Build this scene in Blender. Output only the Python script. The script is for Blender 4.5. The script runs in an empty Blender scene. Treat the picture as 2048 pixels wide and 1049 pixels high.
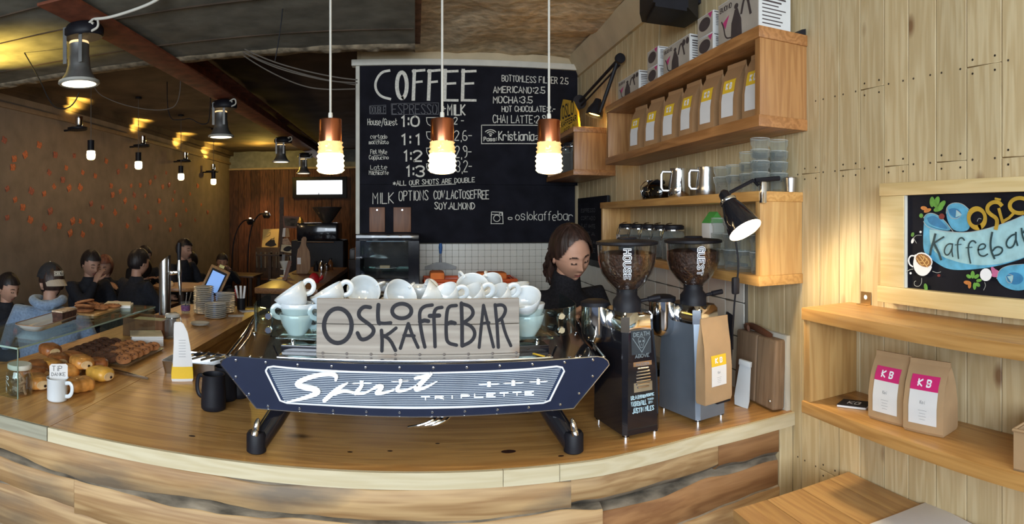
import bpy, bmesh, math, random
from mathutils import Vector, Matrix, noise
from math import sin, cos, tan, pi, radians as R
random.seed(7)
sc = bpy.context.scene
col = sc.collection
EYE = 1.62                      # camera height; the panorama looks along +Y from x=0, y=0
# ---------------- camera: a swept panorama, so a cylindrical lens -----------------
cd = bpy.data.cameras.new('camera'); cam = bpy.data.objects.new('camera', cd); col.objects.link(cam)
cd.type = 'PANO'; cd.panorama_type = 'CENTRAL_CYLINDRICAL'
cd.central_cylindrical_range_u_min = -1024/1200; cd.central_cylindrical_range_u_max = 1024/1200
cd.central_cylindrical_range_v_min = -(1049-436)/1200; cd.central_cylindrical_range_v_max = 436/1200
cd.central_cylindrical_radius = 1.0
cd.clip_start = .02
cam.location = (0, 0, EYE); cam.rotation_euler = (R(90), 0, -194/1200)
sc.camera = cam
# ---------------- world, daylight, exposure -----------------
w = bpy.data.worlds.new('world'); sc.world = w; w.use_nodes = True
w.node_tree.nodes['Background'].inputs[0].default_value = (.55, .68, 1, 1)
w.node_tree.nodes['Background'].inputs[1].default_value = .17
sc.view_settings.view_transform = 'Standard'; sc.view_settings.look = 'None'
sc.view_settings.exposure = 0.33; sc.view_settings.gamma = 1; sc.view_settings.use_curve_mapping = False
def light(name, kind, loc, energy, colr, size=.1, target=None, size_y=None, spot=60, blend=.6):
    l = bpy.data.lights.new(name, kind); l.energy = energy; l.color = colr
    if kind == 'AREA':
        l.size = size
        if size_y: l.shape = 'RECTANGLE'; l.size_y = size_y
    else: l.shadow_soft_size = size
    if kind == 'SPOT': l.spot_size = R(spot); l.spot_blend = blend
    o = bpy.data.objects.new(name, l); col.objects.link(o); o.location = loc
    if target is not None:
        o.rotation_euler = (Vector(target)-Vector(loc)).to_track_quat('-Z', 'Y').to_euler()
    return o
WARM = (1, .67, .33); DAY = (.80, .90, 1)
light('daylight_shop_window', 'AREA', (.2, -2.6, 2.05), 165, DAY, 3.6, (.3, 1.6, 1.2), 1.3)
light('daylight_side_window', 'AREA', (-2.2, -2.0, 2.0), 75, DAY, 2.0, (1.0, 1.3, 1.3), 1.6)

# ---------------- pixel of the photograph -> point on a real plane -----------------
def th(px): return (px-830)/1200
def on_z(px, py, z): 
    r = 1200*(EYE-z)/(py-436); return Vector((r*sin(th(px)), r*cos(th(px)), z))
def on_y(px, py, Y, o=0):
    r = Y/cos(th(px)); return Vector((r*sin(th(px)), Y-o, EYE-(py-436)/1200*r))
def on_x(px, py, X, o=0):
    r = X/sin(th(px)); return Vector((X-o, r*cos(th(px)), EYE-(py-436)/1200*r))
CT = .94                        # counter top height

# ---------------- mesh helpers -----------------
class MB:
    def __init__(s): s.bm = bmesh.new(); s.mi = 0
    def face(s, vs):
        try:
            f = s.bm.faces.new(vs); f.material_index = s.mi; return f
        except ValueError: return None
    def v(s, p): return s.bm.verts.new(p)
    def poly(s, pts): return s.face([s.v(p) for p in pts])
    def box(s, x0, x1, y0, y1, z0, z1, bev=0, M=None, seg=2):
        vs = [s.v((x, y, z)) for x in (x0, x1) for y in (y0, y1) for z in (z0, z1)]
        fs = [s.face([vs[i] for i in q]) for q in ((0,1,3,2),(4,6,7,5),(0,4,5,1),(2,3,7,6),(0,2,6,4),(1,5,7,3))]
        if M is not None:
            for v in vs: v.co = M @ v.co
        if bev:
            es = list({e for f in fs for e in f.edges})
            bmesh.ops.bevel(s.bm, geom=es, offset=bev, segments=seg, affect='EDGES', profile=.6)
        return s
    def lathe(s, prof, c=(0,0,0), n=24, M=None, cap0=False, cap1=False, sx=1, sy=1, bump=None):
        rings = []
        for k, (r, z) in enumerate(prof):
            if r < 1e-5: rings.append([s.v((c[0], c[1], c[2]+z))])
            else: rings.append([s.v((c[0]+(r+(bump(k,i) if bump else 0))*cos(2*pi*i/n)*sx, c[1]+(r+(bump(k,i) if bump else 0))*sin(2*pi*i/n)*sy, c[2]+z)) for i in range(n)])
        for a, b in zip(rings, rings[1:]):
            if len(a) == 1 and len(b) == 1: continue
            for i in range(n):
                j = (i+1) % n
                if len(a) == 1: s.face([a[0], b[j], b[i]])
                elif len(b) == 1: s.face([a[i], a[j], b[0]])
                else: s.face([a[i], a[j], b[j], b[i]])
        if cap0 and len(rings[0]) > 1: s.face(rings[0][::-1])
        if cap1 and len(rings[-1]) > 1: s.face(rings[-1])
        if M is not None:
            for r in rings:
                for v in r: v.co = M @ v.co
        return s
    def loft(s, rings, closed=True, cap=True):
        rs = [[s.v(p) for p in r] for r in rings]; n = len(rs[0])
        for a, b in zip(rs, rs[1:]):
            for i in range(n if closed else n-1):
                j = (i+1) % n; s.face([a[i], a[j], b[j], b[i]])
        if cap: s.face(rs[0][::-1]); s.face(rs[-1])
        return s
    def tube(s, pts, r, n=8, cap=True, flat=1):
        pts = [Vector(p) for p in pts]; rr = r if isinstance(r, (list, tuple)) else [r]*len(pts)
        rings = []; up = None
        for i, p in enumerate(pts):
            d = (pts[min(i+1, len(pts)-1)]-pts[max(i-1, 0)])
            if d.length < 1e-9: d = Vector((0,0,1))
            d.normalize()
            if up is None: up = Vector((0,0,1)) if abs(d.z) < .9 else Vector((0,1,0))
            a = d.cross(up)
            if a.length < 1e-4: a = d.cross(Vector((1,0,0)))
            a.normalize(); b = a.cross(d).normalized(); up = b
            rings.append([p+(a*cos(2*pi*k/n)+b*sin(2*pi*k/n)*flat)*rr[i] for k in range(n)])
        return s.loft(rings, True, cap)
    def prism(s, pts, f0, f1):
        """pts 2D; f0,f1 map (u,v)->3D for the two faces"""
        a = [s.v(f0(*p)) for p in pts]; b = [s.v(f1(*p)) for p in pts]; n = len(pts)
        s.face(a[::-1]); s.face(b)
        for i in range(n): j = (i+1) % n; s.face([a[i], a[j], b[j], b[i]])
        return s
    def strip(s, pts, w, f, depth=0):
        """brush stroke: pts 2D with width w (number or list), f(u,v,h)->3D"""
        n = len(pts); ws = w if isinstance(w, (list, tuple)) else [w]*n
        P = [Vector((p[0], p[1])) for p in pts]; L = []; Rr = []
        for i in range(n):
            a = P[max(i-1, 0)]; b = P[min(i+1, n-1)]
            d1 = (P[i]-a); d2 = (b-P[i])
            if d1.length < 1e-9: d1 = d2
            if d2.length < 1e-9: d2 = d1
            if d1.length < 1e-9: d1 = d2 = Vector((1,0))
            d1 = d1.normalized(); d2 = d2.normalized(); t = d1+d2
            if t.length < .25: t = d1
            t.normalize(); k = 1/max(.55, t.dot(d1)); nn = Vector((-t.y, t.x))*ws[i]/2*k
            q = P[i]
            if i == 0: q = q-d2*ws[i]*.25
            if i == n-1: q = q+d1*ws[i]*.25
            L.append(q+nn); Rr.append(q-nn)
        s.kk = getattr(s, 'kk', 0)+1; dj = depth+(s.kk % 17)*2e-5
        tl = [s.v(f(p.x, p.y, dj)) for p in L]; tr = [s.v(f(p.x, p.y, dj)) for p in Rr]
        for i in range(n-1): s.face([tl[i], tr[i], tr[i+1], tl[i+1]])
        if depth:
            bl = [s.v(f(p.x, p.y, 0)) for p in L]; br = [s.v(f(p.x, p.y, 0)) for p in Rr]
            for i in range(n-1):
                s.face([bl[i], tl[i], tl[i+1], bl[i+1]]); s.face([tr[i], br[i], br[i+1], tr[i+1]])
            s.face([bl[0], br[0], tr[0], tl[0]]); s.face([bl[-1], tl[-1], tr[-1], br[-1]])
        return s
    def brush(s, pts, w, f, depth=0):
        """fat painted stroke: discs at the points joined by tapering bars, all one thickness"""
        n = len(pts); ws = w if isinstance(w, (list, tuple)) else [w]*n
        ws = list(ws)+[ws[-1]]*(n-len(ws)); P = [Vector((p[0], p[1])) for p in pts]
        s.kk = getattr(s, 'kk', 0)
        def slab(poly):
            s.kk += 1; dj = depth+(s.kk % 23)*2.2e-5
            t = [s.v(f(x, y, dj)) for x, y in poly]; s.face(t)
            if depth:
                b = [s.v(f(x, y, 0)) for x, y in poly]; s.face(b[::-1]); k = len(poly)
                for i in range(k): j = (i+1) % k; s.face([b[i], b[j], t[j], t[i]])
        for i in range(n):
            slab([(P[i].x+ws[i]/2*cos(2*pi*k/12), P[i].y+ws[i]/2*sin(2*pi*k/12)) for k in range(12)])
            if i < n-1:
                d = P[i+1]-P[i]
                if d.length < 1e-6: continue
                d.normalize(); q = Vector((-d.y, d.x))
                slab([tuple(P[i]+q*ws[i]/2), tuple(P[i]-q*ws[i]/2), tuple(P[i+1]-q*ws[i+1]/2), tuple(P[i+1]+q*ws[i+1]/2)])
        return s
    def build_each(s, name, m, parent=None, **k):
        """one object per separate piece"""
        bm = s.bm; bm.verts.index_update(); seen = set(); out = []
        for v0 in bm.verts:
            if v0 in seen: continue
            st = [v0]; seen.add(v0); isl = []
            while st:
                v = st.pop(); isl.append(v)
                for e in v.link_edges:
                    o = e.other_vert(v)
                    if o not in seen: seen.add(o); st.append(o)
            q = MB(); mp = {v: q.v(v.co) for v in isl}
            for f_ in {f_ for v in isl for f_ in v.link_faces}: q.face([mp[v] for v in f_.verts])
            out.append(q.build(name, m, parent, **k))
        bm.free(); return out
    def build(s, name, m, parent=None, loc=None, rot=None, sharp=40, flip=True):
        bm = s.bm
        if flip: bmesh.ops.recalc_face_normals(bm, faces=bm.faces)
        a = R(sharp)
        for f in bm.faces: f.smooth = True
        for e in bm.edges:
            if len(e.link_faces) == 2 and e.calc_face_angle(0) > a: e.smooth = False
        me = bpy.data.meshes.new(name); bm.to_mesh(me); bm.free()
        for x in (m if isinstance(m, (list, tuple)) else [m]): me.materials.append(x)
        o = bpy.data.objects.new(name, me); col.objects.link(o)
        if parent: o.parent = parent
        if loc is not None: o.location = loc
        if rot is not None: o.rotation_euler = rot
        return o
def tag(o, label=None, cat=None, group=None, kind=None):
    if label: o['label'] = label
    if cat: o['category'] = cat
    if group: o['group'] = group
    if kind: o['kind'] = kind
    return o
def thing(name, label, cat, loc=(0,0,0), rz=0, group=None, rot=None):
    o = bpy.data.objects.new(name, None); col.objects.link(o); o.empty_display_size = .05
    o.location = loc; o.rotation_euler = rot if rot else (0, 0, rz)
    return tag(o, label, cat, group)
def kids(o): return [c for c in bpy.data.objects if c.parent == o]
def copy_tree(o, loc=None, rot=None, label=None, group=None, parent=None, scale=None):
    c = o.copy(); col.objects.link(c)
    if parent: c.parent = parent
    for k in o.children: copy_tree(k, parent=c)
    if loc is not None: c.location = loc
    if rot is not None: c.rotation_euler = rot
    if scale is not None: c.scale = (scale,)*3 if not isinstance(scale, tuple) else scale
    if label: c['label'] = label
    if group: c['group'] = group
    return c
def struct(o): o['kind'] = 'structure'; return o
def cyl(r, h, n=20, bev=0):
    return [(0, 0), (r-bev, 0), (r, bev), (r, h-bev), (r-bev, h), (0, h)] if bev else [(0,0),(r,0),(r,h),(0,h)]
def smooth(pts, it=2):
    for _ in range(it):
        q = [pts[0]]
        for a, b in zip(pts, pts[1:]):
            q.append(tuple(a[k]*.75+b[k]*.25 for k in range(len(a)))); q.append(tuple(a[k]*.25+b[k]*.75 for k in range(len(a))))
        q.append(pts[-1]); pts = q
    return pts
def ell(cx, cy, rx, ry, n=24, a0=0, a1=360): return [(cx+rx*cos(R(a0+(a1-a0)*i/n)), cy+ry*sin(R(a0+(a1-a0)*i/n))) for i in range(n+1)]

# ---------------- a hand-drawn stroke alphabet (x digit, y digit; baseline 2, capitals to 8) -----------------
G = {'A':'022842 1434','B':'0208 ~0838473505 ~0535443202','C':'~4738180604123243','D':'0208 ~082846442202','E':'480802420 0535','F':'480802 0535',
'G':'~4738180604123242 424525','H':'0802 0545 4842','I':'1812','J':'~3833221203','K':'0802 480542','L':'080242','M':'0208254842','N':'02084248',
'O':'~2818070312223244472818','P':'0208 ~0838473505','Q':'~28070322434728 3341','R':'0208 ~0838473505 2542','S':'~47381807163443321203','T':'0848 2822',
'U':'~080312324348','V':'082248','W':'0812263248','X':'0842 0248','Y':'0825 482522','Z':'08480242',
'0':'~28070322434728','1':'172822','2':'~0718384746020242','3':'~07183847463525 ~25354443321203','4':'32380444','5':'480805 ~05354443321203',
'6':'~38180603123243443505','7':'084812','8':'~28071625364728 ~25031222324325','9':'~46251607183847464322',
'a':'~46160503123243 4642','b':'0802 ~05163645433212','c':'~4536160504031232','d':'4842 ~4536160503123243','e':'~0444453616050312 1232','f':'~3828171612 0626',
'g':'~4536160503123243 ~4641301000','h':'0802 ~0516364542','i':'1612 1718','k':'0802 360432','l':'1812','m':'0602 ~05162522 ~25364542','n':'0602 ~0516364542',
'o':'~2605032243452616','p':'0600 ~0516364543321203','r':'0602 ~05163645','s':'~45361605143443321203','t':'~18133243 0636','u':'~060312324346 4642',
'v':'062246','w':'0612253246','y':'0622 46220010','z':'06460242',':':'1314 1617','/':'0149','-':'0535','+':'0545 2723',',':'13 1211','.':'1213','*':'0446 0644 2723',
'@':'~44452524234344','!':'1814 1213','&':'42061738260312345'}
def glyph(ch):
    out = []; wd = 0
    for s in G.get(ch, '').split():
        sm = s[0] == '~'; s = s.lstrip('~')
        p = [(int(s[i]), int(s[i+1])-2) for i in range(0, len(s)-1, 2)]
        if len(p) < 2: continue
        wd = max(wd, max(q[0] for q in p))
        out.append(smooth(p, 2) if sm else p)
    return out, (wd if ch != ' ' else 2.2)
def text(mb, st, x0, x1, base, h, w, f, slope=0, jit=.0, depth=0, caps=None):
    """writes st from x0 to x1 on baseline base (2D plane coordinates), cap height h, stroke width w"""
    gl = []; X = 0
    for c in st:
        small = False
        if caps and c.islower(): small = True; c2 = c.upper()
        else: c2 = c
        g, wd = glyph(c2); k = .72 if small else 1
        gl.append((g, X, k)); X += wd*k+1.35
    X -= 1.35; k = (x1-x0)/max(X, .1)
    for g, gx, kk in gl:
        dy = random.uniform(-jit, jit)*h; ds = 1+random.uniform(-jit, jit)
        for s in g:
            P = [(x0+(gx+p[0]*kk)*k, base+slope*((gx+p[0]*kk)*k)+dy+p[1]*kk*ds*h/6) for p in s]
            mb.strip(P, w, f, depth)
    return mb
def crop(x0, y0, k): return lambda u, v: (x0+u/k, y0+v/k)

# ---------------- materials -----------------
def nodes(name):
    m = bpy.data.materials.new(name); m.use_nodes = True; nt = m.node_tree
    return m, nt, nt.nodes['Principled BSDF']
def mat(name, c, rough=.5, metal=0, var=.12, scale=14, bump=0, spec=.5, coat=0, trans=0, emit=None, es=0, alpha=1, sheen=0, ior=1.45, stretch=(1,1,1)):
    m, nt, b = nodes(name)
    N = nt.nodes; L = nt.links
    tc = N.new('ShaderNodeTexCoord'); mp = N.new('ShaderNodeMapping'); mp.inputs['Scale'].default_value = stretch
    nz = N.new('ShaderNodeTexNoise'); nz.inputs['Scale'].default_value = scale; nz.inputs['Detail'].default_value = 5
    L.new(tc.outputs['Object'], mp.inputs['Vector']); L.new(mp.outputs[0], nz.inputs['Vector'])
    cr = N.new('ShaderNodeValToRGB'); e = cr.color_ramp.elements
    e[0].position = .3; e[1].position = .7
    e[0].color = (*[x*(1-var) for x in c], 1); e[1].color = (*[min(1, x*(1+var)) for x in c], 1)
    L.new(nz.outputs['Fac'], cr.inputs[0]); L.new(cr.outputs[0], b.inputs['Base Color'])
    b.inputs['Roughness'].default_value = rough; b.inputs['Metallic'].default_value = metal
    b.inputs['Specular IOR Level'].default_value = spec; b.inputs['Coat Weight'].default_value = coat
    b.inputs['Transmission Weight'].default_value = trans; b.inputs['IOR'].default_value = ior; b.inputs['Alpha'].default_value = alpha
    b.inputs['Sheen Weight'].default_value = sheen
    if emit: b.inputs['Emission Color'].default_value = (*emit, 1); b.inputs['Emission Strength'].default_value = es
    if bump:
        bp = N.new('ShaderNodeBump'); bp.inputs['Strength'].default_value = bump; bp.inputs['Distance'].default_value = .01
        L.new(nz.outputs['Fac'], bp.inputs['Height']); L.new(bp.outputs[0], b.inputs['Normal'])
    return m
def wood(name, c1, c2, axis='z', rough=.5, knots=.5, grain=1.0, kc=(.16, .07, .025), coat=0, tint=.18, ks=1.0, stain=None):
    m, nt, b = nodes(name); N = nt.nodes; L = nt.links
    tc = N.new('ShaderNodeTexCoord'); oi = N.new('ShaderNodeObjectInfo')
    ad = N.new('ShaderNodeVectorMath'); ad.operation = 'ADD'
    ml = N.new('ShaderNodeMath'); ml.operation = 'MULTIPLY'; ml.inputs[1].default_value = 37
    L.new(oi.outputs['Random'], ml.inputs[0]); L.new(tc.outputs['Object'], ad.inputs[0]); L.new(ml.outputs[0], ad.inputs[1])
    def mapping(s):
        mp = N.new('ShaderNodeMapping'); mp.inputs['Scale'].default_value = s; L.new(ad.outputs[0], mp.inputs['Vector']); return mp
    lo, hi = 5*grain, 150*grain
    S = {'x': (lo, hi, hi), 'y': (hi, lo, hi), 'z': (hi, hi, lo)}[axis]
    n1 = N.new('ShaderNodeTexNoise'); n1.inputs['Scale'].default_value = 1; n1.inputs['Detail'].default_value = 6; n1.inputs['Distortion'].default_value = .6
    L.new(mapping(S).outputs[0], n1.inputs['Vector'])
    S2 = {'x': (.9, 11, 11), 'y': (11, .9, 11), 'z': (11, 11, .9)}[axis]
    n2 = N.new('ShaderNodeTexNoise'); n2.inputs['Scale'].default_value = 1.3; n2.inputs['Detail'].default_value = 3
    L.new(mapping(S2).outputs[0], n2.inputs['Vector'])
    # growth rings: bands of the low noise
    wv = N.new('ShaderNodeMath'); wv.operation = 'MULTIPLY'; wv.inputs[1].default_value = 46*grain; L.new(n2.outputs['Fac'], wv.inputs[0])
    sn = N.new('ShaderNodeMath'); sn.operation = 'SINE'; L.new(wv.outputs[0], sn.inputs[0])
    mr = N.new('ShaderNodeMapRange'); mr.inputs[1].default_value = -1; mr.inputs[2].default_value = 1; mr.inputs[3].default_value = 0; mr.inputs[4].default_value = 1
    L.new(sn.outputs[0], mr.inputs[0])
    mx = N.new('ShaderNodeMix'); mx.data_type = 'FLOAT'; mx.inputs[0].default_value = .42; L.new(n1.outputs['Fac'], mx.inputs[2]); L.new(mr.outputs[0], mx.inputs[3])
    cr = N.new('ShaderNodeValToRGB'); e = cr.color_ramp.elements; e[0].position = .15; e[1].position = .8
    e[0].color = (*c2, 1); e[1].color = (*c1, 1); L.new(mx.outputs[0], cr.inputs[0])
    # each piece its own shade
    hv = N.new('ShaderNodeHueSaturation'); mr2 = N.new('ShaderNodeMapRange'); mr2.inputs[3].default_value = 1-tint; mr2.inputs[4].default_value = 1+tint
    L.new(oi.outputs['Random'], mr2.inputs[0]); L.new(mr2.outputs[0], hv.inputs['Value']); L.new(cr.outputs[0], hv.inputs['Color'])
    last = hv.outputs[0]
    if knots:
        k = 5.2*ks; S3 = {'x': (k*.55, k, k), 'y': (k, k*.55, k), 'z': (k, k, k*.55)}[axis]
        vo = N.new('ShaderNodeTexVoronoi'); vo.inputs['Scale'].default_value = 1; vo.inputs['Randomness'].default_value = 1
        L.new(mapping(S3).outputs[0], vo.inputs['Vector'])
        r3 = N.new('ShaderNodeValToRGB'); q = r3.color_ramp.elements; q[0].position = .05; q[0].color = (1,1,1,1); q[1].position = .14; q[1].color = (0,0,0,1)
        L.new(vo.outputs['Distance'], r3.inputs[0])
        sp = N.new('ShaderNodeSeparateColor'); L.new(vo.outputs['Color'], sp.inputs[0])
        gt = N.new('ShaderNodeMath'); gt.operation = 'LESS_THAN'; gt.inputs[1].default_value = knots; L.new(sp.outputs[0], gt.inputs[0])
        mm = N.new('ShaderNodeMath'); mm.operation = 'MULTIPLY'; L.new(r3.outputs[0], mm.inputs[0]); L.new(gt.outputs[0], mm.inputs[1])
        m8 = N.new('ShaderNodeMath'); m8.operation = 'MULTIPLY'; m8.inputs[1].default_value = .85; L.new(mm.outputs[0], m8.inputs[0])
        mk = N.new('ShaderNodeMix'); mk.data_type = 'RGBA'; L.new(m8.outputs[0], mk.inputs[0]); L.new(last, mk.inputs[6]); mk.inputs[7].default_value = (*kc, 1)
        last = mk.outputs[2]
    if stain:
        n4 = N.new('ShaderNodeTexNoise'); n4.inputs['Scale'].default_value = stain[1]; n4.inputs['Detail'].default_value = 7
        S4 = {'x': (.45, 1.6, 1.6), 'y': (1.6, .45, 1.6), 'z': (1.6, 1.6, .45)}[axis]
        L.new(mapping(S4).outputs[0], n4.inputs['Vector'])
        r4 = N.new('ShaderNodeValToRGB'); q = r4.color_ramp.elements; q[0].position = stain[2]; q[0].color = (0,0,0,1); q[1].position = stain[2]+.12; q[1].color = (1,1,1,1)
        L.new(n4.outputs['Fac'], r4.inputs[0]); ms = N.new('ShaderNodeMath'); ms.operation = 'MULTIPLY'; ms.inputs[1].default_value = .8; L.new(r4.outputs[0], ms.inputs[0])
        mk = N.new('ShaderNodeMix'); mk.data_type = 'RGBA'; L.new(ms.outputs[0], mk.inputs[0]); L.new(last, mk.inputs[6]); mk.inputs[7].default_value = (*stain[0], 1)
        last = mk.outputs[2]
    L.new(last, b.inputs['Base Color']); b.inputs['Roughness'].default_value = rough; b.inputs['Coat Weight'].default_value = coat; b.inputs['Coat Roughness'].default_value = .25
    bp = N.new('ShaderNodeBump'); bp.inputs['Strength'].default_value = .12; bp.inputs['Distance'].default_value = .004; L.new(mx.outputs[0], bp.inputs['Height']); L.new(bp.outputs[0], b.inputs['Normal'])
    return m
def glass(name, c=(1,1,1), rough=.02, f0=.06, f1=.7, edge=None, body=None):
    """thin sheet glass: mostly see-through, reflecting more at grazing angles"""
    m, nt, b = nodes(name); N = nt.nodes; L = nt.links
    tr = N.new('ShaderNodeBsdfTransparent'); tr.inputs[0].default_value = (*c, 1)
    gl = N.new('ShaderNodeBsdfGlossy'); gl.inputs['Roughness'].default_value = rough; gl.inputs[0].default_value = (*(edge or (1,1,1)), 1)
    if body: gl = b; b.inputs['Base Color'].default_value = (*body, 1); b.inputs['Roughness'].default_value = rough; b.inputs['Specular IOR Level'].default_value = 1
    lw = N.new('ShaderNodeLayerWeight'); lw.inputs[0].default_value = .5
    pw = N.new('ShaderNodeMath'); pw.operation = 'POWER'; pw.inputs[1].default_value = 3; L.new(lw.outputs['Facing'], pw.inputs[0])
    mr = N.new('ShaderNodeMapRange'); mr.inputs[3].default_value = f0; mr.inputs[4].default_value = f1; L.new(pw.outputs[0], mr.inputs[0])
    ms = N.new('ShaderNodeMixShader'); L.new(mr.outputs[0], ms.inputs[0]); L.new(tr.outputs[0], ms.inputs[1]); L.new(gl.outputs[0], ms.inputs[2])
    L.new(ms.outputs[0], N['Material Output'].inputs['Surface'])
    if not body: N.remove(b)
    return m
def emis(name, c, s):
    m, nt, b = nodes(name); b.inputs['Base Color'].default_value = (*c, 1); b.inputs['Emission Color'].default_value = (*c, 1); b.inputs['Emission Strength'].default_value = s
    return m
PINE = wood('pine_cladding', (.64, .52, .31), (.50, .37, .19), 'z', .5, .6, kc=(.18,.08,.03), tint=.07, ks=1.25)
PINEX = wood('pine_shelf', (.62, .34, .105), (.44, .215, .055), 'y', .42, .5, kc=(.14,.05,.015), coat=.25)
UPX = wood('shaded_pine_shelf', (.44, .20, .065), (.27, .11, .03), 'y', .45, .5, kc=(.10,.035,.01), coat=.2, tint=.05)  # shelf pine made darker and redder: the upper shelf's shade put into the colour
UPZ = wood('shaded_pine_shelf_end', (.44, .22, .075), (.30, .13, .04), 'z', .45, .3, coat=.2, tint=.05)  # end panels of the same shelves, shade likewise mixed into the wood colour
PINEZ = wood('pine_shelf_end', (.60, .36, .13), (.44, .23, .07), 'z', .42, .6, coat=.25)
CTOP = wood('counter_top_wood', (.64, .34, .105), (.42, .20, .055), 'x', .36, .6, grain=.8, kc=(.09,.04,.015), coat=.35, tint=.06)
CTOPY = wood('counter_top_wood_long', (.64, .34, .105), (.42, .20, .055), 'y', .36, .6, grain=.8, kc=(.07,.03,.012), coat=.35, tint=.06)
EDGE = wood('pale_edge_strip', (.64, .56, .38), (.55, .46, .28), 'x', .5, 0, tint=.03)
GEDGE = wood('grey_edge_strip', (.36, .34, .25), (.27, .25, .18), 'x', .55, 0, tint=.03)
LIVE = wood('live_edge_board', (.52, .34, .16), (.29, .155, .06), 'x', .6, .5, grain=.7, tint=.12, ks=.7, kc=(.24,.14,.06), stain=((.10,.085,.07), 2.8, .56))
LIVER = wood('live_edge_board_red', (.36, .18, .07), (.20, .085, .03), 'x', .55, .45, grain=.6, tint=.15, ks=.7, stain=((.10,.05,.025), 2.0, .58))
BARK = mat('waney_bark_edge', (.22, .18, .13), .9, var=.75, scale=16, bump=.8, stretch=(.5,1,1))
TABLE = wood('table_boards', (.56, .33, .12), (.40, .21, .07), 'y', .42, .6, coat=.2, tint=.1)
FRAMEW = wood('pale_frame_wood', (.74, .58, .30), (.64, .47, .21), 'y', .45, .1, tint=.03)
WHITE = mat('white_paint', (.62, .60, .52), .6, var=.05)
CREAM = mat('cream_plaster', (.55, .45, .29), .8, var=.12, scale=5, bump=.1)
GROUT = mat('wall_grout', (.10, .09, .075), .9)
ROUGH = mat('rough_plaster_ceiling', (.60, .49, .33), .95, var=.32, scale=14, bump=1.3)
CONC = mat('grey_concrete', (.21, .215, .185), .92, var=.3, scale=6, bump=.4)
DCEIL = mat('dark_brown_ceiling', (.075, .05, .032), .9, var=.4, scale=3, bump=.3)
WALLG = mat('grey_brown_wall_paint', (.21, .165, .125), .9, var=.15, scale=5, bump=.15)
RUST = mat('red_brown_beam', (.18, .05, .022), .7, var=.4, scale=9, bump=.4)
OLDW = wood('old_dark_planks', (.13, .052, .025), (.035, .014, .008), 'z', .75, .4, tint=.35)
FLOOR = wood('dark_floor_boards', (.05, .032, .02), (.03, .018, .01), 'y', .6, 0)
TILE = mat('white_ceramic_tile', (.66, .64, .57), .22, var=.04, coat=.2)
BLACKB = mat('chalkboard', (.010, .010, .015), .8, var=.4, scale=7, spec=.15)
CHALK = mat('white_chalk', (.70, .68, .60), .95, var=.2, scale=60)
CHALKD = mat('faded_chalk', (.13, .13, .14), .95, var=.3, scale=60)
BLK = mat('gloss_black_enamel', (.010, .010, .014), .12, coat=.5, var=.1)
BLKM = mat('matt_black_plastic', (.010, .010, .014), .5, var=.2, spec=.3)
CHROME = mat('polished_chrome', (.78, .79, .80), .09, 1, var=.03)
STEEL = mat('brushed_steel', (.52, .52, .52), .28, 1, var=.08, scale=40, stretch=(1,1,.05))
CUPW = mat('white_porcelain', (.62, .67, .70), .12, coat=.5, var=.02)
PLATE = mat('ivory_stoneware', (.62, .60, .54), .25, coat=.3, var=.03)
GLS = glass('clear_glass', (.95,.96,.95), .03, .05, .6)
GLG = glass('green_edged_glass', (.91,.965,.955), .03, .07, .55, (.8,.95,.92))
KRAFT = mat('kraft_paper', (.42, .27, .14), .75, var=.1, scale=9, bump=.15)
KRAFTD = mat('brown_kraft_paper', (.36, .20, .09), .75, var=.12, scale=9, bump=.15)
PAPER = mat('white_paper', (.72, .71, .70), .7, var=.03)
YEL = mat('yellow_print', (.78, .50, .03), .6, var=.04)
MAG = mat('magenta_print', (.62, .02, .16), .5, var=.04)
INK = mat('black_ink', (.012, .011, .016), .7, var=.2)
NAVY = mat('navy_blue_paint', (.010, .015, .040), .5, var=.1, spec=.25)
WHT = mat('bright_white_enamel', (.90, .92, .95), .35, var=.02)
COPPER = mat('brushed_copper', (.62, .22, .11), .24, 1, var=.12, scale=30, stretch=(1,1,.05))
GREY = mat('grey_plastic', (.24, .25, .27), .5)
LEATHER = mat('brown_leather', (.13, .05, .025), .5)
# =====================================================================
# THE SETTING
# =====================================================================
XW = 1.24; YB = 4.44; XL = -3.8; YF = 11.9
b = MB(); b.box(XL-.2, 2, -3.2, YF+.3, -.1, 0); struct(b.build('floor', FLOOR))
# right wall: backing + vertical boards
b = MB(); b.box(XW+.018, XW+.18, -2.6, YB+.2, 0, 3.0); wr = struct(b.build('wall_right', PINE))
def plank_mesh(w, z0, z1):
    q = MB(); q.box(0, .018, .0012, w-.0012, z0+.0006, z1-.0006, bev=.0014, seg=1); return q
y = -2.6; widths = []; k = 0
screw = MB()
cache = {}
PB = [1.452, 1.353, 1.25, 1.152, 1.05, .946, .836]
ys = [.836-.104*i for i in range(33)][::-1] + PB[::-1][1:] + [1.452+.1*i for i in range(1, 31)]
ys = [v for v in ys if v < YB-.02]+[YB]
for i, (y0, y1) in enumerate(zip(ys, ys[1:])):
    zs = [0, 1.77, 2.84] if i % 2 else [0, [2.01, .79][(i//2) % 2], 2.84]
    if y0 > 2.6: zs = [0, 1.2, 2.84]
    for za, zb in zip(zs, zs[1:]):
        key = (round(y1-y0, 3), za, zb)
        if key not in cache:
            o = plank_mesh(y1-y0, za, zb).build('board', PINE, wr); cache[key] = o.data
        else:
            o = bpy.data.objects.new('board', cache[key]); col.objects.link(o); o.parent = wr
        o.location = (XW, y0, 0)
    if y0 < 2.3 and y0 > -.3:
        for zz in zs[1:-1]+[1.77, .79, 2.01]:
            for dz in ((-.018, .018) if zz in zs else (0,)):
                for dy in (.02, y1-y0-.02):
                    screw.lathe([(0,0),(.0032,0),(.0030,.0012),(0,.0015)], n=8, M=Matrix.Translation((XW+.0005, y0+dy, zz+dz)) @ Matrix.Rotation(R(-90), 4, 'Y'))
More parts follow.
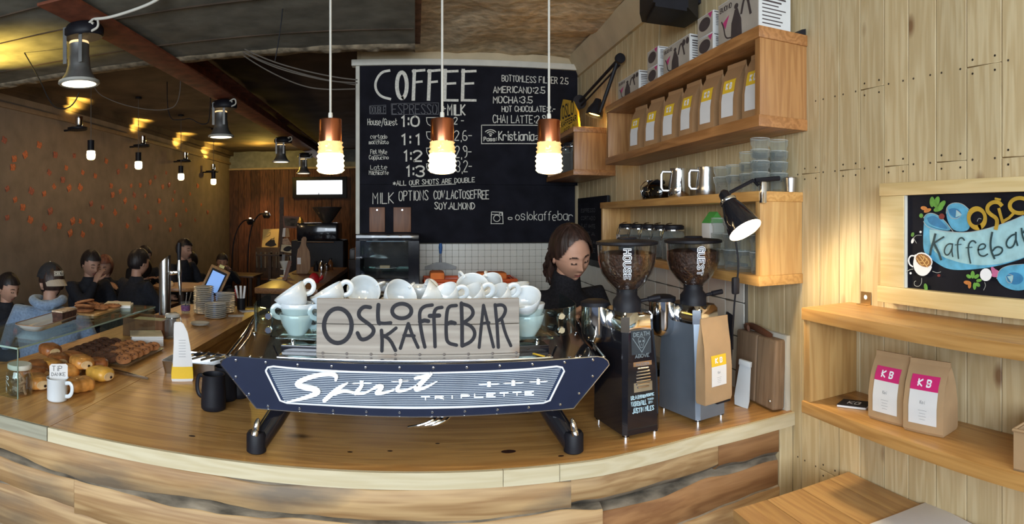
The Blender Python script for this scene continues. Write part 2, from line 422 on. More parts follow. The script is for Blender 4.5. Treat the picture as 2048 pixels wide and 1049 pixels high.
tag(screw.build('screw_heads', mat('dark_screw', (.10, .08, .06), .5, .6), wr), kind='stuff')
# back wall (a short partition) with mosaic tile
b = MB(); b.box(-.43, XW+.1, YB, YB+.12, 0, 2.86); wb = struct(b.build('wall_back', CREAM))
tb = MB(); tb.box(.03, XW, YB-.012, YB, .9, 1.435); tb.build('grout_bed', GROUT, wb)
ts = .0475; tm = None
for i in range(25):
    for j in range(11):
        x = .034+i*.0482; z = 1.428-.0482*(j+1)
        if x+ts > XW: continue
        if tm is None:
            q = MB(); q.box(0, ts, -.004, 0, 0, ts, bev=.0015, seg=1); o = q.build('tile', TILE, wb); tm = o.data
        else:
            o = bpy.data.objects.new('tile', tm); col.objects.link(o); o.parent = wb
        o.location = (x, YB-.012, z)
# larger tiles along the right wall
tb = MB(); tb.box(XW-.012, XW, 2.0, YB-.02, .86, 1.44); tb.build('grout_bed', GROUT, wr)
tm = None
for i in range(17):
    for j in range(4):
        if tm is None:
            q = MB(); q.box(-.005, 0, 0, .1445, 0, .1335, bev=.002, seg=1); o = q.build('tile', TILE, wr); tm = o.data
        else:
            o = bpy.data.objects.new('tile', tm); col.objects.link(o); o.parent = wr
        yy = 2.003+i*.148
        if yy+.1445 > YB-.02: o.scale = (1, (YB-.022-yy)/.1445, 1)
        o.location = (XW-.012, yy, .873+j*.138)
# frieze above the board, white batten
b = MB(); b.box(-.40, XW, YB-.03, YB, 2.782, 2.845, bev=.004); struct(b.build('trim_1', CREAM))
b = MB(); b.box(-.465, XW-.02, YB-.075, YB, 2.735, 2.780, bev=.006); struct(b.build('trim_2', WHITE))
b = MB(); b.box(-.435, -.405, YB-.06, YB+.01, 1.50, 2.7345, bev=.004); struct(b.build('trim_3', WHITE))
# concrete cornice along the right wall
b = MB(); b.loft([[(XW, Y, 2.70), (XW-.02, Y, 2.70), (XW-.045, Y, 2.76), (XW-.09, Y, 2.84), (XW, Y, 2.84)] for Y in (-2.6, YB)]); struct(b.build('trim_4', CREAM))
# ceiling: rough plaster on the right, cast concrete strip, dark part beyond
def slab(x0, x1, y0, y1, z, zt, amp, nx, ny, seed, mtl, name):
    q = MB(); g = []
    for j in range(ny+1):
        row = []
        for i in range(nx+1):
            x = x0+(x1-x0)*i/nx; yy = y0+(y1-y0)*j/ny
            n = noise.fractal(Vector((x*2.2, yy*2.2, seed)), 1.0, 2.0, 4)*amp
            row.append(q.v((x, yy, z+n)))
        g.append(row)
    for j in range(ny):
        for i in range(nx): q.face([g[j][i], g[j][i+1], g[j+1][i+1], g[j+1][i]])
    t = [q.v(p) for p in ((x0,y0,zt),(x1,y0,zt),(x1,y1,zt),(x0,y1,zt))]
    q.face(t); q.face([g[0][i] for i in range(nx+1)]+[t[1], t[0]]); q.face([g[-1][i] for i in range(nx+1)]+[t[2], t[3]])
    q.face([r[0] for r in g]+[t[3], t[0]]); q.face([r[-1] for r in g]+[t[2], t[1]])
    return struct(q.build(name, mtl, sharp=60))
slab(0.0, XW, -2.6, YB+.12, 2.845, 3.15, .03, 40, 110, 3, ROUGH, 'ceiling')
slab(XL, 0, 2.35, 4.0, 2.765, 3.15, .004, 60, 24, 9, CONC, 'ceiling')
slab(XL, 0, -2.6, 2.33, 2.80, 3.15, .004, 40, 24, 19, CONC, 'ceiling')
slab(XL, 2.0, 4.0, YF+.2, 2.98, 3.15, .02, 50, 60, 5, DCEIL, 'ceiling')
# broken plaster lip under the concrete strip, form-board ridges
b = MB(); rr = []
for i in range(90):
    x = XL+(0-XL)*i/89; a = noise.noise(Vector((x*6, 1, 2)))*.03; c = noise.noise(Vector((x*9, 5, 2)))*.02
    rr.append([(x, 3.93+a, 2.775), (x, 3.96+a, 2.748+c*.5), (x, 4.03+c, 2.742+a*.4), (x, 4.06, 2.80), (x, 4.06, 2.98), (x, 4.0, 2.98)])
b.loft(rr); struct(b.build('trim_5', mat('crumbling_plaster', (.26, .21, .14), .95, var=.6, scale=16, bump=1), sharp=70))
for n_, (ya, za) in enumerate(((3.62, 2.758), (3.02, 2.758), (2.62, 2.758))):
    b = MB(); b.box(XL, -.01, ya, ya+.008, za, 2.79); struct(b.build('trim_%d' % (6+n_), DCEIL))
# dark strip between plaster and concrete
b = MB(); b.box(-.02, .035, 2.2, 4.0, 2.78, 2.87); struct(b.build('trim_9', mat('rusty_plaster_edge', (.16,.08,.045), .9, var=.5, bump=.6)))
# partition return wall beside the cafe room + left wall + far wall
b = MB(); b.box(XL-.15, XL, -2.6, YF+.1, 0, 3.1); wl = struct(b.build('wall_left', WALLG))
b = MB(); b.box(XL, XL+.035, -1, YF, 2.72, 2.77, bev=.008); struct(b.build('trim_10', mat('brown_picture_rail', (.20,.14,.09), .7)))
b = MB(); b.box(XL, XL+.09, -1, YF, 2.90, 3.0); b.box(XL, XL+.02, -1, YF, 2.86, 2.90); struct(b.build('trim_11', DCEIL))
b = MB(); b.box(XL, 2.0, YF, YF+.15, 0, 3.1); wf = struct(b.build('wall_far', CONC))
b = MB(); b.box(1.85, 2.0, YB, YF, 0, 3.1); struct(b.build('wall_side', DCEIL))
b = MB(); b.box(XL, 1.85, YF-.07, YF, 2.60, 2.64, bev=.008); struct(b.build('trim_12', mat('tan_rail', (.40,.30,.18), .6)))
x = XL; cache = {}
while x < 1.8:
    wd = random.choice((.14, .17, .2, .12)); key = wd
    dd = random.choice((.02, .035))
    if (wd, dd) not in cache:
        q = MB(); q.box(.002, wd-.002, -dd, 0, 0, 2.6, bev=.004, seg=1); o = q.build('board', OLDW, wf); cache[(wd, dd)] = o.data
    else:
        o = bpy.data.objects.new('board', cache[(wd, dd)]); col.objects.link(o); o.parent = wf
    o.location = (x, YF, 0); x += wd
# skylight window high in the far wall
wn = struct(MB().box(-2.45, -1.35, YF-.09, YF-.036, 2.01, 2.44, bev=.006).build('window_1', BLKM))
q = MB(); q.box(-2.36, -1.44, YF-.094, YF-.088, 2.09, 2.365); q.build('pane', emis('bright_window_pane', (.86, .93, 1), 3.2), wn)
q = MB(); q.box(-1.92, -1.90, YF-.098, YF-.094, 2.09, 2.12); q.build('latch', BLKM, wn)

# ---------------- counter -----------------
fr = [(-2.3, 1.59), (-1.117, 1.600), (-.564, 1.606), (-.175, 1.606), (.2, 1.606), (.512, 1.612), (.72, 1.645), (.864, 1.672), (XW, 1.70)]
def prof(x):
    for (a, b_), (c, d) in zip(fr, fr[1:]):
        if a <= x <= c: return b_+(d-b_)*(x-a)/(c-a)
    return fr[-1][1]
ct = thing('counter', 'long honey-brown wooden bar counter with live-edge plank front under the espresso machine', 'counter', (0, 0, 0))
pts = [p for p in fr if p[0] >= -1.11]
pts = [(-1.115, 1.600)] + pts[1:] if pts[0][0] > -1.1 else [(-1.115, 1.60)]+pts
outl = pts + [(XW, 2.36), (-.70, 2.36), (-.70, 2.62), (-1.115, 2.62)]
b = MB(); b.prism([(x, y+.004 if y < 1.8 else y) for x, y in outl], lambda u, v: (u, v, CT-.042), lambda u, v: (u, v, CT)); b.build('worktop', CTOP, ct)
outl2 = [(-2.3, 1.594), (-1.118, 1.604), (-1.118, 4.40), (-1.78, 4.40), (-1.78, 2.35), (-2.3, 2.1)]
b = MB(); b.prism([(-2.1, 1.595), (-1.118, 1.604), (-1.118, 4.40), (-1.78, 4.40), (-1.78, 2.2), (-2.1, 2.0)], lambda u, v: (u, v, CT-.042), lambda u, v: (u, v, CT)); b.build('worktop', CTOPY, ct)
def edge_piece(xa, xb, m):
    n = max(2, int((xb-xa)/.04)); r = []
    for i in range(n+1):
        x = xa+(xb-xa)*i/n; y = prof(x)
        r.append([(x, y, CT-.044), (x, y-.012, CT-.044), (x, y-.012, CT+.0005), (x, y, CT+.0005)])
    q = MB(); q.loft(r); return q.build('edge_strip', m, ct)
edge_piece(-2.1, -1.119, GEDGE)
xs_ = [-1.116, .236, .393, XW]
for a, c in zip(xs_, xs_[1:]): edge_piece(a+.0008, c-.0008, EDGE)
# live-edge boards of the front
random.seed(11)
def live(xa, xb, zt, zb, seed, m, out=.0, wt=.018, wbm=.012, lab=None):
    n = max(6, int((xb-xa)/.02)); r = []
    for i in range(n+1):
        x = xa+(xb-xa)*i/n; y = prof(x)+.012-out
        a = noise.noise(Vector((x*3.1, seed, 0)))*.022+noise.noise(Vector((x*11, seed, 0)))*.006
        c = noise.noise(Vector((x*2.6, seed+5, 0)))*.026+noise.noise(Vector((x*12, seed+3, 0)))*.006
        w1 = max(.004, wt+noise.noise(Vector((x*4, seed+9, 1)))*wt*1.3); w2 = max(.003, wbm+noise.noise(Vector((x*5, seed+19, 1)))*wbm*1.3)
        top = zt+a; bot = zb+c
        r.append([(x, y+.05, top), (x, y+.022, top-w1*.25), (x, y+.004, top-w1), (x, y, top-w1-.003), (x, y, bot+w2+.003), (x, y+.004, bot+w2), (x, y+.022, bot+w2*.25), (x, y+.05, bot)])
    q = MB()
    rs = [[q.v(p) for p in s_] for s_ in r]
    for a_, b_ in zip(rs, rs[1:]):
        for i in range(8):
            j = (i+1) % 8; q.mi = 1 if i in (0, 1, 5, 6) else 0
            q.face([a_[i], a_[j], b_[j], b_[i]])
    q.mi = 0; q.face(rs[0][::-1]); q.face(rs[-1])
    return q.build('board', [m, BARK], ct, sharp=60)
live(-2.1, .43, .905, .795, 1.0, LIVE, .008, .014, .008)
live(.43, .93, .905, .80, 1.0, LIVE, .008, .008, .022)
live(.932, 1.18, .905, .79, 4.0, LIVER, .006, .006, .02)
live(-2.1, -1.02, .80, .69, 2.0, LIVE, .016, .010, .010)
live(-1.018, .52, .805, .66, 7.3, LIVE, .018, .013, .008)
live(.52, 1.18, .80, .64, 3.4, LIVER, .0, .016, .012)
live(-2.1, -.6, .72, .56, 12.0, LIVE, .012, .012, .01)
live(-.6, 1.18, .70, .52, 14.0, LIVE, .010, .014, .01)
for i_, zz in enumerate((.46, .33, .20, .07)):
    live(-2.1, 1.18, zz+.09, zz-.06, 20.0+i_*3, LIVER if i_ % 2 else LIVE, .006*(i_ % 2), .02, .02)
q = MB(); q.box(1.182, XW-.002, 1.70, 1.75, 0, CT-.044, bev=.002); q.build('end_post', PINE, ct)
q = MB(); q.prism([(-2.1, 1.68), (1.18, 1.76), (1.18, 1.80), (-2.1, 1.74)], lambda u, v: (u, v, 0), lambda u, v: (u, v, CT-.044)); q.build('front_backing', BLKM, ct)
q = MB(); q.box(-1.18, -1.14, 2.62, 4.38, 0, CT-.044); q.box(-1.76, -1.72, 2.0, 4.38, 0, CT-.044); q.build('side_panel', CTOPY, ct)
q = MB(); q.box(-.69, XW-.02, 2.30, 2.34, 0, CT-.044); q.build('rear_panel', BLKM, ct)
kn = mat('dark_stain_knot', (.035, .012, .008), .5)
q = MB()
for px, py, rr_ in ((1017, 904, .022), (1122, 913, .009), (875, 888, .007), (780, 903, .008), (384, 873, .011), (700, 905, .008)):
    p = on_z(px, py, CT); q.lathe([(0, .0004), (rr_, .0004)], (p.x, p.y, CT), n=16, sy=.6)
q.build_each('dark_knot', kn, ct, flip=False)
# back counter beyond the barista
bc = thing('service_counter', 'dark back counter below the tiled wall behind the barista', 'counter')
q = MB(); q.box(-.42, XW-.014, 3.92, YB-.014, .86, .90, bev=.003); q.build('worktop', STEEL, bc)
q = MB(); q.box(-.40, XW-.03, 3.96, YB-.02, 0, .86); q.build('cabinet', BLKM, bc)
q = MB(); q.box(.80, XW-.014, 2.75, 3.915, .86, .90, bev=.003); q.build('worktop', STEEL, bc)
q = MB(); q.box(.84, XW-.03, 2.78, 3.95, 0, .86); q.build('cabinet', BLKM, bc)

# ---------------- shelves on the right wall -----------------
def shelf_box(name, lab, x0, ya, yb, z0, z1, t, cat='shelf', m1=PINEX, m2=PINEZ, near=True, far=True, back=False):
    s = thing(name, lab, cat, (XW, ya, z0)); d = XW-.0005-x0
    q = MB(); q.box(-d, 0, 0, yb-ya, z1-z0-t, z1-z0, bev=.003); q.build('top_board', m1, s)
    q = MB(); q.box(-d, 0, 0, yb-ya, 0, t, bev=.003); q.build('bottom_board', m1, s)
    if near: q = MB(); q.box(-d+.006, -.001, .004, .004+t*.8, t, z1-z0-t, bev=.0015); q.build('end_panel', m2, s)
    if far: q = MB(); q.box(-d+.006, -.001, yb-ya-.004-t*.8, yb-ya-.004, t, z1-z0-t, bev=.0015); q.build('end_panel', m2, s)
    return s
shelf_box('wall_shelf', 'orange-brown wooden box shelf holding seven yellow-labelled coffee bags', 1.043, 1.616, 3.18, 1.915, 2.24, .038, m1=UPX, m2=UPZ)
shelf_box('wall_shelf', 'wooden box shelf with stacked tumblers and steel jugs on its top', 1.06, 1.642, 3.33, 1.395, 1.708, .034)
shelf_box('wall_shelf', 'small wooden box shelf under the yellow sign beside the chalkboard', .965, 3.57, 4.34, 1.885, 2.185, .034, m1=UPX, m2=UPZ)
shelf_box('display_shelf', 'pale pine box shelf holding two pink-labelled coffee bags below the painted sign', 1.05, .30, 1.40, 1.052, 1.358, .035)
br = thing('angle_bracket', 'small brass angle bracket screwed to the wall on the display shelf', 'bracket', (XW-.0012, 1.325, 1.358))
q = MB(); q.box(-.0015, 0, -.022, .022, 0, .038, bev=.0006, seg=1); q.box(-.02, 0, -.022, .022, 0, .0015); q.build('plate', mat('old_brass', (.34,.22,.10), .4, .9), br)
q = MB(); q.lathe([(0,0),(.007,0),(.007,.001),(0,.001)], n=12, M=Matrix.Translation((-.0016, 0, .022)) @ Matrix.Rotation(R(-90), 4, 'Y')); q.build('hole', WHT, br)
# ---------------- table at lower right -----------------
tt = thing('table', 'low wooden plank table against the pine wall', 'table', (.82, .2, 0))
xs_ = [0, .11, .23, .335, .415]
for a, c in zip(xs_, xs_[1:]):
    q = MB(); q.box(a+.0008, c-.0008, 0, 1.2, .79, .83, bev=.002); q.build('board', TABLE, tt)
for lx in (.03, .36):
    for ly in (.05, 1.10): q = MB(); q.box(lx, lx+.045, ly, ly+.045, 0, .79, bev=.002); q.build('leg', TABLE, tt)
q = MB(); q.box(.03, .40, .06, .09, .72, .79); q.box(.03, .40, 1.11, 1.14, .72, .79); q.build_each('apron', TABLE, tt)
p = on_z(1790, 1046, .83)
q = MB(); q.box(-.10, .10, -.14, .14, 0, .006, bev=.001); o = q.build('notebook', PAPER, None, (p.x+.02, p.y-.12, .8305), (0, 0, R(-8))); tag(o, 'white paper sheet pad lying on the table', 'paper')
# =====================================================================
# ESPRESSO MACHINE
# =====================================================================
YM = 1.70
em = thing('espresso_machine', 'large black and chrome espresso machine with ribbed white-lettered rear panel on splayed legs', 'coffee machine', (0, YM, CT))
def mp_(px, py, h=0):            # photograph pixel -> machine coordinates on its rear panel
    p = on_y(px, py, YM); return (p.x, -h, p.z-CT)
def pan(cr, off=0): return lambda u, v, h=0: mp_(*cr(u, v), h+off)
c6 = crop(430, 530, 2.69)
half = [(443, 729), (446, 721), (454, 715), (467, 712.5), (600, 722), (727, 727.5), (830, 728.5)]
lowr = [(514, 816), (600, 823), (727, 830.5), (830, 833)]
left = half + lowr[::-1]
def mir(p): return (1660-p[0], p[1])
outp = half[:-1] + [half[-1]] + [mir(p) for p in half[:-1]][::-1] + [mir(p) for p in lowr[:-1]] + [lowr[-1]] + lowr[:-1][::-1]
b = MB(); b.prism(outp, lambda u, v: mp_(u, v, .006), lambda u, v: mp_(u, v, -.002)); b.build('rear_panel', NAVY, em)
b = MB(); lp = [mp_(u, v, .006) for u, v in outp]; b.tube(lp+[lp[0]], .0022, 6, cap=False); b.build('panel_trim', CHROME, em)
# ribbed insert
gr_l = [(533, 741), (537, 734), (548, 732), (600, 737), (700, 742.5), (830, 745.5)]
gr_b = [(562, 800), (575, 804.5), (640, 808), (740, 813), (830, 814.5)]
gout = gr_l + [mir(p) for p in gr_l[:-1]][::-1] + [mir(p) for p in gr_b[:-1]] + gr_b[::-1]
gout = gr_l + [mir(p) for p in gr_l[:-1]][::-1] + [mir(p) for p in gr_b] + gr_b[:-1][::-1]
b = MB(); b.prism(gout, lambda u, v: mp_(u, v, .0075), lambda u, v: mp_(u, v, .004)); gp = b.build('ribbed_insert', mat('deep_blue_insert', (.018, .032, .075), .5, spec=.3), em)
b = MB()
zt, zb = 1.187-CT, 1.082-CT
def gx(z):                       # half width of the insert at height z
    t = (zt-z)/(zt-zb); return .425-.052*t**1.1
nr = 19
for i in range(nr):
    z = zt-.006-(zt-zb-.012)*i/(nr-1); x = gx(z)-.004
    b.box(-x, x, -.0115, -.0075, z-.0009, z+.0009)
tag(b.build('rib', mat('pale_blue_rib', (.50,.56,.62), .5), gp), kind='stuff')
b = MB(); pts = [mp_(u, v, .009) for u, v in gout]; b.tube(pts+[pts[0]], .0030, 6, cap=False); b.build('white_outline', WHT, em)
bolt = None
bl = [(116,512),(276,524),(447,537),(629,545),(811,551),(993,552),(116,600),(187,693),(288,757),(457,770),(637,781),(815,787),(993,791)]
bp = [c6(*p) for p in bl]; c7 = crop(830, 520, 2.623)
bp += [c7(*p) for p in [(95,565),(270,563),(442,555),(613,547),(781,536),(929,523),(927,608),(856,698),(758,756),(593,771),(430,783),(260,791),(90,796)]]
for p in bp:
    x, y_, z = mp_(*p)
    if bolt is None:
        q = MB(); q.lathe([(.0052,0),(.005,.0015),(.0035,.0035),(0,.0042)], n=12, M=Matrix.Rotation(R(90), 4, 'X')); o = q.build('bolt', CHROME, em); bolt = o.data
    else: o = bpy.data.objects.new('bolt', bolt); col.objects.link(o); o.parent = em
    o.location = (x, -.006, z)
# lettering
cs = crop(560, 720, 3.593); f = pan(cs, .0095)
b = MB()
def stk(P, sm=2, k=1.0, d=.006):
    P = smooth([tuple(p) for p in P], sm); b.strip([(p[0], p[1]) for p in P], [p[2]*k for p in P], f, d)
_f = f
def f(u, v, h=0): return mp_(*cs(u, v), .0115+h)
def W(P): return [(p[0], p[1], p[2]) for p in P]
def stk(P, d=.005):
    P = smooth(W(P), 2)
    b.brush([(p[0], p[1]) for p in P], [p[2] for p in P], f, d)
stk([(405,140,16),(412,105,32),(370,92,30),(290,98,30),(190,125,34),(118,165,36),(170,185,42),(260,200,44),(285,225,40),(220,252,30),(140,276,22),(55,294,8)])
stk([(490,158,10),(455,175,26),(400,215,36),(325,282,30)])
stk([(395,232,30),(455,212,26),(520,222,20),(560,235,22),(620,228,18),(665,200,12)])
stk([(590,180,22),(565,210,32),(545,232,26)])
stk([(660,205,12),(705,178,32),(745,178,22),(712,215,34),(690,234,30),(760,226,18),(820,205,14)])
stk([(865,168,16),(840,200,32),(850,216,26),(910,208,16),(985,175,12)])
stk([(1082,92,26),(1042,130,32),(1000,170,36),(965,208,30),(1030,195,22),(1080,172,16),(1130,143,5)])
stk([(972,124,22),(1030,112,26),(1088,92,12)])
def star(cx, cy, rx, ry, sl=-.03):
    P = []
    for i in range(24):
        a = 2*pi*i/24; k = abs(cos(2*a))**2.2*.85+.15; P.append((cx+rx*k*cos(a)**1 if True else 0, cy+ry*k*sin(a)+sl*rx*k*cos(a)))
    b.prism(P, lambda u, v: f(u, v, 0), lambda u, v: f(u, v, .005))
star(590,160,76,22); star(867,144,68,18); star(1497,166,76,22); star(1670,157,76,22); star(1848,147,70,22)
b.build('lettering', WHT, em)
b = MB()
for i, (ch, cx) in enumerate(zip('TRIPLETTE', (1045,1145,1235,1330,1425,1512,1605,1697,1785))):
    by = 278-(cx-1045)*.048; wd = 30 if ch != 'I' else 18
    for s_ in glyph(ch)[0]: 
        mx_ = glyph(ch)[1]
        b.strip([(cx-wd+2*wd*p[0]/max(mx_,2), by-p[1]*22/6) for p in s_], 9, f, .003)
b.build('lettering', WHT, em)
# body
def hexsec(k, y, dz):
    P = [(-.535*k, .262+dz), (-.560*k, .245+dz), (-.452, .135), (.452, .135), (.560*k, .245+dz), (.535*k, .262+dz)]
    return [(x, y, z) for x, z in P]
b = MB(); b.loft([hexsec(1, .0, 0), hexsec(1.03, .28, .018), hexsec(1.1, .56, .04)]); b.build('body', BLK, em)
b = MB()
for s in (-1, 1): b.tube([(s*.553, -.002, .266), (s*.575, .28, .286), (s*.612, .56, .308)], .0045, 8)
b.build_each('side_rail', CHROME, em)
sb = None
for s in (-1, 1):
    for x, y_ in ((.49, .035), (.455, .03), (.55, .30), (.57, .50)):
        q = MB(); q.lathe(cyl(.005, .004, 10, .001)); q.build('bolt', CHROME, em, (s*x, y_, .262+.07*y_-.0015))
b = MB(); b.box(-.40, .40, .004, .085, .262, .2745, bev=.002); b.build('chrome_deck', CHROME, em)
b = MB(); b.box(-.405, .405, .085, .10, .262, .292, bev=.001); b.build('deck_step', BLK, em)
b = MB(); b.box(-.405, .405, .101, .52, .275, .290, bev=.002); b.build('cup_deck', CHROME, em)
b = MB(); b.box(-.43, .43, .115, .50, .302, .307, bev=.001)
b.build('glass_tray', GLG, em)
for x in (-.38, -.13, .13, .38):
    for y_ in (.14, .47): q = MB(); q.lathe(cyl(.008, .0125, 12)); q.build('tray_post', CHROME, em, (x, y_, .2898))
# glass rails round the cups: front sheet and curved ends
b = MB(); P = [(-.54, .50), (-.53, .22), (-.505, .145), (-.455, .105)]; P = smooth(P, 2); P2 = P+[(-x, y) for x, y in P[::-1]]
for side in (0, 1):
    pass
def sheet(P, z0, z1, t):
    q = MB(); q.loft([[(x, y, z0), (x, y+t, z0), (x, y+t, z1), (x, y, z1)] for x, y in P]); return q
sheet(P2, .315, .398, .004).build('glass_rail', GLG, em)
b = MB()
for s in (-1, 1):
    for z in (.335, .378):
        b.lathe(cyl(.011, .014, 16, .002), M=Matrix.Translation((s*.445, .094, z)) @ Matrix.Rotation(R(90), 4, 'X'))
        b.tube([(s*.445, .108, z), (s*.46, .20, z-.02), (s*.47, .22, .29)], .004, 8)
b.build_each('rail_mount', CHROME, em)
for s in (-1, 1):
    b = MB(); b.tube([(s*.375, .12, .150), (s*.415, .04, .08), (s*.452, -.015, .022)], [.030, .029, .027], 16, flat=1.1); lg = b.build('leg', BLK, em)
    b = MB(); b.lathe([(.024,0),(.029,.004),(.029,.052),(.024,.060),(0,.062)], n=20, cap0=True); b.build('foot', BLKM, lg, (s*.455, -.018, 0))
    b = MB(); b.lathe([(.0105,0),(.011,.012),(.0095,.014),(.0105,.016),(.009,.034),(.005,.046),(0,.050)], n=14, cap0=True); b.build('bullet_cap', CHROME, lg, (s*.455, -.040, .055), (R(-12), R(-s*10), 0))
    b = MB(); b.tube([(s*.375, .40, .150), (s*.43, .47, .022)], [.028, .026], 14); lg = b.build('leg', BLK, em)
    b = MB(); b.lathe(cyl(.028, .03, 18, .003)); b.build('foot', BLKM, lg, (s*.44, .48, 0))
b = MB()
for k in range(3): b.tube(smooth([(.07+.022*k, .06, .14), (.065+.02*k, .03, .105), (.03+.02*k, .02, .088), (-.02+.02*k, .04, .072)], 2), .004, 8)
b.build('drain_pipe', CHROME, em)
b = MB(); b.box(-.30, .36, .03, .42, .100, .137, bev=.02, seg=3); b.build('under_tray', BLKM, em)
# barista side: group heads and handles
for x in (-.33, 0, .33):
    b = MB(); b.lathe(cyl(.035, .10, 20, .005)); b.build('group_head', CHROME, em, (x, .60, .13))
    b = MB(); b.tube([(0, 0, 0), (0, .10, -.01), (0, .19, -.02)], [.012, .014, .011], 12); b.build('handle', BLKM, em, (x, .62, .15))
b = MB(); b.box(-.5, .5, .56, .74, .12, .15, bev=.004); b.build('drip_tray', STEEL, em)
tag(MB().box(0, .006, 0, .05, 0, .0012).build('wooden_stirrer', YEL, None, (.372, YM+.012, CT+.2748), (0, 0, R(28))), 'small orange wooden stick on the right end of the machine deck', 'stick')

# ---------------- wooden name sign -----------------
ws = thing('name_sign', 'weathered grey wooden plank sign painted OSLO KAFFEBAR leaning on the machine', 'sign', (0, YM+.045, CT+.2746), rot=(R(-4), 0, 0))
WOODG = wood('weathered_plank', (.40, .36, .31), (.27, .235, .20), 'x', .8, .25, grain=.7, kc=(.22,.14,.09), tint=.05)
SY = YM+.045
def sgn(px, py, h=0):
    p = on_y(px, py, SY-.012); return (p.x, -h, p.z-(CT+.2746))
xl, xr = sgn(631, 650)[0], sgn(1041, 650)[0]
ztop = sgn(830, 601)[2]; zj = sgn(830, 652.5)[2]; zk = sgn(830, 713)[2]
for z0, z1 in ((0, max(.006, zk)), (max(.006, zk)+.0008, zj-.0008), (zj+.0008, ztop)):
    q = MB(); q.box(xl, xr, 0, .016, z0, z1, bev=.0012, seg=1); q.build('board', WOODG, ws)
cg = crop(630, 590, 4.763)
def f(u, v, h=0): return sgn(*cg(u, v), .0006+h)
b = MB()
def S2(P, w, it=2): 
    P = smooth([tuple(map(float, p)) for p in P], it); b.brush(P, w, f)
S2(ell(210, 305, 133, 165, 28, 90, 450), 42, 0)
S2([(520,130),(460,120),(412,165),(410,215),(450,250),(510,290),(558,335),(550,385),(490,432),(430,440),(400,375)], 38)
S2([(600,105),(594,180),(598,262),(612,285)], 38); S2([(600,275),(650,285),(718,278)], 34)
S2(ell(825, 165, 93, 70, 24, 80, 440), 38, 0)
S2([(630,350),(637,450),(635,545)], 34, 0); S2([(770,328),(715,372),(655,410)], 32, 0); S2([(655,400),(715,440),(765,540)], 34, 1)
S2([(812,520),(850,400),(888,285),(925,390),(982,512)], 32, 0); S2([(845,398),(945,402)], 30, 0)
S2([(1118,108),(1040,118),(996,165),(998,260),(1020,400),(1047,508)], 34); S2([(1000,268),(1045,255),(1080,262)], 40, 0)
S2([(1212,130),(1155,138),(1132,190),(1140,350),(1145,505)], 34); S2([(1095,212),(1185,208)], 42, 0)
S2([(1350,112),(1275,118),(1255,200),(1250,380),(1262,470),(1350,490)], 34); S2([(1262,288),(1300,272),(1335,282)], 40, 0)
S2([(1400,90),(1405,300),(1405,495)], 36, 0); S2([(1400,95),(1490,120),(1520,185),(1480,240),(1415,278)], 34); S2([(1415,275),(1500,310),(1535,380),(1500,455),(1405,498)], 34)
S2([(1568,512),(1588,330),(1613,110),(1655,290),(1706,508)], 30, 0); S2([(1590,285),(1665,275)], 28, 0)
S2([(1725,105),(1742,300),(1752,510)], 32, 0); S2([(1725,112),(1800,102),(1832,150),(1800,225),(1745,265)], 32); S2([(1785,235),(1820,380),(1872,495)], 30)
for v_ in b.bm.verts: v_.co.y -= .0002*random.random()
b.build('painted_letters', INK, ws)
q = MB()
for x in range(9): q.lathe([(.0045, 0), (.003, .0008), (0, .001)], n=10, M=Matrix.Translation((xl+.02+x*.071, -.0008, max(.006, zk)+.001)) @ Matrix.Rotation(R(90), 4, 'X'))
q.build_each('screw_head', mat('dull_screw', (.13,.11,.10), .6, .3), ws)

# ---------------- white cups on the machine -----------------
def make_cup(name, lab, r=.056, h=.066, group='white coffee cups on the espresso machine', cat='cup'):
    t = thing(name, lab, cat, (0,0,0), 0, group)
    k = r/.056
    b = MB(); b.lathe([(0,.004),(.024*k,.004),(.026*k,0),(.029*k,.002),(.033*k,.010),(.045*k,.028),(.052*k,.048),(.056*k,h),(.0545*k,h+.0015),(.052*k,h),(.048*k,.048),(.041*k,.03),(.028*k,.012),(0,.009)], n=36)
    b.build('bowl', CUPW, t, sharp=60)
    b = MB(); b.tube(smooth([(.048*k,0,.056),(.066*k,0,.062),(.080*k,0,.050),(.076*k,0,.030),(.058*k,0,.020),(.042*k,0,.024)], 3), .0052, 10, flat=1.5); b.build('handle', CUPW, t)
    return t
TZ = CT+.3072
CG = 'white coffee cups on the espresso machine'
cup0 = make_cup('coffee_cup', 'white porcelain cup, bottom of the stack at the left end of the machine')
cup0.location = (-.375, 1.878, TZ); cup0.rotation_euler = (0, 0, R(20))
def cup(x, y, z, rz=0, rx=0, ry=0, lab='', sc_=1):
    M = Matrix.Rotation(R(rx), 4, 'X') @ Matrix.Rotation(R(ry), 4, 'Y') @ Matrix.Rotation(R(rz), 4, 'Z')
    return copy_tree(cup0, (x, y, z), M.to_euler(), lab, CG, scale=sc_)
cup(-.375, 1.88, TZ+.034, 200, 0, 0, 'white porcelain cup nested second from the bottom at the left end of the machine')
cup(-.365, 1.885, TZ+.085, 10, 6, -34, 'white porcelain cup tipped over on top of the leftmost cup stack, handle up')
for i, x in enumerate((-.255, -.14, -.02, .10, .22)):
    nm = ('second', 'third', 'fourth', 'fifth', 'sixth')[i]
    cup(x, 1.88, TZ, 60+50*i, 0, 0, 'white cup, bottom of the %s front stack behind the wooden sign, counted from the left' % nm)
    cup(x, 1.88, TZ+.034, 200+40*i, 0, 0, 'white cup, second layer of the %s front stack behind the wooden sign, from the left' % nm)
cup(.352, 1.868, TZ, 160, 0, 0, 'white porcelain cup, bottom of the stack at the right end of the machine')
cup(.354, 1.868, TZ+.036, 80, 0, 0, 'white porcelain cup nested second from the bottom at the right end of the machine')
cup(.350, 1.862, TZ+.072, 100, 30, -14, 'white porcelain cup tipped towards the room on top of the rightmost stack')
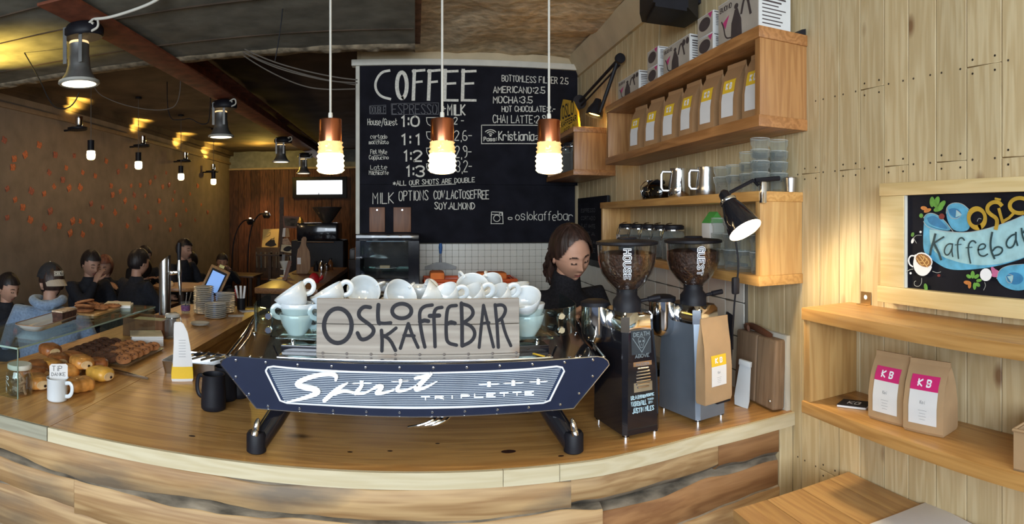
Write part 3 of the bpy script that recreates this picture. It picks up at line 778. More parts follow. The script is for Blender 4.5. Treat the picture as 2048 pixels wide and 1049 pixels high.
# second row, further back
for i, x in enumerate((-.30, -.18, -.06, .06, .18, .30)):
    nm = ('first', 'second', 'third', 'fourth', 'fifth', 'sixth')[i]
    cup(x, 2.01, TZ, 30+50*i, 0, 0, 'white cup, bottom of the %s stack from the left in the back row' % nm)
    cup(x, 2.01, TZ+.036, 90+70*i, 0, 0, 'white cup, second layer of the %s stack from the left in the back row' % nm)
cup(-.248, 1.885, TZ+.086, 0, 5, -30, 'white porcelain cup tipped left beside the leftmost tipped cup, above the sign')
cup(-.178, 2.00, TZ+.105, 30, 62, 10, 'large white cup lying with its mouth to the room, left of the centre')
cup(-.075, 1.93, TZ+.098, 50, 56, 30, 'white cup lying with its open mouth to the room above the letters KA')
cup(.015, 2.02, TZ+.076, 10, 0, 0, 'small white cup standing upright with its handle to the right of the open-mouthed cup')
cup(.078, 1.94, TZ+.095, 60, 10, -62, 'white cup standing on its side, handle ring at the top, middle of the row')
cup(.115, 1.90, TZ+.083, -10, 20, -30, 'white cup leaning in front of the one with the handle at the top')
cup(.188, 1.99, TZ+.105, 120, 48, 0, 'white cup lying open side forward with its handle straight up behind it')
cup(.20, 1.885, TZ+.082, 0, 18, -34, 'white cup leaning in front of the open-mouthed cup above the letters EB')
cup(.268, 1.99, TZ+.105, 90, 36, -30, 'white cup leaning back with its handle at the top right above the letter A')
cup(.282, 1.885, TZ+.080, 0, 18, -34, 'white cup leaning left with its handle to the right, above the letter R')
cup(.345, 2.02, TZ+.078, 60, 0, -10, 'white cup behind the right end stack, only the handle ring showing')

# orange crate behind the cups
oc = thing('plastic_crate', 'orange-red plastic crate behind the white cups', 'crate', (.37, 3.96+.14, .90))
ORG = mat('orange_red_plastic', (.75, .12, .03), .4); 
q = MB(); q.box(-.30, .30, -.13, -.12, 0, .30, bev=.003); q.box(-.30, .30, .12, .13, 0, .30, bev=.003); q.box(-.30, -.29, -.13, .13, 0, .30); q.box(.29, .30, -.13, .13, 0, .30); q.box(-.30, .30, -.13, .13, 0, .01); q.build('shell', ORG, oc)
q = MB(); q.tube([(-.31,-.135,.30),(.31,-.135,.30),(.31,.135,.30),(-.31,.135,.30),(-.31,-.135,.30)], .012, 8, cap=False); q.build('rim', ORG, oc)
q = MB(); q.box(-.27, -.17, -.10, .10, .29, .355, bev=.02); q.box(.05, .25, -.10, .05, .29, .35, bev=.02); q.build_each('orange_cloth', mat('orange_cloth', (.85,.22,.05), .9), oc)

# ---------------- grinders -----------------
def grinder(loc, rz, body, lab, word, inner):
    t = thing('coffee_grinder', lab, 'coffee grinder', loc, rz)
    def sec(w0, w1, d0, d1, z, cut): # rounded rectangle section
        x0, x1, y0, y1 = -w0, w1, -d0, d1; c = cut
        return [(x0+c, y0, z), (x1-c, y0, z), (x1, y0+c, z), (x1, y1-c, z), (x1-c, y1, z), (x0+c, y1, z), (x0, y1-c, z), (x0, y0+c, z)]
    b = MB(); b.loft([sec(.066, .066, .10, .12, .014, .012), sec(.064, .064, .096, .12, .20, .014), sec(.058, .058, .085, .115, .325, .016)]); b.build('body', body, t)
    b = MB(); b.loft([sec(.0585, .0585, .0855, .115, .325, .02), sec(.0575, .0575, .083, .11, .372, .02), sec(.050, .050, .074, .10, .384, .02)]); b.build('chrome_collar', CHROME, t)
    for x in (-.052, .052):
        for y_ in (-.084, .10):
            b = MB(); b.lathe([(.011,0),(.011,.008),(.007,.010),(.007,.016),(0,.016)], n=14, cap0=True); b.build('foot', CHROME, t, (x, y_, 0))
    # dosing chamber at the far side
    b = MB(); b.lathe([(.03,.0),(.04,.01),(.046,.03),(.046,.118),(.0,.118)], n=24, cap0=True); b.build('dosing_chamber', CHROME, t, (-.078, .075, .275))
    b = MB(); b.lathe([(.048,0),(.048,.012),(.03,.02),(0,.022)], n=24, cap0=True); b.build('chamber_lid', BLKM, t, (-.078, .075, .392))
    b = MB(); b.lathe([(.046,0),(.046,.03),(.034,.045),(.034,.075),(0,.075)], n=28, cap0=True); b.build('burr_collar', BLKM, t, (0, .0, .384))
    b = MB(); b.tube([(.03, -.02, .41), (.085, -.035, .418)], [.006, .006], 10); b.tube([(.062,-.029,.415),(.10,-.04,.42)], .009, 10); b.build('lever', BLKM, t)
    z0 = .437
    prof = [(.026,z0-.01),(.030,z0),(.040,z0+.012),(.062,z0+.035),(.083,z0+.064),(.093,z0+.10),(.0965,z0+.155)]
    b = MB(); b.lathe(prof+[(.0950,z0+.155),(.0915,z0+.10),(.081,z0+.064),(.060,z0+.036),(.028,z0+.008)], n=40); b.build('hopper', GLS, t, sharp=70)
    b = MB(); b.lathe([(0,z0),(.026,z0+.006),(.058,z0+.037),(.079,z0+.066),(.0895,z0+.10),(.092,z0+.128),(.06,z0+.136),(0,z0+.133)], n=40, bump=lambda k,i: random.uniform(-.0006,.0006)); b.build('coffee_beans', mat('dark_roast_beans', (.05,.02,.012), .45, var=.6, scale=120, bump=.8), t)
    b = MB(); b.lathe([(0,.022),(.03,.022),(.034,.016),(.088,.012),(.101,.008),(.101,0),(.09,-.003),(0,-.003)], n=40); b.build('hopper_lid', BLKM, t, (0, 0, z0+.158))
    # word running down the hopper
    def rad(z):
        for (r0, a), (r1, c) in zip(prof, prof[1:]):
            if a <= z <= c: return r0+(r1-r0)*(z-a)/(c-a)
        return prof[-1][0]
    A0 = inner
    def f(u, v, h=0):             # u runs downward, v to the right
        z = z0+.147-u; r = rad(z)+.0012+h; a = A0+v/.09
        return (r*sin(a), -r*cos(a), z)
    n = len(word); L_ = .100
    for wdt, m_, dd in ((.0068, WHT, 0), (.0026, INK, .0006)):
        b = MB()
        for k, ch in enumerate(word):
            g, wd_ = glyph(ch)
            for s_ in g:
                s2 = [(q_[0], q_[1]) for q_ in s_]
                P = []
                for (a, c), (d, e) in zip(s2, s2[1:]):
                    for j in range(4): P.append((a+(d-a)*j/4, c+(e-c)*j/4))
                P.append(s2[-1])
                b.strip([(k*L_/n+.002+p_[0]*(L_/n*.70)/max(wd_, 2), .010-.020*(1-p_[1]/6)) for p_ in P], wdt, lambda u, v, h=0: f(u, v, h+dd))
        b.build('hopper_lettering', m_, t)
    return t
g1 = grinder((.672, 1.822, CT), R(9), BLK, 'black coffee grinder with HOUSE down its bean hopper and white hand lettering', 'HOUSE', -.50)
g2 = grinder((.930, 1.86, CT), R(14), mat('silver_blue_enamel', (.20,.235,.28), .32, .45, var=.05), 'silver-grey coffee grinder with GUEST down its bean hopper', 'GUEST', -.42)
# badge, fork plate and hand lettering on the black grinder's front
def gf(u, v, h=0):               # front plane; u across, v up
    t_ = max(0, min(1, (v-.014)/.31)); return (u, -(.10-.015*t_)-.0012-h, v)
q = MB(); q.prism([(-.034,.240),(.036,.240),(.036,.330),(-.034,.330)], lambda u,v: gf(u,v), lambda u,v: gf(u,v,.0015)); q.build('badge', mat('slate_badge', (.035,.045,.055), .5), g1)
CHB = mat('pale_blue_marker', (.42, .60, .68), .7)
BDG = mat('grey_badge_print', (.22,.27,.29), .7)
b = MB(); F = lambda u,v,h=0: gf(u,v,.002)
text(b, 'DEATH', -.026, .030, .312, .012, .0022, F)
for P in ([(-.030,.308),(.002,.262),(.034,.308)],): b.strip(P, .0022, F)
b.strip(smooth([(-.010,.294),(-.010,.306),(0,.311),(.012,.306),(.014,.294),(.008,.286),(.007,.276),(-.004,.276),(-.005,.286),(-.010,.294)],2), .0016, F)
for cx in (-.004, .008): b.lathe([(0,0),(.0032,0)], n=10, M=Matrix.Translation(F(cx,.296)) @ Matrix.Rotation(R(90),4,'X'))
b.strip([(.002,.289),(.001,.284),(.004,.284)], .0012, F)
text(b, 'ABOVE', -.022, .028, .246, .010, .0018, F)
b.build('badge_print', BDG, g1, flip=False)
q = MB(); q.prism([(-.030,.142),(.036,.142),(.036,.234),(-.030,.234)], lambda u,v: gf(u,v), lambda u,v: gf(u,v,.003)); q.build('vent_plate', CHROME, g1)
q = MB()
for k in range(7):
    zz = .156+k*.0095; hw = .026*(1-((k-3)/4.6)**2)**.5
    q.tube([(gf(-hw+.003,zz)[0], gf(0,zz,.004)[1], zz), (gf(hw+.003,zz)[0], gf(0,zz,.004)[1], zz)], .0028, 8)
q.build('vent_slat', CHROME, g1)
b = MB(); text(b, 'MAZZER', -.020, .026, .222, .007, .0012, lambda u,v,h=0: gf(u,v,.0036)); b.build('plate_lettering', GREY, g1)
b = MB(); random.seed(3)
text(b, 'DEATH', -.040, -.006, .122, .014, .0026, F, jit=.08); text(b, 'FROM', -.004, .012, .122, .009, .0018, F); text(b, 'ABOVE', .013, .042, .124, .014, .0026, F, jit=.08)
text(b, 'WASHED,FULL', -.040, .014, .101, .013, .0022, F, jit=.08); text(b, 'TODD', .018, .040, .112, .005, .0014, F); text(b, 'BY:', .022, .036, .101, .007, .0016, F)
text(b, 'JUSTIN MILES', -.036, .040, .080, .014, .0026, F, jit=.08)
b.build('hand_lettering', CHB, g1)
q = MB(); q.box(-.03, .03, -.155, -.09, .074, .080, bev=.002); q.build('bag_fork', BLKM, g2)
# ---------------- coffee bags -----------------
def make_bag(name, lab, wd, dp, h, paper, band, cat='coffee bag', group=None, big=True, lw=.62, lz=(.16,.62), flat=False, bandfrac=.36):
    t = thing(name, lab, cat, (0,0,0), 0, group)
    w2, d2 = wd/2, dp/2
    b = MB()
    def sec(z, a, c, dent=0, oy=0):
        P = []
        for (x, y_) in ((-a,-c),(-a*.33,-c*1.04),(a*.33,-c*1.04),(a,-c),(a*(1-dent),0),(a,c),(0,c*1.04),(-a,c),(-a*(1-dent),0)): P.append((x, y_+oy, z))
        return P
    b.loft([sec(0,w2*.96,d2*.9), sec(h*.04,w2,d2), sec(h*.40,w2,d2*.98,.03), sec(h*.68,w2*.99,d2*.72,.10), sec(h*.86,w2,d2*.30,.12), sec(h*.93,w2*1.01,.003,.0), sec(h,w2*1.01,.002,.0)])
    b.build('paper_bag', paper, t, sharp=25)
    def fy(z):
        k = z/h; pts_ = ((0,.94),(.04,1.04),(.40,1.02),(.68,.75),(.86,.31),(.93,.01),(1,.01))
        for (a, c), (d, e) in zip(pts_, pts_[1:]):
            if a <= k <= d: return -d2*(c+(e-c)*(k-a)/(d-a))
        return 0
    lw_ = wd*lw/2; z0, z1 = h*lz[0], h*lz[1]; zb_ = z1-(z1-z0)*bandfrac
    def grid(za, zb2, m, nm, o=.0012):
        q = MB(); rows = []
        for i in range(7):
            z = za+(zb2-za)*i/6; rows.append([q.v((-lw_, fy(z)-o, z)), q.v((lw_, fy(z)-o, z))])
        for r1, r2 in zip(rows, rows[1:]): q.face([r1[0], r1[1], r2[1], r2[0]])
        return q.build(nm, m, t)
    grid(z0, zb_, PAPER, 'white_label'); grid(zb_, z1, band, 'colour_band')
    b = MB(); F_ = lambda u, v, hh=0: (u, fy(v)-.0018, v)
    bh = (z1-zb_)*.42; text(b, 'K B', -lw_*.45, lw_*.45, zb_+(z1-zb_)*.30, bh, bh*.26, F_); b.build('label_letters', WHT, t)
    if big:
        b = MB()
        text(b, 'Koji', -lw_*.18, lw_*.14, z0+(zb_-z0)*.62, bh*.5, bh*.07, F_)
        for k, wv in enumerate((.30,.22,.26,.2)): b.strip([(-lw_*wv, z0+(zb_-z0)*(.42-.09*k)), (lw_*wv, z0+(zb_-z0)*(.42-.09*k))], bh*.05, F_)
        b.build('label_print', GREY, t)
    return t
kb = make_bag('coffee_bag', 'kraft paper coffee bag with yellow KB label standing before the silver grinder', .122, .045, .275, KRAFT, YEL, lw=.55, lz=(.20,.56), bandfrac=.36)
kb.location = (.937, 1.722, CT+.0815); kb.rotation_euler = (R(0), 0, R(16))
# white and yellow retail bag at the left of the machine
wbg = thing('coffee_bag', 'slim white and yellow paper coffee bag standing left of the machine', 'coffee bag', tuple(on_z(364, 760, CT)), R(24))
b = MB()
def sec(z, a, c, ox=0): return [(-a+ox,-c,z),(0+ox,-c*1.1,z),(a+ox,-c,z),(a*.9+ox,0,z),(a+ox,c,z),(0+ox,c,z),(-a+ox,c,z),(-a*.9+ox,0,z)]
b.loft([sec(0,.042,.026), sec(.01,.045,.030), sec(.08,.040,.030,.002), sec(.15,.034,.022,-.001), sec(.20,.029,.012,-.006), sec(.235,.020,.004,-.014), sec(.243,.012,.002,-.017)])
b.build('paper_bag', PAPER, wbg, sharp=25)
b = MB(); b.loft([[(x*1.01, y_*1.02, z) for x, y_, z in sec(zz,a,c,o_)] for zz,a,c,o_ in ((.012,.0452,.0302,0),(.04,.044,.0305,.0005),(.062,.041,.0305,.001))], cap=False); b.build('yellow_band', YEL, wbg)
b = MB()
for k in range(7): b.strip([(-.012, .17-.011*k), (.016, .17-.011*k)], .0014, lambda u,v,h=0: (u-.002, -.0335+max(0,(v-.10))*.13, v))
b.build('label_print', GREY, wbg)

# ---------------- black enamel jugs -----------------
def jug(px, py, lab, rz, h=.125, r=.043):
    p = on_z(px, py, CT); t = thing('enamel_jug', lab, 'jug', (p.x, p.y+r, CT), rz)
    b = MB(); b.lathe([(0,.003),(r*.9,0),(r*1.02,.006),(r*1.04,.02),(r,.07),(r*.93,h*.93),(r*.96,h),(r*.90,h),(r*.88,h*.9),(r*.95,.02),(0,.008)], n=32); b.build('body', BLKM, t, sharp=60)
    b = MB(); b.tube(smooth([(r*.92,0,h*.88),(r*1.5,0,h*.92),(r*1.72,0,h*.6),(r*1.55,0,h*.32),(r*.98,0,h*.28)],3), .0052, 10, flat=1.5); b.build('handle', BLKM, t)
    return t
jug(419, 826, 'matt black enamel jug, handle to the left, nearest of the jugs beside the machine', R(165))
jug(443, 806, 'matt black enamel jug standing just behind the nearest jug', R(100))
jug(470, 800, 'matt black enamel jug half hidden behind the left end of the machine', R(60))
# =====================================================================
# MENU BOARD
# =====================================================================
YC = 4.385
bd = thing('chalkboard', 'large black menu chalkboard headed COFFEE on the back wall', 'chalkboard', (0, YC, 0))
def on_board(px, py): p = on_y(px, py, YC); return p.x, p.z
bx0, bx1 = -.404, XW-.022
zt_ = 2.7345; zmid = on_board(1100, 371)[1]
q = MB(); q.box(bx0, bx1, 0, .02, zmid+.0008, zt_, bev=.001, seg=1); q.build('board_panel', BLACKB, bd)
q = MB(); q.box(bx0, bx1-.02, 0, .02, 1.437, zmid-.0008, bev=.001, seg=1); q.build('board_panel', BLACKB, bd)
q = MB(); q.box(bx0, bx1-.02, .021, YB-YC-.0, 1.437, zt_); q.build('board_backing', BLKM, bd)
cb = crop(700, 100, 2.623)
def f(u, v, h=0): x, z = on_board(*cb(u, v)); return (x, -.0012-h, z)
def T(mb, s, x0, x1, y, h, w, slope=0, **k):   # crop pixels, baseline y, cap height h (y runs down)
    text(mb, s, x0, x1, 0, h, w, lambda u, v, hh=0: f(u, y-v+slope*(u-x0), hh), **k)
random.seed(21)
b = MB()
def ln(P, w, it=0): b.strip(smooth([tuple(map(float, p)) for p in P], it) if it else P, w, f)
ln([(208,108),(165,116),(135,160),(132,205),(160,245),(212,258)], 13, 2)
ln(ell(272, 186, 26, 68, 24, 80, 440), 20)
for x in (338, 418): ln([(x,106),(x-6,262)], 18); ln([(x-10,112),(x+54,106)], 13); ln([(x,170),(x+40,166)], 12)
for x in (500, 594): ln([(x,104),(x-4,266)], 18); ln([(x-8,114),(x+66,111)], 13); ln([(x,178),(x+54,175)], 12); ln([(x-8,264),(x+66,265)], 13)
b.build('heading_chalk', CHALK, bd)
b = MB(); T(b, 'DOUBLE', 106, 186, 332, 34, 3.2); T(b, 'ESPRESSO', 222, 456, 336, 50, 4)
for P in ([(102,294),(188,290),(188,336),(104,336),(102,294)], [(216,282),(464,278),(464,338),(218,340),(216,282)]): ln(P, 2.5)
b.build('faded_chalk', CHALKD, bd)
b = MB()
T(b, '+', 480, 502, 325, 34, 5); T(b, 'MILK', 513, 603, 342, 54, 7)
T(b, 'House/Guest', 93, 248, 396, 34, 3.2, slope=.0, jit=.06)
for s, y, x in (('1:0', 402, 262), ('1:1', 498, 260), ('1:2', 584, 275), ('1:3', 664, 288)):
    T(b, s, x, x+100, y, 54, 9)
for s1, s2, y in (('cortado','macchiato',466), ('Flat White','Cappucino',546), ('Latte','Milchkaffe',627)):
    T(b, s1, 108, 194, y, 22, 2.6, jit=.05); T(b, s2, 100, 202, y+28, 20, 2.6, jit=.05); ln([(125,y+8),(170,y+6)], 2.2)
for s, x0, x1, y, h in (('2 -',545,596,390,36), ('2,6-',548,638,475,50), ('2,9-',552,636,565,60), ('3,2-',556,638,640,58)): T(b, s, x0, x1, y, h, 4.6)
for y in (355, 430, 515, 598):
    ln([(402,y),(402,y+18),(408,y+34),(424,y+44),(446,y+46),(462,y+40),(472,y)], 3.5); ln([(400,y),(474,y)], 3.5); ln([(472,y+8),(484,y+12),(482,y+26),(470,y+30)], 3)
T(b, '*ALL OUR SHOTS ARE DOUBLE', 226, 654, 713, 24, 3.6, slope=-.045, jit=.04); ln([(320,717),(555,704)], 3.4)
T(b, 'MILK', 120, 228, 808, 56, 4.2, slope=-.03); T(b, 'OPTIONS', 257, 410, 792, 50, 4.2, slope=-.03)
T(b, 'COW.LACTOSEFREE', 440, 728, 780, 42, 4.6, jit=.06); T(b, 'SOY.ALMOND', 444, 654, 836, 34, 4.6, jit=.06)
T(b, 'BOTTOMLESS FILTER 2.5', 797, 1144, 163, 32, 3.6, slope=.05, jit=.05); T(b, 'AMERICANO:2.5', 752, 1022, 226, 32, 4.6, jit=.06)
T(b, 'MOCHA:3.5', 752, 956, 279, 34, 4.8, jit=.04); T(b, 'HOT CHOCOLATE:2.-', 797, 1076, 324, 28, 4, jit=.06); T(b, 'CHAI LATTE:2.9', 750, 1026, 384, 40, 4.2, jit=.06)
ln([(690,395),(690,492),(1002,492),(1002,396),(690,395)], 4)
for r in (10, 22, 34): ln([(737+r*cos(R(a)), 448-r*.85*sin(R(a))) for a in range(35, 150, 12)], 4.4)
ln([(734,450),(740,450)], 9)
T(b, 'Pass:', 702, 768, 478, 20, 4); T(b, 'Kristiania', 780, 964, 475, 46, 5.4, jit=.04); T(b, '2', 970, 988, 470, 20, 4)
ln([(742,850),(800,852),(803,912),(740,912),(742,850)], 3.6); ln(ell(770, 884, 17, 17, 18), 3.6); ln([(784,856),(797,856),(797,868),(784,868),(784,856)], 3); ln([(742,864),(780,864)], 3)
T(b, '@', 810, 850, 896, 34, 3.6); T(b, 'oslokaffebar', 868, 1168, 893, 46, 3.4, jit=.06)
b.build('chalk_writing', CHALK, bd, flip=False)
# two wooden boards leaning at the foot of the chalkboard
DW = wood('dark_oiled_board', (.22,.085,.03), (.13,.045,.015), 'z', .5, .1, tint=.05)
for i, (xa, xb, nm) in enumerate(((739, 770, 'left one of the pair of small brown boards hung on the chalkboard'), (787, 822, 'right one of the pair of small brown boards hung on the chalkboard'))):
    a = on_board(xa, 415); c = on_board(xb, 464.5)
    t = thing('serving_board', nm, 'board', (a[0], YC-.003, c[1]), 0, 'small boards on the chalkboard')
    q = MB(); q.box(0, c[0]-a[0], -.016, 0, 0, a[1]-c[1], bev=.003); q.build('slab', DW, t)
    q = MB(); q.lathe(cyl(.006, .004, 10), M=Matrix.Translation(((c[0]-a[0])/2, -.0162, a[1]-c[1]-.02)) @ Matrix.Rotation(R(90), 4, 'X')); q.build('hanging_pin', STEEL, t)
# squeegee hung on the tiles
p = on_y(881, 487, 4.42)
t = thing('squeegee', 'grey window squeegee with a blue handle hanging on the white tiles', 'squeegee', (p.x, YB-.035, p.z))
b = MB(); b.tube([(0,0,0),(0,0,-.03),(0,0,-.075)], [.010,.014,.009], 12); b.build('handle', mat('blue_rubber', (.03,.12,.36), .5), t)
b = MB(); b.tube([(0,0,-.07),(0,0,-.14)], [.007,.010], 10); b.build('neck', GREY, t)
b = MB(); b.prism([(-.03,-.14),(.03,-.14),(.115,-.17),(.115,-.19),(-.115,-.19),(-.115,-.17)], lambda u,v: (u,-.008,v), lambda u,v: (u,.008,v)); b.build('blade', mat('grey_blade', (.30,.31,.31), .5), t)
b = MB(); b.tube([(0,0,.006),(.008,0,.014),(0,0,.022),(-.008,0,.014),(0,0,.006)], .002, 6, cap=False); b.build('hanging_loop', WHITE, t)
# glass-fronted cooler with pastries
fx0 = on_y(712, 500, 3.95).x; fx1 = on_y(838, 500, 3.95).x; fz = on_y(770, 470, 3.95).z
ck = thing('display_fridge', 'black glass-fronted counter fridge with rolls inside, below the chalkboard', 'fridge', (fx0, 3.95, .90))
W_, H_ = fx1-fx0, fz-.90
q = MB(); q.box(0,.02,0,.42,0,H_); q.box(W_-.02,W_,0,.42,0,H_); q.box(.02,W_-.02,0,.42,H_-.03,H_,); q.box(.02,W_-.02,0,.42,0,.03); q.box(.02,W_-.02,.40,.42,.03,H_-.03); q.build('case', BLKM, ck)
q = MB(); q.box(0,W_,-.02,0,0,.045,bev=.003); q.box(0,W_,-.02,0,H_-.04,H_,bev=.003); q.box(0,.028,-.02,0,.045,H_-.04); q.box(W_-.07,W_,-.02,0,.045,H_-.04); d_ = q.build('door_frame', BLK, ck)
q = MB(); q.box(.028,W_-.07,-.010,-.006,.045,H_-.04); q.build('door_glass', GLS, d_)
for zz in (.18, .36): q = MB(); q.box(.022,W_-.022,.03,.39,zz,zz+.006); q.build('glass_shelf', GLG, ck)
q = MB(); q.box(.04, W_-.10, .36, .38, H_-.060, H_-.045); q.build('cold_light_strip', emis('fridge_light', (.45,.65,.8), .10), ck)
ROLL = mat('dark_roll_crust', (.07,.045,.03), .6, var=.4, scale=30, bump=.3); CRUST = mat('bread_crumb', (.45,.36,.24), .8)
random.seed(5)
for i, (x, y_, z, s, nm) in enumerate(((.10,.10,.187,1,'dark bread roll on the lower fridge shelf, leftmost'), (.20,.08,.187,1.1,'dark bread roll on the lower fridge shelf, second from the left'), (.30,.10,.187,1,'dark bread roll on the lower fridge shelf, third from the left'), (.155,.13,.26,1,'dark bread roll piled on the others in the fridge'), (.26,.16,.255,.9,'smaller dark bread roll piled at the right in the fridge'))):
    t = thing('bread_roll', nm, 'bread roll', (fx0+x, 3.95+y_, .90+z), random.uniform(-.6,.6), 'bread rolls in the fridge')
    q = MB(); q.lathe([(0,0),(.045,.002),(.052,.02),(.04,.042),(0,.052)], n=18, sx=1.15*s, sy=.8*s, bump=lambda k,i: random.uniform(-.001,.001)); q.build('crust', ROLL, t)
    q = MB(); q.lathe([(.0505,.018),(.0530,.024),(.050,.029)], n=18, sx=1.15*s, sy=.8*s); q.build('filling_line', CRUST, t)
t = thing('cake_plate', 'white plate holding a slice of pale cake on the upper fridge shelf', 'plate', (fx0+.19, 4.09, 1.2665))
q = MB(); q.lathe([(0,.003),(.03,0),(.04,.002),(.075,.012),(.073,.014),(.03,.006),(0,.006)], n=28); q.build('plate', CUPW, t)
q = MB(); q.box(-.04,.03,-.02,.02,.006,.03,bev=.005); q.build('cake_slice', CRUST, t)

# =====================================================================
# PENDANTS over the machine
# =====================================================================
def pendant(x, y, zb, lab):
    t = thing('pendant_lamp', lab, 'pendant lamp', (x, y, zb), 0, 'copper pendants over the counter')
    H = 2.80-zb-.02
    b = MB(); b.tube([(0,0,.165),(0,0,H)], .0036, 8); b.build('cord', mat('white_cord', (.50,.48,.42), .6), t)
    b = MB(); b.lathe([(.006,.160),(.007,.172),(.006,.180),(0,.180)], n=12, cap0=True); b.build('cord_grip', WHITE, t)
    b = MB(); b.lathe([(.0,.160),(.033,.160),(.0345,.157),(.0345,.088),(.0325,.088),(.0325,.155),(0,.156)], n=32); b.build('copper_sleeve', COPPER, t)
    random.seed(int(x*100)+50)
    def bumpf(k, i): return .0016*sin(i*2*pi/36*9+k*2.1)+random.uniform(-.0009,.0009)
    pr = [(.033,.094),(.037,.090),(.034,.083),(.0385,.077),(.0345,.070),(.0395,.064),(.036,.057)]
    b = MB(); b.lathe(pr, n=36, bump=bumpf); b.build('amber_glass', AMB, t, sharp=80)
    pr2 = [(.036,.057),(.041,.050),(.0365,.043),(.0415,.036),(.037,.029),(.0420,.021),(.038,.014),(.041,.008),(.034,.001),(.02,-.003),(0,-.004)]
    b = MB(); b.lathe(pr2, n=36, bump=lambda k, i: bumpf(k, i) if k < 9 else 0); b.build('glowing_glass', GLOW, t, sharp=80)
    b = MB(); b.lathe([(.05,0),(.045,-.025),(0,-.03)], n=20, cap0=True); b.build('ceiling_rose', WHITE, t, (0,0,H+.012))
    light('pendant_bulb', 'POINT', (x, y, zb-.035), .9, (1,.72,.38), .035)
AMB = mat('amber_pressed_glass', (.75,.55,.25), .15, coat=.5, emit=(1,.62,.22), es=.55)
GLOW = emis('lit_pressed_glass', (1,.84,.52), 2.7)
for px, nm in ((661, 'leftmost'), (884.5, 'middle'), (1098, 'rightmost')):
    p = on_y(px, 346, 1.78); pendant(p.x, 1.78, p.z, nm+' of the three copper and amber glass pendants hanging above the machine')

# =====================================================================
# THINGS ON THE RIGHT-HAND SHELVES
# =====================================================================
ZS1 = 1.953
first = None
for i, px in enumerate((1268, 1300, 1335, 1371, 1411, 1455, 1503)):
    Y = 1.085/tan(th(px)); nm = ('farthest','second farthest','third farthest','middle','third nearest','second nearest','nearest')[i]
    lab = 'kraft coffee bag with yellow and white label in the upper shelf, the %s one' % nm
    if first is None:
        first = make_bag('coffee_bag', lab, .112, .085, .235, KRAFTD, YEL, group='coffee bags in the upper box shelf', big=False, lw=.66, lz=(.14,.72))
        first.location = (1.125, Y, ZS1+.0005); first.rotation_euler = (0,0,R(-90+8))
    else: copy_tree(first, (1.125, Y, ZS1+.0005), (0,0,R(-90+random.uniform(2,12))), lab)
# the two pink bags, card, basket on the display shelf
ZD = 1.0875
pb = make_bag('coffee_bag', 'kraft coffee bag with pink KB label, the left one in the display shelf', .116, .075, .175, KRAFT, MAG, lw=.70, lz=(.14,.80), bandfrac=.30)
pb.location = (1.137, 1.108, ZD); pb.rotation_euler = (R(0),0,R(-84))
copy_tree(pb, (1.142, .985, ZD), (0,0,R(-80)), 'kraft coffee bag with pink KB label, the right one in the display shelf')
for o_, g_ in ((pb, 'pink labelled bags'),): pass
p = on_z(1709, 812, ZD)
t = thing('card_booklet', 'small black booklet lettered KB lying on the display shelf', 'booklet', (p.x, p.y, ZD), R(-62))
q = MB(); q.box(-.043,.043,-.027,.027,0,.006,bev=.0006,seg=1); q.build('pages', PAPER, t)
q = MB(); q.box(-.0435,.0435,-.0275,.0275,.006,.0072); q.build('cover', INK, t)
q = MB(); text(q, 'KB', -.018,.018,-.010,.020,.003, lambda u,v,h=0: (u,v,.0076)); q.build('letters', WHT, t, flip=False)
t = thing('paper_basket', 'brown waxed-paper basket at the right end of the display shelf', 'basket', (1.142, .60, ZD), R(3))
q = MB(); q.box(-.075,-.069,-.09,.09,0,.085); q.box(.069,.075,-.09,.09,0,.085); q.box(-.069,.069,-.09,-.084,0,.085); q.box(-.069,.069,.084,.09,0,.085); q.box(-.075,.075,-.09,.09,0,.004); q.build('basket_wall', KRAFT, t)
q = MB(); q.tube([(-.075,-.09,.085),(.075,-.09,.085),(.075,.09,.085),(-.075,.09,.085),(-.075,-.09,.085)], .004, 6, cap=False); q.build('folded_rim', KRAFT, t)

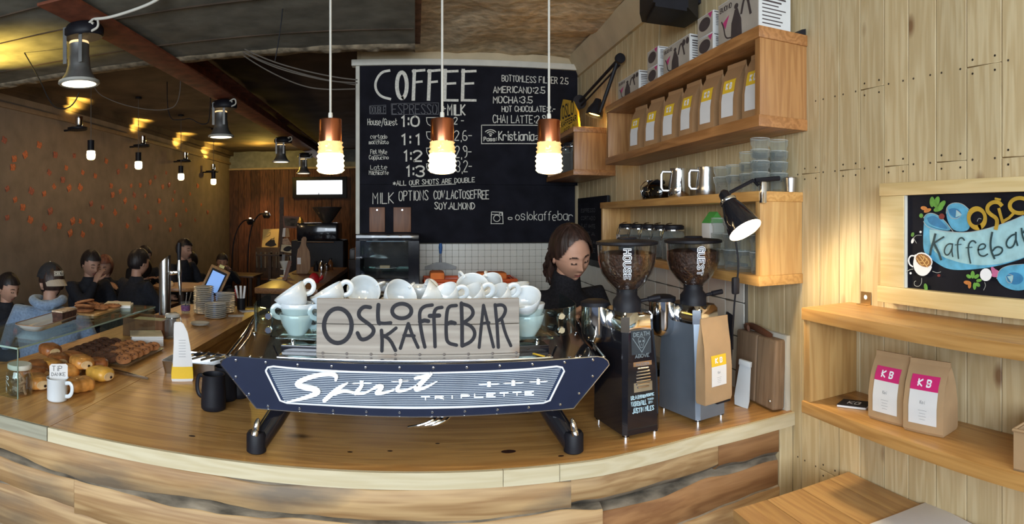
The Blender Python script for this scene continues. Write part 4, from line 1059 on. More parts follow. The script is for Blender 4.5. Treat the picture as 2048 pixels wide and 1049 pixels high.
# equipment boxes on top of the upper shelf
ZT = 2.2405
BOXW = mat('white_carton', (.62,.62,.60), .6, var=.03); BOXB = mat('beige_printed_carton', (.42,.37,.31), .6, var=.15, scale=8)
DPR = mat('dark_print', (.06,.045,.045), .6); PNK = mat('pink_print', (.50,.05,.18), .6)
def carton(name, lab, y0, y1, dx, h, z=ZT, kind='kettle', x0=1.085):
    t = thing(name, lab, 'box', (x0, y0, z), 0, 'brewing equipment boxes on the upper shelf'); L_ = y1-y0
    q = MB(); q.box(0, dx, 0, L_, 0, h, bev=.001, seg=1); q.build('carton', BOXW, t)
    q = MB(); q.box(-.0012, 0, .004, L_-.004, .004, h-.004); q.build('printed_side', BOXB, t)
    g = lambda u, v, hh=0: (-.0018-hh, (1-u)*L_, v*h)      # u runs from the far end (left in view)
    q = MB()
    if kind == 'kettle':
        q.prism([(.34,.05),(.62,.05),(.60,.45),(.54,.62),(.52,.70),(.44,.70),(.42,.62),(.36,.45)], lambda u,v: g(u,v), lambda u,v: g(u,v,.0006))
        q.strip(smooth([(.36,.16),(.20,.20),(.16,.45),(.10,.60)], 2), .03, g)
        q.strip(smooth([(.60,.55),(.66,.82),(.74,.84),(.82,.45)], 2), .05, g)
        q.prism([(x, y) for x, y in ell(.48,.76,.05,.06,12)][:-1], lambda u,v: g(u,v), lambda u,v: g(u,v,.0006))
        for cx in (.80,.93): q.prism(ell(cx,.82,.055,.10,14)[:-1], lambda u,v: g(u,v), lambda u,v: g(u,v,.0006))
        text(q, 'BUONO', .06, .36, .80, .10, .016, g)
        q.build('kettle_print', DPR, t)
        q = MB(); q.prism([(.14,.55),(.30,.66),(.20,.40)], lambda u,v: g(u,v,.0002), lambda u,v: g(u,v,.0008)); q.build('pink_mark', PNK, t)
    else:
        q.prism(ell(.48,.55,.36,.30,22)[:-1], lambda u,v: g(u,v), lambda u,v: g(u,v,.0006)); q.build('round_print', DPR, t)
        q = MB(); q.prism([(.70,.95),(.98,.95),(.86,.70)], lambda u,v: g(u,v,.0002), lambda u,v: g(u,v,.0008)); q.build('pink_mark', PNK, t)
    e = lambda u, v, hh=0: (u*dx, -.0008-hh, v*h)          # near end
    q = MB(); q.strip([(.04,.93),(.96,.93)], .035, e)
    for k in range(7 if kind != 'kettle' else 9):
        q.strip([(.10,.80-.075*k),(random.uniform(.6,.9),.80-.075*k)], .022 if k > 2 else .034, e)
    q.build('end_print', DPR, t, flip=False)
    return t
random.seed(8)
carton('equipment_box', 'kettle box at the far end of the upper shelf', 2.77, 3.08, .11, .115)
carton('equipment_box', 'small dripper box, lower of the far pair on the shelf', 2.53, 2.66, .12, .085, kind='r')
carton('equipment_box', 'small dripper box, upper of the far pair on the shelf', 2.53, 2.66, .12, .085, ZT+.0855, 'r')
carton('equipment_box', 'kettle box between the two pairs of small boxes', 2.20, 2.47, .115, .135)
carton('equipment_box', 'small dripper box, lower of the near pair on the shelf', 2.0, 2.13, .12, .085, kind='r')
carton('equipment_box', 'small dripper box, upper of the near pair on the shelf', 2.0, 2.13, .12, .085, ZT+.0855, 'r')
carton('equipment_box', 'big kettle box at the near end of the upper shelf', 1.68, 1.96, .13, .17)
t = thing('door_wedge', 'small black plastic wedge lying at the near end of the upper shelf', 'wedge', (1.205, 1.64, ZT-.0003))
q = MB(); q.prism([(0,0),(.03,0),(.03,.022),(.012,.016)], lambda u,v: (u,-.02,v), lambda u,v: (u,.02,v)); q.build('block', BLKM, t)
q = MB(); q.box(.006,.028,-.02,.02,-.0003,.001); q.build('foot_pad', GREY, t)

# tumblers, jugs on top of the lower shelf
ZG = 1.7085
def tumbler(lab, group):
    t = thing('glass_tumbler', lab, 'glass', (0,0,0), 0, group)
    fl = lambda k, i: (.0007*cos(i*2*pi/30*10) if k in (1,2,8) else 0)
    b = MB(); b.lathe([(.0,.001),(.024,0),(.027,.004),(.0285,.045),(.033,.052),(.0345,.076),(.0330,.0765),(.0315,.053),(.0268,.045),(.025,.012),(0,.010)], n=30, bump=fl); b.build('glass_body', GLT, t, sharp=60)
    b = MB(); b.lathe([(.0335,.0755),(.0345,.0775),(.0330,.0785),(.0322,.0765),(.0335,.0755)], n=30); b.build('rim', GLT2, t)
    return t
glass2 = lambda n, c, f0, f1, rough=.04: glass(n, c, rough, f0, f1)
GLT = glass('tumbler_glass', (.96,.98,.97), .04, .045, .42, body=(.75,.78,.77)); GLT2 = glass('tumbler_rim', (.9,.92,.9), .04, .35, .9, body=(.8,.83,.82))
g0 = None
stacks = [(1.125,2.00,2,'first'),(1.125,1.905,2,'second'),(1.125,1.81,3,'third'),(1.19,1.80,3,'fourth'),(1.115,1.72,4,'fifth'),(1.195,1.725,4,'sixth')]
for x, y, n, nm in stacks:
    for k in range(n):
        lab = '%s glass tumbler up in the %s stack from the left on the lower shelf top' % (('bottom','second','third','fourth','fifth')[k], nm)
        if g0 is None: g0 = tumbler(lab, 'tumblers stacked on the lower shelf'); g0.location = (x, y, ZG); g0.scale = (1,1,.86)
        else: copy_tree(g0, (x, y, ZG+k*.0385), (0,0,random.uniform(0,3)), lab)
t = thing('steel_shaker', 'small steel beaker at the near end of the shelf top', 'beaker', (1.205, 1.668, ZG))
q = MB(); q.lathe([(.0,0),(.018,0),(.022,.05),(.021,.05),(.017,.003),(0,.003)], n=20); q.build('beaker', STEEL, t)
q = MB(); q.lathe([(.0215,.047),(.0230,.0485),(.0215,.0505)], n=20); q.build('rolled_rim', STEEL, t)
def pitcher(x, y, rz, lab, s=1, m=CHROME):
    t = thing('milk_pitcher', lab, 'jug', (x, y, ZG), rz)
    b = MB(); b.lathe([(0,.003),(.04*s,0),(.044*s,.006),(.043*s,.04*s),(.034*s,.10*s),(.036*s,.115*s),(.0345*s,.115*s),(.0325*s,.10*s),(.041*s,.04*s),(0,.006)], n=32); b.build('body', m, t, sharp=60)
    b = MB(); b.tube([(.034*s,0,.102*s),(.066*s,0,.102*s),(.070*s,0,.09*s),(.070*s,0,.04*s),(.064*s,0,.028*s),(.042*s,0,.028*s)], .0045, 8, flat=1.4); b.build('handle', STEEL, t)
    b = MB(); b.loft([[(-.030*s,-.012,.098*s),(-.030*s,.012,.098*s)],[(-.034*s,-.014,.113*s),(-.034*s,.014,.113*s)],[(-.046*s,-.002,.118*s),(-.046*s,.002,.118*s)]], closed=False, cap=False); b.build('spout', m, t)
    return t
pitcher(1.13, 2.40, R(165), 'polished steel milk pitcher with its handle to the left on the shelf top', 1.12)
pitcher(1.13, 2.14, R(165), 'darker steel milk pitcher between the polished one and the glasses', 1.0, STEEL)
t = thing('glass_teapot', 'dark glass jar lying with wire clips beside the steel pitcher', 'jar', (1.14, 2.68, ZG))
q = MB(); q.lathe([(0,0),(.06,.002),(.068,.03),(.062,.06),(.035,.08),(0,.08)], n=24, sx=1, sy=1.6); q.build('body', glass2('smoked_glass', (.10,.09,.08), .08, .7), t)
q = MB(); q.lathe([(.036,.076),(.04,.082),(.036,.092),(0,.094)], n=24, sy=1.5, cap0=True); q.build('lid', BLKM, t)
q = MB(); q.tube(smooth([(-.06,-.05,.02),(-.07,-.05,.06),(-.04,-.06,.09),(-.01,-.05,.095)],2), .0022, 6); q.tube(smooth([(-.06,.04,.02),(-.07,.04,.06),(-.04,.05,.09),(-.01,.04,.095)],2), .0022, 6); q.build('wire_clip', CHROME, t)
# inside the lower shelf
ZI = 1.4295
def clipjar(x, y, lab, s=1, fill=None, loc=None, group='clip-top jars in the lower shelf', rz=0):
    t = thing('clip_jar', lab, 'jar', loc or (x, y, ZI), rz, group)
    b = MB(); b.lathe([(0,.002),(.040*s,0),(.046*s,.006),(.047*s,.09*s),(.040*s,.108*s),(.040*s,.118*s),(.0385*s,.118*s),(.0385*s,.107*s),(.0455*s,.088*s),(.0445*s,.008),(0,.006)], n=28); b.build('glass_body', GLT, t, sharp=60)
    b = MB(); b.lathe([(.041*s,.120*s),(.043*s,.124*s),(.042*s,.134*s),(.036*s,.138*s),(0,.138*s)], n=28, cap0=True); b.build('lid', GLT2 if fill is None else BLKM, t)
    b = MB(); b.lathe([(.0425*s,.113*s),(.0445*s,.115*s),(.0445*s,.119*s),(.0425*s,.120*s)], n=24)
    b.tube(smooth([(-.045*s,-.012*s,.116*s),(-.052*s,-.012*s,.09*s),(-.052*s,.0,.075*s),(-.052*s,.012*s,.09*s),(-.045*s,.012*s,.116*s)],2), .0018, 6)
    b.tube(smooth([(-.044*s,-.010*s,.118*s),(-.030*s,-.010*s,.143*s),(-.0,0,.145*s),(-.030*s,.010*s,.143*s),(-.044*s,.010*s,.118*s)],2), .0018, 6); b.build('wire_clip', CHROME, t)
    if fill: b = MB(); b.lathe([(0,.007),(.043*s,.008),(.044*s,.085*s),(0,.088*s)], n=20); b.build('contents', fill, t)
    return t
TEA = mat('dark_tea_leaves', (.03,.02,.015), .9, var=.5, scale=90, bump=.6)
j0 = clipjar(1.13, 3.05, 'clip-top glass jar with a white label, farthest in the lower shelf row', 1.15, TEA)
for k, y in enumerate((2.88, 2.73, 2.59, 2.46)): copy_tree(j0, (1.13, y, ZI), (0,0,random.uniform(-.2,.2)), 'dark clip-top jar, %s from the far end of the lower shelf row' % ('second','third','fourth','fifth')[k])
q = MB(); q.box(-.0565,-.0560,-.028,.028,.06,.10); q.build('white_label', PAPER, j0)
t = thing('clear_bottle', 'tall white carton with a green top in the lower shelf', 'carton', (1.15, 2.12, ZI))
q = MB(); q.box(-.035,.035,-.035,.035,0,.17,bev=.004); q.build('carton', PAPER, t)
q = MB(); q.prism([(-.035,.17),(.035,.17),(.0,.215)], lambda u,v: (u,-.034,v), lambda u,v: (u,.034,v)); q.build('gable_top', mat('leaf_green_print', (.10,.42,.08), .6), t)
for i, (x, y, n) in enumerate(((1.11,1.99,3),(1.11,1.90,3),(1.11,1.81,3),(1.18,1.76,3),(1.11,1.715,3))):
    for k in range(n):
        copy_tree(g0, (x, y, ZI+k*.058), (0,0,random.uniform(0,3)), '%s glass tumbler up in the %s stack inside the lower shelf' % (('bottom','middle','top')[k], ('first','second','third','back right','near right')[i]), 'tumblers inside the lower shelf', scale=(1.05,1.05,.95))
# small third shelf contents and yellow sign
t = clipjar(0, 0, 'large dark clip-top jar inside the small shelf, nearer one', 1.5, TEA, loc=(1.06, 3.72, 1.9195), group='clip-top jars in the small shelf')
copy_tree(t, (1.05, 3.90, 1.9195), (0,0,.3), 'large dark clip-top jar inside the small shelf, middle one')
copy_tree(t, (1.06, 4.10, 1.9195), (0,0,-.3), 'large dark clip-top jar inside the small shelf, farthest one')
t = thing('yellow_sign', 'curved yellow sign lettered OSLO KAFFEBAR BERLIN standing on the small shelf', 'sign', (1.02, 3.90, 2.1855), R(0))
YS = mat('yellow_sign_paint', (.72,.42,.03), .6)
q = MB(); q.prism([(-.26,0),(.24,0),(.22,.20),(.15,.26),(-.10,.20),(-.22,.11)], lambda u,v: (0,u,v), lambda u,v: (.012,u,v)); q.build('panel', YS, t)
q = MB(); fy_ = lambda u,v,h=0: (-.0012,-u,v)
text(q, 'OSLO', -.17,.13,.12,.085,.013, lambda u,v,h=0: fy_(u, v+.05*(-u))); text(q, 'KAFFEBAR', -.19,.20,.065,.034,.007, lambda u,v,h=0: fy_(u, v+.03*(-u))); text(q, 'BERLIN', -.12,.16,.018,.028,.005, fy_)
q.build('letters', INK, t, flip=False)
q = MB(); q.box(.012,.06,-.03,.03,0,.006); q.build('foot', BLKM, t)
# black-framed menu below it
t = thing('framed_menu', 'black framed menu hanging beyond the lower shelf on the pine wall', 'picture', (XW-.0135, 3.64, 1.29))
q = MB(); q.box(-.02,0,0,.70,0,.475,bev=.004); q.build('frame', BLKM, t)
q = MB(); q.box(-.0215,-.0205,.04,.66,.04,.435); q.build('blackboard_sheet', BLACKB, t)
q = MB()
for k in range(6): text(q, ('ESPRESSO','CORTADO','FLAT WHITE','TEA','COCOA','CAKE')[k], -.60,-.25,.37-.055*k,.024,.003, lambda u,v,h=0: (-.0222,-u,v))
q.build('chalk_lines', CHALKD, t, flip=False)

# clamp lamp at the near end of the lower shelf
cl = thing('clamp_lamp', 'glossy black cone lamp, lit, clamped to the lower shelf', 'lamp', (1.0, 1.70, 1.708))
apex = on_y(1450, 392, 1.65); mouth = on_y(1491, 461, 1.57)
ax = (mouth-apex).normalized(); qz = (-ax).to_track_quat('Z', 'Y'); Lh = (mouth-apex).length
Ml = Matrix.Translation(mouth-Vector(cl.location)) @ qz.to_matrix().to_4x4()
b = MB(); b.lathe([(.055,0),(.0555,.004),(.050,.03),(.040,.07),(.026,.105),(.020,.12),(.018,.145),(.010,.155),(0,.156)], n=36, M=Ml)
b.build('shade', BLK, cl, sharp=60)
b = MB(); b.lathe([(.0545,.001),(.048,.03),(.038,.068),(.022,.098),(0,.10)], n=36, M=Ml); b.build('inner_reflector', emis('lit_white_reflector', (1,.90,.70), 5), cl)
b = MB(); b.lathe([(0,.004),(.014,.008),(.022,.024),(.019,.045),(.010,.06)], n=20, M=Ml); b.build('bulb', emis('bulb_glow', (1,.88,.62), 14), cl)
b = MB(); b.lathe([(.0265,.108),(.028,.110),(.028,.118),(.0245,.120)], n=28, M=Ml); b.build('chrome_band', CHROME, cl)
a0 = apex-Vector(cl.location)
b = MB(); b.tube([tuple(a0+Vector((.0,.01,.0))), (.055,-.03,.035), (.075,-.03,.02)], .006, 8); b.tube([(.06,-.035,.035),(.15,-.045,.045)], .008, 8); b.build('swivel_arm', BLKM, cl)
b = MB(); b.box(.062,.082,-.072,-.056,-.040,.030,bev=.003); b.build('clamp', CHROME, cl)
b = MB(); pc = [a0+Vector((0,.01,0)), a0+Vector((.03,.03,-.05)), on_y(1480,520,1.66)-Vector(cl.location), on_y(1470,590,1.68)-Vector(cl.location), on_y(1466,650,1.70)-Vector(cl.location), on_y(1462,720,1.80)-Vector(cl.location)]
b.tube(smooth([tuple(p) for p in pc], 3), .0032, 8); b.build('cord', BLKM, cl)
p = on_y(1471, 572, 1.675)-Vector(cl.location)
b = MB(); b.box(-.012,.012,-.009,.009,-.028,.028,bev=.007); b.build('switch', BLKM, cl, p)
light('clamp_lamp_light', 'SPOT', tuple(mouth-ax*.02), 12, (1,.80,.50), .04, tuple(mouth+ax), spot=150, blend=.8)

# swing-arm lamp by the yellow sign
sl = thing('swing_arm_lamp', 'black swing-arm lamp lighting the yellow sign at the end of the upper shelf', 'lamp', (1.22, 3.55, 2.25))
def rel(px, py, Y): return on_y(px, py, Y)-Vector(sl.location)
e1 = rel(1236, 120, 3.40); w1 = rel(1158, 205, 4.1); w2 = rel(1200, 225, 3.5)
b = MB(); b.tube([tuple(e1), tuple(w1)], .010, 8); b.tube([tuple(e1+Vector((.01,0,-.03))), tuple(w1+Vector((.01,0,-.03)))], .006, 8); b.build('upper_arm', BLKM, sl)
b = MB(); b.tube([tuple(e1), tuple(w2)], .012, 8); b.build('lower_arm', BLKM, sl)
b = MB(); b.lathe(cyl(.030,.03,20,.003), M=Matrix.Translation(e1+Vector((0,-.02,0))) @ Matrix.Rotation(R(90),4,'X')); b.build('elbow_joint', BLKM, sl)
b = MB(); b.lathe([(.055,0),(.050,.04),(.028,.08),(.02,.11),(0,.112)], n=24, M=Matrix.Translation(rel(1188,232,3.60)) @ Matrix.Rotation(R(15),4,'Y')); b.build('shade', BLKM, sl)
b = MB(); b.lathe([(0,.012),(.04,.014)], n=20, M=Matrix.Translation(rel(1188,232,3.60)) @ Matrix.Rotation(R(15),4,'Y')); b.build('bulb', emis('yellow_bulb', (1,.7,.2), 4), sl)
b = MB(); b.lathe([(.05,0),(.05,.02),(0,.022)], n=20, M=Matrix.Translation(w1)@Matrix.Rotation(R(90),4,'X')); b.build('wall_mount', BLKM, sl)
p = on_y(1188, 238, 3.60); light('sign_lamp_light', 'POINT', (p.x-.04, p.y-.01, p.z-.02), 1.6, (1,.62,.16), .03)
# black speaker near the ceiling
p = on_y(1333, 27, 2.35)
t = thing('wall_speaker', 'black loudspeaker box mounted high on the pine wall', 'speaker', (p.x, 2.35, p.z-.01))
q = MB(); q.loft([[(x*1.0, y, z) for x, y in ((-.10,-.09),(.06,-.09),(XW-p.x-.03,.02),(XW-p.x-.03,.16),(-.05,.16),(-.10,.06))] for z in (0.015,.26)]); q.loft([[(x*.9, y, z) for x, y in ((-.10,-.09),(.06,-.09),(.06,.12),(-.05,.12))] for z in (0,.015)]); q.build('cabinet', BLKM, t)
q = MB(); q.lathe(cyl(.05,.004,24), M=Matrix.Translation((-.02,-.0905,.13))@Matrix.Rotation(R(90),4,'X')); q.build('driver', BLK, t)
q = MB(); q.box(XW-p.x-.03, XW-p.x, .05,.10,.10,.16); q.build('wall_bracket', BLKM, t)
t = thing('speaker_cable', 'thin pale cable running down the pine wall above the equipment boxes', 'cable', (XW-.003, 2.9, 2.8))
q = MB(); q.tube(smooth([(0,-.1,0),(0,-.06,-.12),(0,-.02,-.25),(0,-.03,-.40),(0,.0,-.53)],3), .0025, 6); o = q.build('cable_run', CREAM, t)

# =====================================================================
# PAINTED SIGN on the right wall
# =====================================================================
XS = 1.212
ps = thing('painted_sign', 'pale-framed black sign painted with OSLO Kaffebar on a blue banner', 'sign', (XS, 0, 0))
def on_s(px, py, h=0): p = on_x(px, py, XS); return (-h, p.y, p.z)
ya = 1.227; yi = on_x(1813, 450, XS).y; z0, z1 = 1.385, 1.718; yn = .47
q = MB(); q.box(.0, .012, yn+.03, yi+.01, z0+.02, z1-.02); q.build('black_panel', BLACKB, ps)
q = MB(); q.box(-.014, .026, yn, ya, z1-.036, z1, bev=.002); q.build('frame_rail', FRAMEW, ps)
q = MB(); q.box(-.018, .026, yn, ya+.004, z0-.004, z0+.042, bev=.002); q.build('frame_rail', FRAMEW, ps)
q = MB(); q.box(-.012, .026, yi, ya-.003, z0+.042, z1-.0363, bev=.002); q.build('frame_stile', FRAMEW, ps)
q = MB(); q.box(-.010, .012, yi-.004, yi-.0005, z0+.0425, z1-.0366); q.build('frame_bevel', WHITE, ps)
q = MB(); q.box(-.012, .026, yn, yn+.045, z0+.042, z1-.0363, bev=.002); q.build('frame_stile', FRAMEW, ps)
cg = crop(1800, 370, 4.371)
lay = [0]
def f(u, v, h=0): return on_s(*cg(u, v), .0008+lay[0]*.00035+h)
def paint(fn, m, name='painted_banner'):
    b = MB(); fn(b); lay[0] += 1; return b.build(name, m, ps, flip=False)
def PG(P, it=2): return lambda b: b.poly([f(*p) for p in (smooth(P+[P[0]], it) if it else P)])
B1 = mat('banner_blue', (.10,.40,.62), .6, var=.25, scale=30); B2 = mat('banner_pale_blue', (.36,.62,.68), .6, var=.15, scale=30); B3 = mat('banner_deep_blue', (.03,.20,.42), .6, var=.2, scale=30)
GD = mat('ochre_gold_paint', (.48,.30,.03), .6, var=.2, scale=30); GRN = mat('leaf_green_paint', (.12,.32,.05), .6, var=.3, scale=40); RD = mat('dark_red_paint', (.20,.02,.02), .5)
PK = mat('pink_paint', (.62,.16,.34), .6, var=.2, scale=40); OR = mat('orange_leaf_paint', (.60,.22,.05), .6, var=.3, scale=40); SIL = mat('silver_line_paint', (.45,.47,.45), .6); INKS = mat('teal_black_paint', (.012,.05,.065), .6)
paint(PG([(212,290),(200,560),(235,620),(330,690),(420,740),(560,748),(820,720),(1000,670),(1090,640),(1250,560),(1330,420),(1330,230),(1250,250),(1084,262),(960,320),(760,385),(600,415),(470,412),(330,390),(240,350)], 2), B1)
paint(PG([(260,390),(470,415),(600,418),(760,388),(960,322),(1084,266),(1300,250),(1310,400),(1240,540),(1090,634),(1000,662),(820,705),(600,700),(420,650),(300,590),(262,500)], 2), B2)
paint(PG([(212,290),(240,255),(300,245),(390,300),(470,408),(330,385),(235,345)], 2), B1)
paint(PG([(240,290),(300,262),(370,320),(440,395),(330,372),(255,338)], 2), B3)
paint(PG([(415,200),(440,165),(500,155),(560,170),(608,215),(612,300),(616,405),(475,410),(420,320),(408,250)], 2), B1)
paint(PG([(430,215),(470,200),(520,215),(552,262),(500,300),(440,260)], 2), B3)
paint(PG([(498,222),(550,262),(492,285)], 0), B2)
paint(lambda b: [b.strip(smooth(P, 2), 5, f) for P in ([(212,290),(240,252),(300,245),(390,300),(472,410)], [(212,320),(240,365),(330,398),(470,415),(600,418),(760,388),(960,322),(1084,268)], [(410,250),(415,190),(470,155),(550,162),(610,215)], [(415,205),(445,290),(500,300),(552,262),(500,222)])], SIL, 'banner_outline')
paint(lambda b: [b.strip(P, wv, f) for P, wv in ((ell(680,292,72,82,28,70,430), [30+16*cos(R(180+k*360/28))**2 for k in range(29)]), (smooth([(895,180),(870,152),(820,150),(775,180),(768,225),(800,260),(850,290),(858,330),(845,385)],2), 34), ([(872,210),(885,260),(905,330)], 26), ([(900,325),(960,290),(1000,250)], 24), (ell(1055,182,88,66,28,60,420), 34), ([(840,120),(885,130)], 18))], GD, 'gold_letters')
paint(lambda b: [b.strip(smooth(P,2), wv, f) for P, wv in (([(330,430),(300,520),(270,610)], [22,24,14]+[14]*20), ) if False] or [b.strip(P, wv, f) for P, wv in (
    ([(318,430),(300,500),(280,560),(272,612)], 20), ([(392,455),(350,480),(305,510)], 15), ([(305,510),(330,560),(350,600),(368,655)], 20),
    (smooth([(470,520),(440,512),(408,535),(392,585),(415,620),(445,600),(465,550)],2), 12), ([(468,515),(462,580),(470,628)], 12),
    (smooth([(572,485),(555,462),(530,465),(512,500),(512,570),(520,645)],2), 13), ([(490,525),(545,520)], 8),
    (smooth([(672,508),(655,488),(628,492),(605,530),(608,600),(625,685)],2), 14), ([(585,550),(640,545)], 8),
    (smooth([(690,568),(745,560),(760,530),(735,512),(700,530),(690,570),(700,612),(740,628),(775,605)],2), 13),
    (smooth([(815,415),(798,500),(805,580),(835,645)],2), 18), (smooth([(815,580),(850,540),(895,545),(908,575),(880,610),(830,620)],2), 15),
    (smooth([(1020,430),(985,440),(945,480),(935,525),(960,555),(1000,540),(1020,480)],2), 15), ([(1022,415),(1022,480),(1036,530)], 16),
    (smooth([(1070,380),(1080,450),(1100,500)],2), 16), (smooth([(1085,420),(1110,380),(1150,370)],2), 15))], INKS, 'black_letters')
def leaf(cx, cy, rx, ry, a):
    return [(cx+rx*cos(t)*cos(a)-ry*sin(t)*sin(a), cy+rx*cos(t)*sin(a)+ry*sin(t)*cos(a)) for t in [2*pi*k/14 for k in range(14)]]
def many(L_): return lambda b: [b.poly([f(p[0], p[1], i*.00005) for p in P]) for i, P in enumerate(L_)]
paint(many([leaf(290,150,22,46,0), leaf(330,150,24,50,.3), leaf(375,175,22,45,.7), leaf(345,210,22,45,1.2), leaf(195,270,18,20,0), leaf(120,435,14,20,.4), leaf(235,895,16,34,-.2), leaf(645,785,18,34,0), leaf(610,800,16,24,-1.0), leaf(680,800,16,26,.9), leaf(700,835,14,24,1.4), leaf(690,872,16,24,-.9), leaf(662,885,15,32,0)]), GRN, 'painted_leaves')
paint(many([leaf(220,205,30,18,.2), leaf(250,225,34,16,-.4), leaf(600,855,34,18,.2), leaf(618,880,14,26,.1)]), OR, 'painted_leaves')
paint(many([leaf(375,277,26,26,0), leaf(350,792,14,12,0)]), RD, 'painted_berries')
paint(many([leaf(835,760,20,50,-.5), leaf(860,765,18,50,-1.0), leaf(835,790,36,16,.2)]), PK, 'painted_petals')
paint(many([leaf(762,785,52,56,0), leaf(122,490,12,24,.3), leaf(192,412,10,10,0), leaf(105,772,10,10,0)]), WHT, 'painted_flower')
paint(PG([(860,820),(880,740),(960,700),(1090,690),(1200,690),(1240,780),(1180,890),(1060,928),(960,910),(890,870)], 2), B1)
paint(PG([(940,800),(980,760),(1060,770),(1100,820),(1060,870),(980,870)], 2), B3); paint(PG([(950,800),(1005,790),(990,858)], 0), B2)
paint(lambda b: [b.strip(smooth(P,2), 4, f) for P in ([(858,820),(880,740),(960,702),(1090,692)], [(940,800),(950,850),(990,860),(1008,790),(960,780)], [(130,480),(150,440),(205,440)], [(130,460),(160,510)], [(300,755),(340,770),(372,760)], [(50,775),(100,740),(130,735)], [(205,815),(205,860),(180,890),(140,880),(140,845),(155,840)], [(755,850),(765,880),(745,920)], [(690,320),(700,292),(725,298)])], SIL, 'fine_scrolls')
paint(PG([(142,620),(150,600),(300,700),(285,750),(240,795),(190,795),(150,760),(128,700)], 2), WHT, 'painted_cup')
paint(lambda b: b.strip(smooth([(140,620),(110,618),(90,650),(98,695),(128,715)],2), 12, f), WHT, 'painted_cup')
paint(many([leaf(224,658,84,62,.55)]), WHT, 'painted_cup'); paint(many([leaf(224,660,74,52,.55)]), mat('crema_brown', (.30,.12,.03), .6), 'painted_coffee')
paint(lambda b: [b.strip(smooth(P,1), 7, f) for P in ([(185,620),(215,660),(260,720)], [(200,612),(232,640),(215,660)], [(225,620),(255,655),(232,680)], [(250,640),(275,680),(250,705)], [(165,640),(190,675),(215,665)], [(180,670),(210,705),(235,690)])], mat('milk_foam_tan', (.72,.45,.16), .6), 'painted_coffee')

# =====================================================================
# RIGHT END OF THE COUNTER
# =====================================================================
wpan = thing('painted_board', 'thin white-painted board standing against the pine wall at the counter end', 'board', (XW-.001, 1.715, CT))
q = MB(); q.box(-.016,0,0,.30,0,.265,bev=.002); q.build('panel', WHITE, wpan)
cbd = thing('chopping_block', 'thick grey-brown wooden board with a leather strap leaning on the white panel', 'board', (XW-.018, 1.725, CT+.004), rot=(0, R(3), 0))
q = MB(); q.box(-.052,-.002,0,.12,0,.245,bev=.010,seg=3); q.build('plank', wood('old_beech_block', (.30,.20,.12), (.20,.125,.07), 'z', .7, .4, tint=.04), cbd)
q = MB(); q.box(-.052,-.002,.1212,.265,0,.245,bev=.010,seg=3); q.build('plank', wood('old_beech_block_two', (.27,.18,.11), (.19,.12,.07), 'z', .7, .4, tint=.04), cbd)
q = MB(); q.tube(smooth([(-.03,.06,.246),(-.035,.09,.256),(-.03,.15,.262),(-.015,.21,.262),(-.012,.24,.258),(-.03,.245,.256),(-.04,.20,.257)],2), .006, 8, flat=2.2); q.build('leather_strap', LEATHER, cbd)
q = MB(); q.lathe([(.006,0),(.004,.003),(0,.004)], n=10, M=Matrix.Translation((-.0525,.02,.03))@Matrix.Rotation(R(-90),4,'Y')); q.build('rivet', STEEL, cbd)
p = on_z(1478, 795, CT)
t = thing('utensil_jar', 'white jar of utensils behind the kraft bag at the counter end', 'jar', (1.085, 1.97, CT))
q = MB(); q.lathe([(0,0),(.035,0),(.038,.004),(.038,.16),(.035,.16),(.035,.006),(0,.006)], n=24); q.build('jar_wall', PLATE, t)
t = thing('black_brush', 'black serrated spatula with a steel edge standing upright by the tile edge', 'spatula', (1.155, 2.01, CT+.001), rot=(0, R(-4), R(-60)))
q = MB(); q.prism([(-.004,.19),(.035,.17),(.045,.30),(.020,.315)], lambda u,v: (u,-.002,v), lambda u,v: (u,.002,v)); q.build('blade', BLKM, t)
q = MB(); q.tube([(.012,0,.0),(.010,0,.19)], .007, 8); q.build('handle', mat('red_handle', (.35,.03,.02), .5), t)
q = MB(); q.prism([(-.008,.19),(-.004,.19),(.020,.315),(.014,.315)], lambda u,v: (u,-.0022,v), lambda u,v: (u,.0022,v)); q.build('steel_edge', STEEL, t)
t = thing('dough_scraper', 'white plastic scraper leaning beside the wooden block', 'scraper', (1.115, 1.845, CT+.001), rot=(0, R(6), R(-70)))
q = MB(); q.prism([(-.03,0),(.03,0),(.034,.03),(.028,.15),(-.022,.15),(-.034,.03)], lambda u,v: (u,-.0015,v), lambda u,v: (u,.0015,v)); q.build('blade', CUPW, t)
q = MB(); q.box(-.024,.028,-.006,.006,.15,.17,bev=.002); q.build('grip', CUPW, t)
t = thing('saucer_pile', 'short stack of white bowls behind the silver grinder', 'bowl', (1.09, 2.12, CT))
q = MB()
for k in range(6): q.lathe([(0,.002+k*.03),(.03,k*.03),(.055,.028+k*.03),(.053,.030+k*.03),(.03,.006+k*.03),(0,.006+k*.03)], n=24)
q.build('bowl', PLATE, t)
# =====================================================================
# LEFT COUNTER: food, plates, tap
# =====================================================================
random.seed(31)
ZC = CT+.0005
